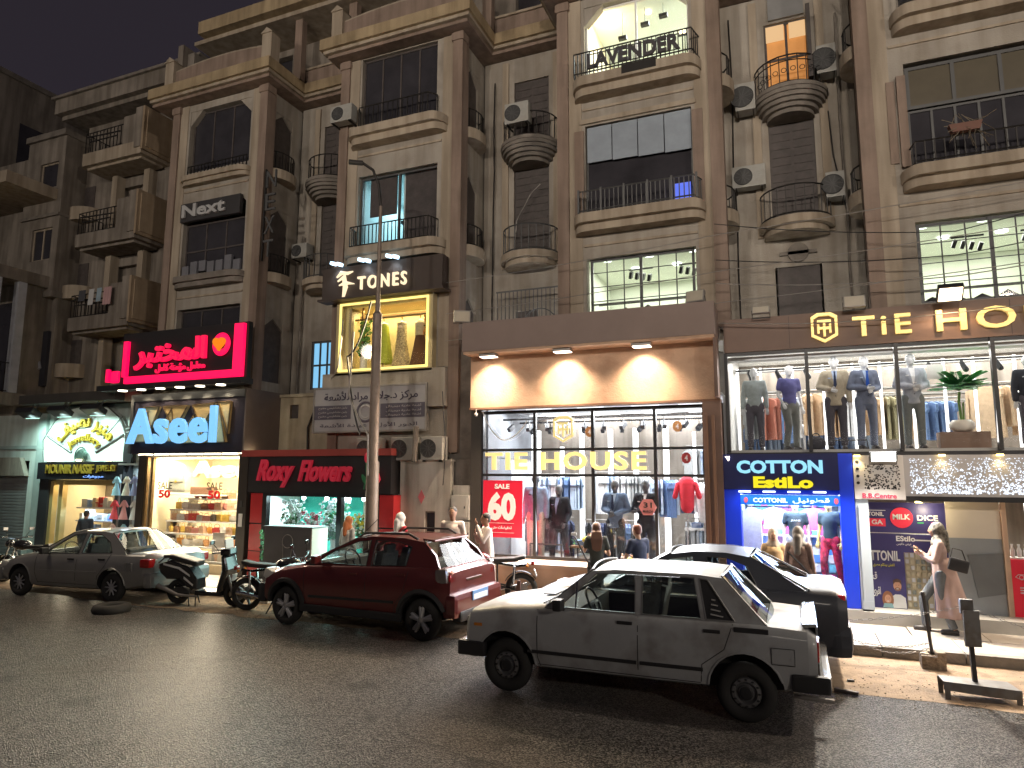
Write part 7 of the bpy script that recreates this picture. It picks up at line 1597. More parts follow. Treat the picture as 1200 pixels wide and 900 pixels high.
bf = thing('yellow_flower', 'small yellow flower bunch held by the long haired woman', 'flowers', (-3.55, 12.0, 1.38)); MB().ell((0, 0, 0), (.05, .05, .05), n=8).ell((.05, 0, .03), (.035, .035, .035), n=8).build('petals', M('yellow_petal', (.85, .7, .1), .6), bf); MB().tube([(0, 0, 0), (.03, 0, -.14)], .008, 5).build('stem', M('stem_green'), bf)
st = thing('selfie_stick', 'thin black stick slanting up beside the long haired woman', 'stick', (-3.45, 11.9, .9), world=True); MB().tube([(-3.35, 11.75, .9), (-3.65, 11.75, 1.45)], .014, 6).build('pole', black, st); MB().cbox((-3.67, 11.75, 1.49), (.1, .02, .05), bev=.005).build('clamp', white, st)
person('worker in navy vest and yellow gloves crouched before the menswear window', -2.46, 11.6, .15, 1.56, PI+.9, skin=SKT, kind='shirt', top=cloth('vest_navy', (.025, .035, .07)), bottom=cloth(*DK), sleeves='short', hairstyle='short', hair=M('hair_redbrown', (.16, .05, .03), .5), arms=dict(le=(-.25, -.12, 1.08), lw=(-.15, -.35, 1.05), re=(.25, -.1, 1.1), rw=(.12, -.36, 1.08)), lean=.12)
gl = thing('gloves', 'pair of yellow work gloves on the worker in the navy vest', 'gloves', (-2.74, 11.75, 1.2)); MB().ell((0, 0, -.14), (.06, .05, .05), n=10).ell((.03, .12, -.12), (.055, .05, .05), n=10).build('glove', M('glove_yellow', (.85, .6, .05), .6), gl, smooth=60)
hj1 = M('scarf_beige', (.30, .24, .18), .85, var=.15, scale=12); hj2 = M('scarf_grey', (.16, .14, .12), .85, var=.2, scale=14)
person('woman in beige headscarf and tan coat facing the street before the blue shop', -.40, 12.1, .15, 1.52, .15, skin=SKT, fem=True, kind='shirt', top=cloth('coat_tan', (.42, .28, .14)), bottom=None, robe=cloth('coat_tan', (0, 0, 0)), hairstyle='hijab', hair=hj1)
person('woman in grey headscarf and brown checked coat seen from behind at the blue shop', -.02, 11.8, .15, 1.58, PI-.2, skin=SKT, fem=True, kind='shirt', top=M('coat_checked', (.17, .11, .09), .9, var=.4, scale=22), robe=M('coat_checked'), hairstyle='hijab', hair=hj2)
sb = thing('shoulder_strap', 'dark bag strap across the back of the brown checked coat', 'bag', (-.02, 11.65, 1.2), world=True); MB().tube([(-.18, 11.62, 1.36), (0, 11.6, 1.18), (.18, 11.66, .95)], .016, 5).build('strap', black, sb)
# walking woman on the pavement, profile to the left
W1 = person('woman walking left in flowered headscarf, long pink coat and grey jeans, holding a phone', 1.98, 12.5, .15, 1.66, -PI/2-.1, skin=SKT, fem=True, kind='shirt', top=M('coat_pink', (.40, .28, .25), .8, var=.12, scale=4), bottom=cloth('jeans_grey', (.10, .11, .12)), hairstyle='hijab', hair=M('scarf_flowered', (.13, .12, .10), .85, var=.9, scale=22), arms=dict(le=(-.2, -.14, 1.12), lw=(-.08, -.27, 1.24), re=(.2, -.08, 1.12), rw=(.1, -.24, 1.2)), legs=dict(lk=(-.09, -.26, .5), la=(-.1, -.24, .08), rk=(.09, -.02, .5), ra=(.1, .12, .09)), shoes=M('shoe_dark', (.03, .025, .025), .5))
cp = M('coat_pink'); b = MB(); n = 28; rows = 9; vs = []
for i in range(rows+1):
    f = i/rows; z = 1.12-.87*f
    for j in range(n):
        a = -.35*PI+1.7*PI*j/(n-1)*.92; r = .15+.10*f; q = r*(1+.14*f*math.sin(a*7+1)); vs.append((q*math.cos(a)*.85, .02+.10*f+q*math.sin(a), z))
b.add(vs, [(i*n+j, i*n+j+1, (i+1)*n+j+1, (i+1)*n+j) for i in range(rows) for j in range(n-1)])
o = b.build('coat_skirt', cp, W1, smooth=70); s_ = o.modifiers.new('s', 'SOLIDIFY'); s_.thickness = .012
hb = thing('handbag', 'dark handbag on the arm of the woman in the pink coat', 'handbag', (2.18, 12.25, 1.2)); MB().cbox((0, 0, 0), (.26, .1, .19), ry=.25, bev=.03).build('bag', black, hb); MB().tube([(-.11, 0, .06), (-.06, 0, .25), (.06, 0, .22), (.11, 0, .03)], .01, 5).build('strap', black, hb)
ph = thing('smartphone', 'phone in the raised hand of the woman in the pink coat', 'phone', (1.67, 12.42, 1.41)); MB().cbox((0, 0, 0), (.15, .08, .012), ry=.25, bev=.004).build('body', black, ph)
person('woman in orange headscarf and pale patterned dress at the flower shop', -8.75, 12.2, .15, 1.5, PI-.2, skin=SKT, fem=True, kind='shirt', top=M('dress_pale', (.5, .5, .48), .85, var=.3, scale=10), robe=M('dress_pale'), hairstyle='hijab', hair=M('scarf_orange', (.45, .15, .05), .8))
person('woman in white headscarf and red top behind the roof of the red car', -7.3, 11.9, .15, 1.62, PI-.4, skin=SKT, fem=True, kind='shirt', top=cloth('top_red', (.4, .03, .04)), bottom=cloth('trousers_red', (.5, .08, .06)), hairstyle='hijab', hair=M('scarf_white', (.55, .54, .52), .85))
person('man in dark jacket looking into the jewellery window', -17.3, 12.6, .15, 1.42, PI+.4, skin=SKB, kind='jacket', top=cloth('jacket_dark', (.03, .04, .06)), bottom=cloth(*DK), hairstyle='short')
# ------------------------------------------------------------------ cars
rubber = M('tyre_rubber', (.03, .029, .028), .85, var=.15); rimm = M('rim_grey', (.24, .24, .245), .4, .7, var=.1); inner = M('car_interior', (.06, .058, .056), .85)
chrome = M('chrome', (.6, .6, .6), .15, 1., var=0); plast = M('black_plastic', (.02, .02, .022), .55, var=.1)
cglass = GL('car_glass', (.82, .86, .85), .12, .02); lampr = M('tail_red', (.35, .01, .01), .15, var=.1, coat=.5); lampc = M('lamp_clear', (.55, .55, .53), .15, var=.1, coat=.5); lampo = M('lamp_amber', (.6, .2, .02), .2)
seatm = M('seat_fabric', (.10, .095, .09), .9, var=.2, scale=20)
def lerp_st(st, x):
    for a, b in zip(st[:-1], st[1:]):
        if a[0] <= x <= b[0]:
            t = (x-a[0])/(b[0]-a[0]) if b[0] > a[0] else 0; t = t*t*(3-2*t)*.35+t*.65
            return [a[i]+(b[i]-a[i])*t for i in range(5)]
    return list(st[0] if x < st[0][0] else st[-1])
def section(s, cab):
    x, zb, zs, zt, w = s; h = zs-zb
    P = [(0, zb), (.80*w, zb), (.955*w, zb+.05), (.99*w, zb+.22*h), (w, zb+.5*h), (.992*w, zb+.74*h), (.955*w, zs-.03), (.925*w, zs)]
    if cab: P += [(.88*w, zs+.0), (.86*w, zs-.32), (0, zs-.32)]
    else: P += [(.84*w, zs+(zt-zs)*.55), (.6*w, zs+(zt-zs)*.9), (0, zt)]
    return P
def side_y(st, x, z):
    P = section(lerp_st(st, x), True)[1:8]
    for a, b in zip(P[:-1], P[1:]):
        if a[1] <= z <= b[1] and b[1] > a[1]: return a[0]+(b[0]-a[0])*(z-a[1])/(b[1]-a[1])
    return P[-1][0]
def make_car(name, label, cat, loc, rz, S):
    t = thing(name, label, cat, loc, rz)
    st = S['st']; paint = S['paint']; c0, c1 = S['cab']
    xs = sorted({s[0] for s in st} | {st[0][0]+(st[-1][0]-st[0][0])*k/44 for k in range(45)} | {c0, c0+.001, c1, c1-.001})
    secs = []
    for x in xs: secs.append((x, section(lerp_st(st, x), c0+.0005 < x < c1-.0005)))
    b = MB(); n = len(secs[0][1]); ring = 2*n-2
    for x, P in secs:
        b.v += [(x, -p[0], p[1]) for p in P]+[(x, p[0], p[1]) for p in reversed(P[1:-1])]
    for i in range(len(secs)-1):
        cabi = c0 <= secs[i][0] and secs[i+1][0] <= c1
        for j in range(ring):
            a = i*ring+j; c = i*ring+(j+1) % ring
            b.f.append((a, c, c+ring, a+ring)); jj = min(j, ring-1-j); b.m.append(1 if (cabi and jj >= 8) or jj < 1 else 0)
    b.f += [tuple(range(ring-1, -1, -1)), tuple((len(secs)-1)*ring+k for k in range(ring))]; b.m += [0, 0]
    me = b.mesh('body', [paint, plast], 35); o = bpy.data.objects.new('tmp', me); COL.objects.link(o)
    w = max(s[4] for s in st); Ra = S['Ra']; cuts = []
    for wx in S['wheels']:
        for s in (-1, 1):
            m_ = MB().lathe([(Ra, -.25), (Ra, .25)], (wx, s*(w+.02), S['Rw']+S.get('arch_up', .03)), 28, 'y', m=1)
            c = bpy.data.objects.new('cut', m_.mesh('cut', [paint, plast])); COL.objects.link(c); cuts.append(c)
            mod = o.modifiers.new('b', 'BOOLEAN'); mod.operation = 'DIFFERENCE'; mod.object = c; mod.solver = 'EXACT'
    dg = bpy.context.evaluated_depsgraph_get(); me2 = bpy.data.meshes.new_from_object(o.evaluated_get(dg)); me2.name = 'body'
    bpy.data.objects.remove(o); [bpy.data.objects.remove(c) for c in cuts]
    me2.set_sharp_from_angle(angle=math.radians(35)); body = put('body', me2, t)
    # wheel arch lips
    for wx in S['wheels']:
        for s in (-1, 1):
            pts = []
            for k in range(15):
                a = PI*(-.06+1.12*k/14); x, z = wx+Ra*math.cos(a), S['Rw']+S.get('arch_up', .03)+Ra*math.sin(a)
                if z > lerp_st(st, x)[1]+.03: pts.append((x, s*(side_y(st, x, z)+.002), z))
            MB().tube(pts, S.get('lip', .014), 5).build('arch_trim', S.get('trim', paint), t, smooth=60)
    # greenhouse
    yb, yr = .905*lerp_st(st, (c0+c1)/2)[4], S['roof_w']; zb_, zr_ = S['belt'], S['roofz']
    Y = lambda z: yb+(yr-yb)*max(0, (z-zb_))/(zr_-zb_)
    out = S['outline']; wins = S['wins']
    for s in (-1, 1):
        tri = tessellate_polygon([[Vector((p[0], p[1], 0)) for p in out]]+[[Vector((p[0], p[1], 0)) for p in w_] for w_ in wins])
        pts = [p for q in [out]+wins for p in q]; N_ = len(pts)
        g = MB(); vs = [(p[0], s*Y(p[1]), p[1]) for p in pts]+[(p[0], s*(Y(p[1])-.045), p[1]) for p in pts]
        fs = [tuple(t_) for t_ in tri]+[tuple(i+N_ for i in reversed(t_)) for t_ in tri]; off = 0
        for q in [out]+wins:
            m = len(q); fs += [(off+i, off+(i+1) % m, off+(i+1) % m+N_, off+i+N_) for i in range(m)]; off += m
        g.add(vs, fs); g.build('cabin_side', paint, t)
        for wi, w_ in enumerate(wins):
            k = MB(); k.prism(w_, 'y', 0, .004); k.v = [(v[0], s*(Y(v[2])-.022+v[1]), v[2]) for v in k.v]
            mt = plast if wi in S.get('solid', ()) else cglass; pn = k.build('side_window' if mt is cglass else 'quarter_panel', mt, t)
            k = MB()
            for a, c in zip(w_, w_[1:]+w_[:1]): k.tube([(a[0], s*(Y(a[1])+.002), a[1]), (c[0], s*(Y(c[1])+.002), c[1])], S.get('rub', .008), 4)
            k.build('window_rubber', S.get('wintrim', plast), pn)
        if S.get('louvre'):
            k = MB(); lx, lz = S['louvre']
            for i in range(4): z = lz+i*.05; k.cbox((lx-.012*i, s*(Y(z)+.006), z), (.13-.03*i, .012, .012), ry=.15)
            k.build('louvre', M('louvre_grey', (.4, .4, .4), .5), t)
    # roof: from windscreen top to rear window top
    xf, xr = S['roof'][0], S['roof'][1]; rp = S['roofprof']
    b = MB(); nx, ny = 14, 10; vs = []
    for i in range(nx+1):
        x = xf+(xr-xf)*i/nx; z0 = zr_
        for a, c in zip(rp[:-1], rp[1:]):
            if a[0] <= x <= c[0]+1e-6: z0 = a[1]+(c[1]-a[1])*(x-a[0])/(c[0]-a[0])
        for j in range(ny+1):
            u = -1+2*j/ny; vs.append((x, u*(Y(z0)+.004), z0+S.get('crown', .035)*(1-u*u)*(1-.25*abs(2*i/nx-1)**3)))
    m = (nx+1)*(ny+1)
    b.add(vs+[(v[0], v[1]*.985, v[2]-.03) for v in vs], [f for i in range(nx) for j in range(ny) for f in [(i*(ny+1)+j, (i+1)*(ny+1)+j, (i+1)*(ny+1)+j+1, i*(ny+1)+j+1), tuple(q+m for q in (i*(ny+1)+j, i*(ny+1)+j+1, (i+1)*(ny+1)+j+1, (i+1)*(ny+1)+j))]])
    for i in range(nx):
        for j in (0, ny): a = i*(ny+1)+j; b.f.append((a, a+ny+1, a+ny+1+m, a+m)); b.m.append(0)
    for j in range(ny):
        for i in (0, nx): a = i*(ny+1)+j; b.f.append((a, a+1, a+1+m, a+m)); b.m.append(0)
    b.build('roof', paint, t, smooth=50)
    # windscreens
    for nm, (xa, za, xb, zb2), bow in (('windscreen', S['ws'], -1), ('rear_window', S['rw'], 1)):
        b = MB(); vs = []; n1 = 8
        for i in range(4):
            f = i/3; x = xa+(xb-xa)*f; z = za+(zb2-za)*f
            for j in range(n1+1):
                u = -1+2*j/n1; vs.append((x+bow*.07*(1-u*u)*(1-.3*f), u*(Y(z)-.01), z+(S.get('crown', .035)*(1-u*u) if i == 3 else 0)))
        b.add(vs, [(i*(n1+1)+j, i*(n1+1)+j+1, (i+1)*(n1+1)+j+1, (i+1)*(n1+1)+j) for i in range(3) for j in range(n1)])
        o = b.build(nm, cglass, t, smooth=60)
        k = MB().tube([vs[j] for j in range(n1+1)], .012, 5).tube([vs[3*(n1+1)+j] for j in range(n1+1)], .012, 5)
        for j in (0, n1): k.tube([vs[i*(n1+1)+j] for i in range(4)], .012, 5)
        k.build('window_rubber', S.get('wintrim', plast), o)
    # scuttle fill between body and glass bases
    MB().box(c0-.02, c0+.10, -yb, yb, zb_-.06, zb_+.0).box(c1-.12, c1+.02, -yb, yb, zb_-.06, zb_+.0).build('scuttle', inner, t)
    # interior
    for sx, sy in ((S['seat'], -.36), (S['seat'], .36)):
        b = MB().cbox((sx, sy, zb_-.36), (.5, .46, .14), bev=.04).cbox((sx+.24, sy, zb_-.06), (.14, .46, .56), ry=.2, bev=.05).cbox((sx+.32, sy, zb_+.25), (.09, .24, .16), ry=.15, bev=.035)
        b.build('seat', seatm, t)
    MB().cbox((S['seat']+.95, 0, zb_-.36), (.48, 1.15, .14), bev=.04).cbox((S['seat']+1.2, 0, zb_-.1), (.14, 1.15, .5), ry=.3, bev=.05).build('rear_seat', seatm, t)
    MB().box(c0+.05, c0+.38, -yb+.08, yb-.08, zb_-.3, zb_+.02).build('dashboard', inner, t)
    k = MB().torus((0, 0, 0), .18, .014, 'x', 22, 6).box(-.01, .01, -.17, .17, -.015, .015).box(-.01, .01, -.015, .015, -.17, 0); k.xf(Matrix.Translation((S['seat']-.42, -.36, zb_+.04))@Matrix.Rotation(-.45, 4, 'Y')); k.build('steering_wheel', plast, t, smooth=50)
    # wheels
    R = S['Rw']
    for wx in S['wheels']:
        for s in (-1, 1):
            wo = bpy.data.objects.new('wheel', MB().torus((0, 0, 0), R-.075, .078, 'y', 36, 10, flat=1.05).mesh('tyre', rubber, 60)); COL.objects.link(wo); wo.parent = t
            wo.location = (wx, s*(w-.11), R)
            q = MB(); rr = R-(.12 if S['rim'] == 'steel' else .095)
            q.lathe([(rr+.02, s*.07), (rr, s*.05), (rr*.92, s*.02), (rr*.9, -s*.06)], n=28, ax='y', cap=False)
            if S['rim'] == 'steel':
                q.lathe([(rr*.92, s*.01), (rr*.8, s*.05), (rr*.62, s*.055), (rr*.5, s*.02), (rr*.42, s*.03), (rr*.4, s*.055), (0, s*.06)], n=28, ax='y', cap=False)
                d = MB()
                for k in range(12): a = 2*PI*k/12; d.ell((rr*.72*math.cos(a), s*.056, rr*.72*math.sin(a)), (.016, .008, .01), n=8)
                d.lathe([(0, s*.062), (rr*.38, s*.058), (rr*.3, s*.064), (0, s*.066)], n=20, ax='y'); d.build('hub', plast, wo)
            else:
                for k in range(5 if S['rim'] == 'alloy' else 9):
                    a = 2*PI*k/(5 if S['rim'] == 'alloy' else 9)+.3; ww = .062 if S['rim'] == 'alloy' else .028
                    for da in ((-.14, .14) if S['rim'] == 'alloy' else (0,)):
                        q.tube([(rr*.2*math.cos(a), s*.055, rr*.2*math.sin(a)), (rr*.95*math.cos(a+da), s*.045, rr*.95*math.sin(a+da))], [ww*.6, ww*.45], 6)
                q.lathe([(0, s*.07), (rr*.24, s*.06), (rr*.26, s*.03), (0, s*.02)], n=16, ax='y')
                MB().lathe([(0, -s*.0), (rr*.9, -s*.0), (rr*.9, -s*.02), (0, -s*.02)], n=20, ax='y').build('brake_disc', plast, wo)
            q.build('rim', rimm if S['rim'] == 'steel' else M('alloy_silver', (.5, .5, .51), .38, .6), wo, smooth=40)
    # door seams, handles
    for s in (-1, 1):
        for seam in S['seams']:
            pts = []
            for a, c in zip(seam[:-1], seam[1:]):
                for k in range(7): f = k/6; x, z = a[0]+(c[0]-a[0])*f, a[1]+(c[1]-a[1])*f; pts.append((x, s*(side_y(st, x, z)-.001), z))
            MB().tube(pts, .0055, 4).build('door_seam', plast, t)
        for hx, hz in S['handles']:
            y = side_y(st, hx, hz); MB().cbox((hx, s*(y+.008), hz), (.17, .02, .035), bev=.006).build('door_handle', S.get('handle_m', plast), t)
        for (x0, z0, x1, z1, hh, mm) in S.get('strips', ()):
            k = MB(); n1 = 12
            for i in range(n1):
                xa, xb = x0+(x1-x0)*i/n1, x0+(x1-x0)*(i+1)/n1; za, zb3 = z0+(z1-z0)*i/n1, z0+(z1-z0)*(i+1)/n1; ya, yb3 = side_y(st, xa, za)+.012, side_y(st, xb, zb3)+.012
                k.add([(xa, s*ya, za-hh), (xb, s*yb3, zb3-hh), (xb, s*yb3, zb3+hh), (xa, s*ya, za+hh), (xa, s*(ya-.03), za-hh), (xb, s*(yb3-.03), zb3-hh), (xb, s*(yb3-.03), zb3+hh), (xa, s*(ya-.03), za+hh)], [(0, 1, 2, 3), (3, 2, 6, 7), (0, 4, 5, 1), (0, 3, 7, 4), (1, 5, 6, 2)])
            k.build('side_trim', mm, t)
        mx, mz = S['mirror']; y = side_y(st, mx, zb_-.05)
        MB().cbox((mx, s*(y+.09), mz), (.1, .17, .13), bev=.03).tube([(mx+.02, s*(y-.03), mz-.07), (mx, s*(y+.05), mz-.02)], .02, 6).build('door_mirror', S.get('mirror_m', plast), t)
    for fn in S.get('extra', ()): fn(t, st, w, paint)
    return t
def rnd_box(c, d, b=.02, **k): return MB().cbox(c, d, bev=b, **k)

# --- old white sedan in front
whitep = M('dirty_white_paint', (.37, .38, .39), .5, var=.10, scale=1.4, coat=.12, dirt=((.17, .155, .14), 3.0, .65))
def white_extra(t, st, w, paint):
    for s in (-1, 1):
        MB().cbox((-1.94, s*.52, .72), (.08, .34, .17), bev=.02).build('headlight', lampc, t); MB().cbox((1.935, s*.56, .76), (.05, .36, .2), bev=.015).build('tail_light', lampr, t)
        MB().cbox((1.945, s*.44, .76), (.05, .1, .17), bev=.01).build('reverse_light', lampc, t); MB().cbox((-1.78, s*(side_y(st, -1.78, .74)+.004), .74), (.1, .015, .035), bev=.004).build('side_marker', lampo, t)
    MB().cbox((-1.93, 0, .72), (.05, .72, .16), bev=.01).build('grille', plast, t)
    for x, nm in ((-2.0, 'front_bumper'), (2.01, 'rear_bumper')):
        sg_ = -1 if x < 0 else 1
        MB().cbox((x, 0, .46), (.1, 1.50, .16), bev=.03).build(nm, M('bumper_metal', (.4, .4, .4), .25, .8, var=.15), t)
        for s in (-1, 1): MB().cbox((x-sg_*.14, s*.78, .46), (.36, .09, .17), bev=.03).build('bumper_corner', plast, t)
    MB().cbox((1.955, 0, .70), (.02, .5, .13)).build('licence_plate', M('plate_white', (.6, .6, .58), .4), t)
    MB().cbox((1.88, 0, 1.0), (.14, 1.35, .035), ry=-.1, bev=.012).cbox((1.945, 0, .95), (.02, 1.35, .09)).build('boot_lip', M('aluminium_strip', (.5, .53, .56), .25, .8), t)
    y = side_y(st, 1.62, .68); MB().cbox((1.62, -(y+.002), .70), (.22, .012, .15), bev=.01).cbox((1.70, -(y+.01), .68), (.02, .01, .02)).build('fuel_flap', paint, t)
    k = MB(); [k.tube(p, .004, 4) for p in ([(1.51, -y-.009, .62), (1.73, -y-.009, .62), (1.73, -y-.009, .78), (1.51, -y-.009, .78), (1.51, -y-.009, .62)],)]; k.build('flap_seam', plast, t)
    MB().cbox((1.32, -(side_y(st, 1.32, .9)*.99), .925), (.34, .03, .05), bev=.008).build('pillar_trim', plast, t)
    MB().tube([(-.97, -.72, 1.03), (-.97, .72, 1.03)], .01, 5).build('bonnet_seam', plast, t); MB().tube([(-.93, -.3, 1.01), (-.7, .1, 1.13)], .007, 4).tube([(-.93, .25, 1.01), (-.7, .55, 1.13)], .007, 4).build('wiper', plast, t)
    MB().cbox((-1.1, .1, 1.035), (.16, .5, .012)).build('vent_grille', plast, t)
    MB().tube([(-.58, -.742, 1.0), (-.565, -.70, 1.30)], .009, 4).tube([(-.58, -.742, 1.0), (-.57, -.70, 1.30)], .009, 4).build('vent_window_frame', chrome, t)
    MB().tube([(1.7, -.5, .25), (2.08, -.5, .24)], .025, 8).build('exhaust', galv, t); MB().cbox((-2.0, -.2, .3), (.1, .5, .06), bev=.01).build('front_valance', plast, t)
    s_ = MB().tube([(.0, -.72, 1.405), (.6, -.72, 1.41)], .006, 4); s_.build('gutter', chrome, t)
    MB().cbox((.9, -.45, 1.0), (.1, .34, .3), ry=.2, bev=.04).build('rear_headrest', M('pale_headrest', (.25, .25, .25), .7), t)
make_car('parked_car', 'old dirty white boxy sedan with steel wheels standing in the road in front', 'car', (-1.83, 8.5, 0), .0, dict(
    paint=whitep, st=[(-1.95, .42, .80, .85, .76), (-1.90, .34, .87, .91, .80), (-1.5, .30, .93, .98, .815), (-.95, .29, .97, 1.03, .82), (.2, .29, .975, 1.0, .825), (1.4, .30, .98, 1.0, .82), (1.86, .36, .95, .98, .80), (1.94, .44, .90, .93, .77)],
    cab=(-.93, 1.47), wheels=(-1.42, 1.25), Rw=.30, Ra=.375, arch_up=.03, lip=.012, belt=.975, roofz=1.43, roof_w=.585, roof=(-.40, 1.02), roofprof=[(-.40, 1.41), (-.15, 1.43), (.75, 1.43), (1.02, 1.41)], crown=.035,
    outline=[(-.98, .965), (-.42, 1.41), (-.15, 1.435), (.75, 1.435), (1.04, 1.41), (1.50, .965)],
    wins=[[(-.78, 1.0), (-.36, 1.385), (.09, 1.405), (.11, .995)], [(.18, .995), (.17, 1.405), (.74, 1.40), (.82, .995)], [(.87, .995), (.79, 1.395), (.88, 1.385), (1.16, .995)]], solid=(2,), louvre=(.98, 1.04),
    ws=(-.93, 1.0, -.41, 1.43), rw=(1.47, .98, 1.03, 1.43), seat=-.05, rim='steel', rub=.009, wintrim=M('worn_trim', (.25, .25, .25), .4, .5),
    seams=[[(-1.03, .96), (-1.02, .45), (-.98, .32)], [(.145, .97), (.145, .33)], [(1.14, .97), (1.05, .72), (.82, .55), (.80, .3)], [(-1.02, .36), (.8, .36)]],
    handles=[(.0, .90), (.93, .89)], strips=[(-1.14, .50, .13, .50, .018, plast), (.17, .50, .83, .50, .018, plast)], mirror=(-.74, 1.05), extra=[white_extra]))

# --- red hatchback with roof rails
redc = M('metallic_red', (.115, .018, .018), .3, .3, var=.08, coat=.8)
def red_extra(t, st, w, paint):
    for s in (-1, 1):
        MB().tube([(-.02, s*.62, 1.49), (.1, s*.62, 1.565), (.95, s*.62, 1.575), (1.12, s*.62, 1.50)], .02, 6).build('roof_rail', plast, t, smooth=50)
        MB().cbox((-1.82, s*.6, .78), (.3, .28, .17), ry=.3, bev=.05).build('headlight', lampc, t)
        MB().cbox((1.66, s*.74, .98), (.2, .16, .22), ry=-.1, bev=.05).build('tail_light', M('tail_smoked', (.12, .10, .1), .12, coat=.6), t); MB().cbox((1.76, s*.66, .93), (.08, .2, .14), bev=.03).build('tail_light', lampr, t)
        MB().cbox((-.0, s*(w-.01), .33), (2.0, .07, .12), bev=.02).build('side_cladding', plast, t)
    MB().cbox((1.80, 0, .54), (.22, 1.60, .36), bev=.08).build('rear_bumper', paint, t); MB().cbox((1.85, 0, .38), (.16, 1.3, .16), bev=.04).build('rear_skid', plast, t)
    MB().cbox((1.915, 0, .64), (.02, .52, .14)).build('licence_plate', M('plate_blue', (.15, .3, .6), .4, var=.1), t); MB().cbox((1.918, 0, .62), (.02, .46, .08)).build('plate_field', white, t)
    MB().cbox((-1.98, 0, .48), (.2, 1.5, .34), bev=.09).build('front_bumper', plast, t); MB().cbox((-1.98, 0, .74), (.08, .8, .12), bev=.02).build('grille', plast, t)
    MB().cbox((1.28, 0, 1.485), (.22, 1.1, .035), ry=.08, bev=.012).build('spoiler', paint, t); MB().cbox((1.80, 0, .88), (.03, .5, .03)).build('tailgate_trim', chrome, t)
    MB().tube([(1.45, -.5, 1.28), (1.66, .1, 1.08)], .008, 4).build('rear_wiper', plast, t); MB().tube([(1.75, .5, .26), (1.93, .5, .26)], .03, 8).build('exhaust', galv, t)
    MB().tube([(-.4, 0, 1.5), (-.1, 0, 1.75)], .006, 4).build('aerial', plast, t)
make_car('parked_car', 'dark red hatchback with black roof rails parked by the kerb', 'car', (-6.68, 10.32, 0), -.045, dict(
    paint=redc, st=[(-1.98, .45, .66, .74, .62), (-1.9, .33, .78, .86, .76), (-1.5, .25, .90, .98, .84), (-.95, .24, 1.0, 1.06, .86), (.2, .24, 1.05, 1.08, .865), (1.25, .25, 1.09, 1.1, .86), (1.66, .32, 1.08, 1.1, .82), (1.80, .40, 1.0, 1.04, .77)],
    cab=(-.9, 1.60), wheels=(-1.36, 1.33), Rw=.315, Ra=.40, arch_up=.03, lip=.045, trim=plast, belt=1.05, roofz=1.49, roof_w=.62, roof=(-.04, 1.24), roofprof=[(-.04, 1.47), (.25, 1.505), (.85, 1.505), (1.24, 1.46)], crown=.03,
    outline=[(-1.05, 1.0), (-.55, 1.26), (-.06, 1.47), (.25, 1.51), (.85, 1.51), (1.26, 1.46), (1.50, 1.27), (1.63, 1.05)],
    wins=[[(-.78, 1.06), (-.42, 1.27), (.0, 1.42), (.24, 1.45), (.25, 1.06)], [(.34, 1.07), (.33, 1.45), (.78, 1.45), (1.04, 1.38), (1.0, 1.1)]],
    ws=(-1.0, 1.04, -.05, 1.475), rw=(1.63, 1.06, 1.25, 1.465), seat=.08, rim='alloy', seams=[[(-.98, 1.0), (-.95, .5), (-.85, .33)], [(.29, 1.04), (.29, .33)], [(1.10, 1.08), (1.0, .7), (.86, .5), (.84, .33)], [(-.85, .36), (.84, .36)]],
    handles=[(.05, .93), (.95, .97)], handle_m=redc, mirror=(-.68, 1.12), mirror_m=redc, strips=[(-.85, .52, .84, .55, .02, plast)], extra=[red_extra]))

# --- grey sedan far left
greyp = M('silver_grey_paint', (.27, .27, .265), .33, .45, var=.08, coat=.6)
def grey_extra(t, st, w, paint):
    for s in (-1, 1):
        MB().cbox((-1.88, s*.56, .62), (.2, .34, .14), ry=.2, bev=.05).build('headlight', lampc, t); MB().cbox((1.92, s*.66, .78), (.24, .3, .17), bev=.05).build('tail_light', lampr, t); MB().cbox((1.99, s*.60, .80), (.12, .12, .12), bev=.03).build('reverse_light', lampc, t)
    MB().cbox((2.0, 0, .46), (.2, 1.6, .3), bev=.08).build('rear_bumper', paint, t); MB().cbox((-2.0, 0, .42), (.2, 1.5, .3), bev=.08).build('front_bumper', paint, t); MB().cbox((2.1, 0, .56), (.015, .5, .12)).build('licence_plate', white, t)
    MB().cbox((1.55, -(side_y(st, 1.5, .7)+.003), .7), (.16, .01, .16), bev=.03).build('fuel_flap', paint, t)
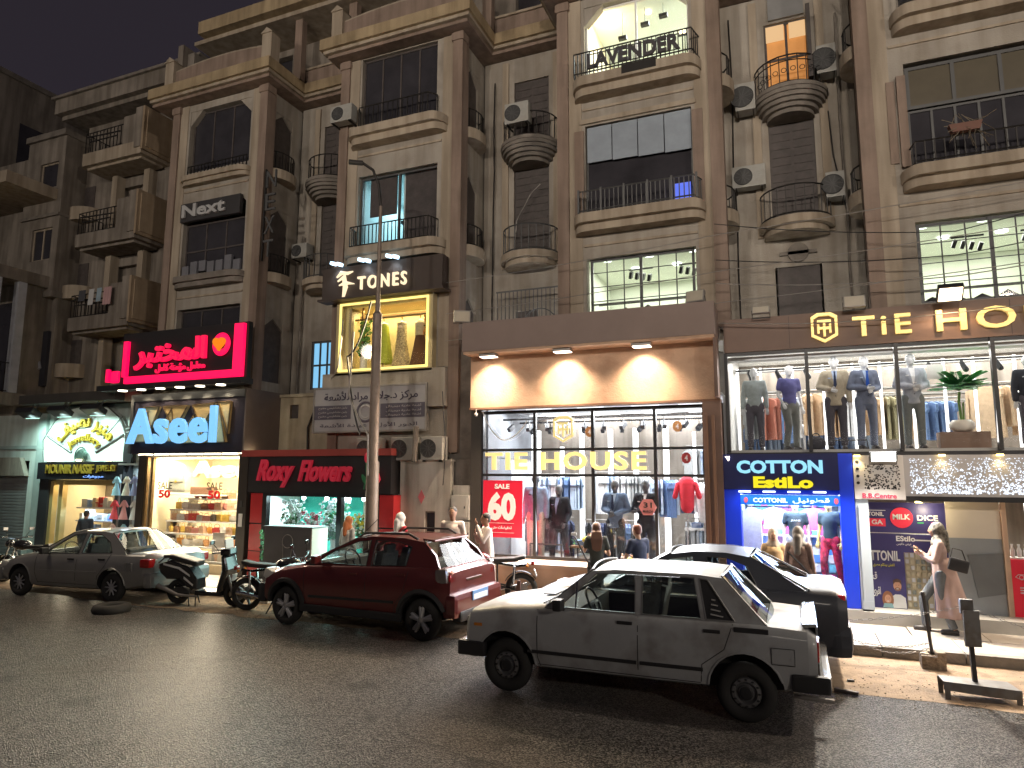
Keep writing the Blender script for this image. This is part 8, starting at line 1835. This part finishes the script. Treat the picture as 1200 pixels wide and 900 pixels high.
make_car('parked_car', 'silver grey rounded sedan parked at the far left with its front wheel turned out', 'car', (-13.78, 10.5, 0), .085, dict(
    paint=greyp, st=[(-2.05, .40, .56, .60, .58), (-1.95, .30, .64, .70, .72), (-1.5, .23, .76, .84, .81), (-.85, .21, .86, .93, .83), (.2, .21, .89, .93, .835), (1.3, .22, .92, .95, .83), (1.85, .30, .92, .97, .78), (2.05, .40, .84, .90, .68)],
    cab=(-.82, 1.38), wheels=(-1.34, 1.12), Rw=.285, Ra=.35, arch_up=.03, lip=.012, belt=.885, roofz=1.33, roof_w=.56, roof=(-.18, .82), roofprof=[(-.18, 1.30), (.1, 1.335), (.5, 1.34), (.82, 1.31)], crown=.035,
    outline=[(-.9, .87), (-.45, 1.13), (-.18, 1.30), (.1, 1.345), (.5, 1.35), (.84, 1.31), (1.15, 1.12), (1.42, .9)],
    wins=[[(-.70, .91), (-.38, 1.12), (-.12, 1.26), (.16, 1.295), (.17, .91)], [(.25, .92), (.25, 1.295), (.55, 1.29), (.86, 1.15), (1.02, .95)]],
    ws=(-.86, .92, -.19, 1.31), rw=(1.40, .95, .83, 1.32), seat=-.02, rim='cover', seams=[[(-.9, .86), (-.88, .5), (-.78, .3)], [(.21, .89), (.22, .3)], [(1.05, .92), (.95, .7), (.78, .5), (.76, .3)], [(-.78, .32), (.76, .32)]],
    handles=[(.05, .80), (.85, .82)], mirror=(-.6, .95), strips=[(-.75, .55, .75, .57, .014, greyp)], extra=[grey_extra]))

# --- black sedan behind the white one
blackp = M('black_paint', (.03, .034, .046), .42, 0, var=.08, coat=.08)
def black_extra(t, st, w, paint):
    for s in (-1, 1):
        MB().cbox((2.06, s*.74, .92), (.09, .12, .3), bev=.03).build('tail_light', M('tail_bright', (.5, .015, .02), .2, coat=.5, emit=(1, .03, .03), es=.06), t); MB().cbox((-1.95, s*.6, .75), (.2, .3, .18), bev=.05).build('headlight', lampc, t)
        MB().ell((.62+.0, s*(w+.01), .86), (.05, .02, .03), n=8).build('fuel_lock', paint, t)
    MB().cbox((2.0, 0, .52), (.34, 1.72, .42), bev=.14).build('rear_bumper', paint, t); MB().cbox((-2.05, 0, .48), (.2, 1.55, .34), bev=.08).build('front_bumper', paint, t); MB().cbox((2.13, 0, .78), (.015, .5, .12)).build('licence_plate', white, t)
make_car('parked_car', 'black sedan parked by the kerb behind the old white car', 'car', (-1.62, 10.33, 0), .0, dict(
    paint=blackp, st=[(-2.1, .40, .66, .70, .62), (-2.0, .30, .76, .84, .76), (-1.5, .24, .90, .98, .85), (-.8, .23, 1.0, 1.06, .87), (.3, .23, 1.05, 1.08, .875), (1.5, .24, 1.08, 1.13, .87), (2.0, .32, 1.06, 1.14, .86), (2.12, .38, 1.02, 1.10, .83)],
    cab=(-.75, 1.68), wheels=(-1.38, 1.26), Rw=.31, Ra=.38, lip=.012, belt=1.05, roofz=1.47, roof_w=.60, roof=(-.02, 1.0), roofprof=[(-.02, 1.45), (.3, 1.485), (.7, 1.485), (1.0, 1.45)], crown=.035,
    outline=[(-.85, 1.03), (-.35, 1.30), (-.02, 1.45), (.3, 1.495), (.7, 1.495), (1.02, 1.45), (1.35, 1.27), (1.72, 1.05)],
    wins=[[(-.62, 1.08), (-.28, 1.28), (.0, 1.40), (.28, 1.43), (.30, 1.08)], [(.46, 1.09), (.45, 1.435), (.72, 1.43), (.95, 1.35), (1.08, 1.12)]],
    ws=(-.8, 1.05, -.03, 1.455), rw=(1.70, 1.10, 1.01, 1.455), seat=.05, rim='alloy', seams=[[(-.85, 1.0), (-.83, .5), (-.75, .3)], [(.38, 1.04), (.38, .3)], [(1.22, 1.08), (1.1, .7), (.92, .5), (.9, .3)], [(-.75, .32), (.9, .32)]],
    handles=[(.2, .93), (1.05, .95)], mirror=(-.5, 1.12), mirror_m=blackp, extra=[black_extra]))

# ------------------------------------------------------------------ motorcycles and scooter
mbk = M('bike_black', (.02, .02, .022), .25, .2, coat=.6); eng = M('engine_metal', (.3, .3, .3), .4, .8, var=.15)
def wheel_bike(t, x, z, R, r=.045, spokes=True, mm=None):
    wo = bpy.data.objects.new('wheel', MB().torus((0, 0, 0), R-r, r, 'y', 32, 8).mesh('tyre', rubber, 60)); COL.objects.link(wo); wo.parent = t; wo.location = (x, 0, z)
    q = MB().torus((0, 0, 0), R-2*r+.005, .014, 'y', 30, 6).lathe([(.045, -.05), (.045, .05)], n=12, ax='y')
    if spokes:
        for k in range(18): a = 2*PI*k/18; q.tube([(.04*math.cos(a), .03*(-1)**k, .04*math.sin(a)), ((R-2*r)*math.cos(a+.15), 0, (R-2*r)*math.sin(a+.15))], .0035, 4)
    else:
        for k in range(5): a = 2*PI*k/5; q.tube([(.04*math.cos(a), 0, .04*math.sin(a)), ((R-2*r)*math.cos(a), 0, (R-2*r)*math.sin(a))], [.03, .02], 6)
    q.build('rim', mm or eng, wo, smooth=50); MB().lathe([(0, .05), (R*.42, .05), (R*.42, .056), (0, .056)], n=20, ax='y').build('brake_disc', galv, wo); return wo
def motorcycle(label, loc, rz, tank, lean=0.):
    """front of the bike towards +x"""
    t = thing('motorcycle', label, 'motorcycle', loc, rz, 'parked motorcycles'); t.rotation_euler = (lean, 0, rz)
    wheel_bike(t, -.64, .30, .30, .05, False); wheel_bike(t, .66, .30, .30, .04)
    MB().tube([(-.64, .09, .30), (-.2, .09, .38), (.05, .06, .30)], .022, 6).tube([(-.64, -.09, .30), (-.2, -.09, .38)], .022, 6).tube([(.42, 0, .85), (-.1, 0, .78), (-.55, 0, .72), (-.75, 0, .74)], .024, 6).tube([(.42, 0, .85), (.25, 0, .4), (-.15, 0, .3)], .024, 6).tube([(-.2, 0, .78), (-.2, 0, .35)], .02, 6).build('frame', mbk, t, smooth=50)
    MB().cbox((.06, 0, .42), (.3, .24, .26), bev=.04).build('engine', eng, t)
    f = MB()
    for k in range(6): f.cbox((.12, 0, .48+k*.03), (.17, .22, .01), ry=.25)
    f.build('cooling_fins', eng, t)
    MB().tube([(.2, -.12, .45), (.22, -.13, .3), (-.1, -.14, .24), (-.75, -.15, .36)], [.022, .022, .03, .045], 8).build('exhaust', chrome, t, smooth=50)
    MB().ell((.2, 0, .86), (.27, .13, .12), n=16).build('fuel_tank', tank, t, smooth=60)
    MB().cbox((-.28, 0, .83), (.62, .22, .08), bev=.035, ry=.05).cbox((-.62, 0, .87), (.2, .2, .07), bev=.03, ry=.2).build('seat', M('seat_vinyl', (.03, .028, .026), .5), t)
    MB().tube([(.66, -.08, .30), (.50, -.08, .84), (.46, -.08, .98)], .02, 6).tube([(.66, .08, .30), (.50, .08, .84), (.46, .08, .98)], .02, 6).build('fork', chrome, t)
    MB().tube([(.40, -.36, 1.04), (.45, -.2, 1.02), (.46, 0, .98), (.45, .2, 1.02), (.40, .36, 1.04)], .013, 6).tube([(.40, -.38, 1.04), (.40, -.26, 1.035)], .02, 8).tube([(.40, .26, 1.035), (.40, .38, 1.04)], .02, 8).build('handlebar', mbk, t)
    MB().ell((.60, 0, .88), (.09, .09, .09), n=14).build('headlight', mbk, t, smooth=60); MB().ell((.65, 0, .88), (.05, .075, .075), n=14).build('lamp_glass', lampc, t, smooth=60)
    for wx, a0, a1 in ((.66, .35, 2.6), (-.64, .5, 2.5)):
        q = MB(); n1 = 9; pts = [(wx+.335*math.cos(a0+(a1-a0)*k/n1), .3+.335*math.sin(a0+(a1-a0)*k/n1)) for k in range(n1+1)]
        q.add([(p[0], y, p[1]) for p in pts for y in (-.065, .065)], [(2*k, 2*k+1, 2*k+3, 2*k+2) for k in range(n1)]); o = q.build('mudguard', tank if wx > 0 else mbk, t, smooth=60); s_ = o.modifiers.new('s', 'SOLIDIFY'); s_.thickness = .01
    MB().cbox((-.85, 0, .78), (.06, .12, .07), bev=.015).build('tail_light', lampr, t); MB().cbox((-.9, 0, .6), (.02, .16, .12), ry=.3).build('licence_plate', white, t)
    for s in (-1, 1):
        MB().tube([(.42, s*.22, 1.03), (.38, s*.3, 1.2)], .006, 4).cbox((.38, s*.32, 1.23), (.02, .12, .07), bev=.008).build('mirror', mbk, t)
        MB().tube([(-.5, s*.14, .42), (-.52, s*.13, .74)], .022, 6).build('shock_absorber', chrome, t); MB().ell((-.75, s*.12, .74), (.03, .03, .025), n=8).build('indicator', lampo, t)
        MB().tube([(-.05, s*.12, .3), (-.05, s*.24, .3)], .015, 6).build('footrest', rubber, t)
    MB().tube([(-.02, -.1, .28), (-.1, -.28, .02)], .012, 5).build('side_stand', iron, t)
    return t
motorcycle('black motorcycle parked between the scooter and the red car, rear wheel toward the road', (-8.98, 10.45, 0), .25, mbk, .05)
motorcycle('maroon motorcycle parked behind the tail of the red car, before the peach wall', (-5.35, 11.75, .15), PI+.35, M('tank_maroon', (.16, .015, .02), .25, coat=.7), -.06)
motorcycle('motorcycle at the far left edge beyond the grey sedan', (-16.6, 10.7, 0), PI+.1, mbk, .05)
# scooter
t = thing('scooter', 'black step through scooter with white flashes on its stand behind the grey sedan', 'scooter', (-10.65, 10.35, 0), .12)
t.rotation_euler = (.05, 0, .18)
wheel_bike(t, -.62, .24, .24, .055, False, mbk); wheel_bike(t, .62, .24, .24, .05, False, mbk)
q = MB().prism([(-.98, .78), (-.72, .86), (-.3, .74), (-.12, .52), (-.1, .32), (-.35, .36), (-.5, .5), (-.8, .5), (-.95, .62)], 'y', -.14, .14); q.build('rear_body', mbk, t, bevel=.03)
MB().prism([(-.86, .80), (-.5, .735), (-.28, .60), (-.27, .565), (-.52, .70), (-.86, .77)], 'y', -.152, -.14).prism([(-.4, .56), (-.2, .42), (-.2, .39), (-.4, .52)], 'y', -.152, -.14).build('white_flash', white, t)
MB().cbox((-.45, 0, .86), (.62, .27, .1), ry=.22, bev=.04).cbox((-.8, 0, .92), (.2, .22, .07), bev=.03).build('seat', M('seat_vinyl'), t)
MB().cbox((.12, 0, .26), (.56, .3, .09), bev=.025).build('floor_board', mbk, t)
MB().prism([(.30, .28), (.42, .28), (.56, .72), (.50, .98), (.40, 1.0), (.42, .7)], 'y', -.19, .19).build('leg_shield', mbk, t, bevel=.04)
MB().tube([(.62, -.07, .24), (.50, -.05, .6)], .025, 6).tube([(.62, .07, .24), (.50, .05, .6)], .025, 6).build('fork', galv, t)
MB().cbox((.46, 0, 1.04), (.2, .26, .14), bev=.04).tube([(.36, -.36, 1.06), (.42, -.1, 1.04), (.42, .1, 1.04), (.36, .36, 1.06)], .016, 6).build('handlebar', mbk, t)
MB().cbox((.46, 0, 1.19), (.03, .24, .18), ry=-.1).build('number_board', white, t)
b = MB(); [b.cbox((.44, -.08+.055*k, 1.19), (.012, .022, .14), ry=-.1) for k in range(4)]; b.build('board_stripes', plast, t)
for s in (-1, 1): MB().tube([(.38, s*.2, 1.08), (.33, s*.3, 1.22)], .007, 4).cbox((.33, s*.32, 1.25), (.02, .12, .08), bev=.01).build('mirror', mbk, t)
MB().prism([(-.95, .3), (-.55, .42), (-.3, .3), (-.6, .16), (-.85, .18)], 'y', .07, .16).prism([(-.8, .28), (-.4, .38), (-.25, .28), (-.6, .18)], 'y', -.16, -.07).build('engine', M('engine_dark', (.08, .08, .08), .4, .6), t)
MB().tube([(-.1, -.15, .2), (-.5, -.17, .22), (-.95, -.17, .38)], [.02, .03, .05], 8).build('exhaust', galv, t, smooth=50); MB().cbox((-.97, 0, .72), (.06, .2, .08), bev=.02).build('tail_light', lampr, t)
MB().tube([(-.3, -.13, .2), (-.26, -.16, .01), (-.12, -.16, .01), (-.14, -.13, .2)], .012, 5).tube([(-.3, .13, .2), (-.26, .16, .01)], .012, 5).build('centre_stand', iron, t)
MB().tube([(-.98, -.12, .8), (-.85, -.12, .9), (-.6, -.12, .92)], .014, 5).tube([(-.98, .12, .8), (-.85, .12, .9), (-.6, .12, .92)], .014, 5).build('grab_rail', chrome, t); MB().torus((.62, 0, .24), .27, .03, 'y', 20, 5).build('front_mudguard', mbk, t) if False else None
# ------------------------------------------------------------------ street furniture and small things
lp = thing('street_lamp', 'tall grey steel lamp post with a thin curved arm, before the TONES window', 'street lamp', (-7.72, 11.5, .15))
pole = M('pole_steel', (.24, .19, .155), .5, .35, var=.2, scale=3, dirt=((.1, .07, .05), 6, .5))
MB().lathe([(.145, 0), (.14, .1), (.125, 2.6), (.10, 2.65), (.095, 5.6), (.05, 5.65), (.035, 7.9)], n=16).lathe([(.2, 0), (.2, .04), (.15, .05)], n=16).build('post', pole, lp, smooth=40)
MB().tube([(0, 0, 7.85), (-.03, -.05, 8.35), (-.12, -.15, 8.65), (-.3, -.3, 8.78)], .03, 8).build('arm', iron, lp, smooth=50); MB().cbox((-.4, -.36, 8.77), (.3, .12, .07), rz=.6, bev=.025).build('lamp_head', iron, lp)
MB().cbox((0, -.15, 1.0), (.12, .02, .3)).build('service_door', pole, lp)
cable('black cables hanging in loops down the lamp post beside the dress window', [(-7.8, 11.38, 6.0), (-8.35, 11.4, 4.9), (-7.95, 11.38, 3.3)], .018, sag=.25)
cable('pale cable looping from the dress window to the lamp post', [(-9.6, 12.9, 6.1), (-9.7, 12.9, 5.0), (-10.4, 13.2, 4.5)], .018, galv, sag=.1)
cable('pale cable strapped down the front of the lamp post', [(-8.2, 11.38, 5.4), (-8.25, 11.36, 4.1), (-7.75, 11.34, 3.3), (-7.72, 11.34, 2.5)], .018, galv, sag=.05)
# barrier stand: steel post on a splayed sheet metal foot
st = thing('barrier_stand', 'grey steel barrier post on a bent metal foot standing on the dusty verge', 'barrier', (1.78, 9.6, 0), .1)
gs = M('painted_grey_steel', (.16, .155, .15), .5, .4, var=.15, scale=5, dirt=((.1, .06, .03), 8, .5)); dsm = M('dark_steel', (.055, .05, .05), .5, .4, var=.15)
MB().add([(-.36, -.14, .20), (.40, -.14, .16), (.36, .14, .18), (-.34, .14, .20)], [(0, 1, 2, 3)]).add([(-.36, -.14, .20), (.40, -.14, .16), (.40, -.15, .06), (.1, -.15, .07), (-.36, -.15, .11)], [(4, 3, 2, 1, 0)]).add([(-.34, .14, .2), (.36, .14, .18), (.36, .15, .08), (-.34, .15, .1)], [(0, 1, 2, 3)]).build('foot_plate', gs, st)
for x, y, h in ((-.32, -.13, .19), (.38, -.13, .16), (.34, .13, .17), (-.32, .13, .19)): MB().prism([(x-.025, 0), (x+.025, 0), (x+.03, h), (x-.03, h)], 'y', y-.006, y+.006).build('leg', gs, st)
MB().tube([(.0, 0, .16), (-.02, 0, 1.0)], .032, 4).build('post', dsm, st); MB().cbox((.0, -.04, .78), (.17, .03, .40), rz=.15).cbox((-.03, 0, 1.02), (.13, .06, .16)).build('sign_plate', gs, st)
MB().torus((-.05, 0, 1.02), .035, .008, 'y', 12, 5).build('chain_ring', galv, st)
s2 = thing('barrier_post', 'thin dark post set in a rough concrete block at the kerb', 'barrier', (1.55, 10.85, 0))
b = MB(); random.seed(4)
for k in range(9): b.cbox(((k % 3-1)*.085, (k//3-1)*.07, .1+random.uniform(-.02, .02)), (.11, .1, .2+random.uniform(-.03, .05)), rz=random.uniform(-.3, .3), bev=.02)
b.build('concrete_block', M('rough_concrete', (.30, .24, .18), .95, var=.3, scale=9, bump=1, bscale=30, dirt=((.1, .07, .05), 12, .7)), s2); MB().tube([(.0, 0, .2), (-.06, 0, .98)], .024, 6).build('post', dsm, s2); MB().torus((-.06, 0, .95), .03, .007, 'y', 12, 5).build('chain_ring', galv, s2)
def chain(label, pts, sag, link=.036):
    """real chain of oval links along a sagging curve; alternate links turned"""
    t = thing('chain', label, 'chain', pts[0], 0, None, world=True)
    lk = MB(); R = link*.32; Lh = link*.36; P = [(R*math.cos(a)+(Lh if math.cos(a) >= 0 else -Lh), 0, R*math.sin(a)) for a in [2*PI*k/10 for k in range(11)]]; lk.tube(P, .0045, 4, cap=False)
    me = lk.mesh('chain_link', galv, 60); Q = []
    for a, c in zip(pts[:-1], pts[1:]):
        for k in range(60): f = k/60; Q.append(Vector(a).lerp(Vector(c), f)-Vector((0, 0, sag*4*f*(1-f))))
    Q.append(Vector(pts[-1])); acc = 0; i = 0; n = 0
    for a, c in zip(Q[:-1], Q[1:]):
        acc += (c-a).length
        if acc >= link:
            acc = 0; o = bpy.data.objects.new('chain_link', me); COL.objects.link(o); o.parent = t; o.matrix_parent_inverse = ORIG[t.name].inverted()
            d = (c-a).normalized(); o.location = c; o.rotation_mode = 'QUATERNION'; o.rotation_quaternion = d.to_track_quat('X', 'Z') @ Matrix.Rotation(PI/2*(n % 2), 3, 'X').to_quaternion(); n += 1
    return t
chain('upper chain running left from the steel barrier post to the black car', [(1.73, 9.6, 1.02), (.05, 10.2, .62)], .06)
chain('chain running right from the steel barrier post out of the picture', [(1.75, 9.6, 1.02), (3.3, 9.9, .55)], .04)
chain('lower chain drooping to the post in the concrete block', [(.3, 10.75, .42), (1.5, 10.83, .32)], .12)
chain('second lower chain lying slack beside the concrete block', [(.65, 10.6, .32), (1.5, 10.8, .26)], .1)
tag(MB().cbox((.42, 9.2, .03), (.26, .05, .04), rz=-.3).build('wood_scrap', dwood), 'small dark piece of wood lying on the dust behind the white car', 'debris')
tag(MB().cbox((.5, 9.75, .02), (.07, .05, .02), rz=.3).build('wood_chip', dwood), 'tiny dark chip on the dust beyond the piece of wood', 'debris')
t = thing('kerb_bollard', 'pair of short dark metal stubs standing by the peach low wall', 'bollard', (-4.7, 11.5, .15), .2)
MB().prism([(-.1, 0), (.12, 0), (.12, .52), (.06, .52), (.04, .36), (-.06, .30), (-.1, .30)], 'y', -.03, .03).build('plate', M('rusty_dark', (.07, .035, .03), .7, var=.2), t)
tag(MB().torus((0, 0, .06), .24, .09, 'z', 26, 8).xf(Matrix.Translation((-11.75, 9.2, 0))).build('tyre', rubber, smooth=60), 'worn tyre lying flat on the road beside the rear wheel of the grey sedan', 'tyre')
b = MB().cbox((-9.8, 11.0, .1), (.3, .2, .2), bev=.02); tag(b.build('white_box', white), 'small white carton on the ground under the scooter', 'box')
# grit and pebbles on the dusty strip
random.seed(77); g = MB()
for k in range(2600):
    x = random.uniform(-14, 4.5); y = random.uniform(8.9, 11.1) if x > -1 else random.uniform(9.6, 11.1); s = random.uniform(.003, .008)
    g.cbox((x, y, s*.6+.006), (s*2, s*1.6, s), rz=random.uniform(0, 3), rx=random.uniform(-.4, .4))
tag(g.build('pebbles', M('grit', (.28, .22, .16), .9, var=.5, scale=40)), 'scattered grit and pebbles on the dusty strip', kind='stuff')
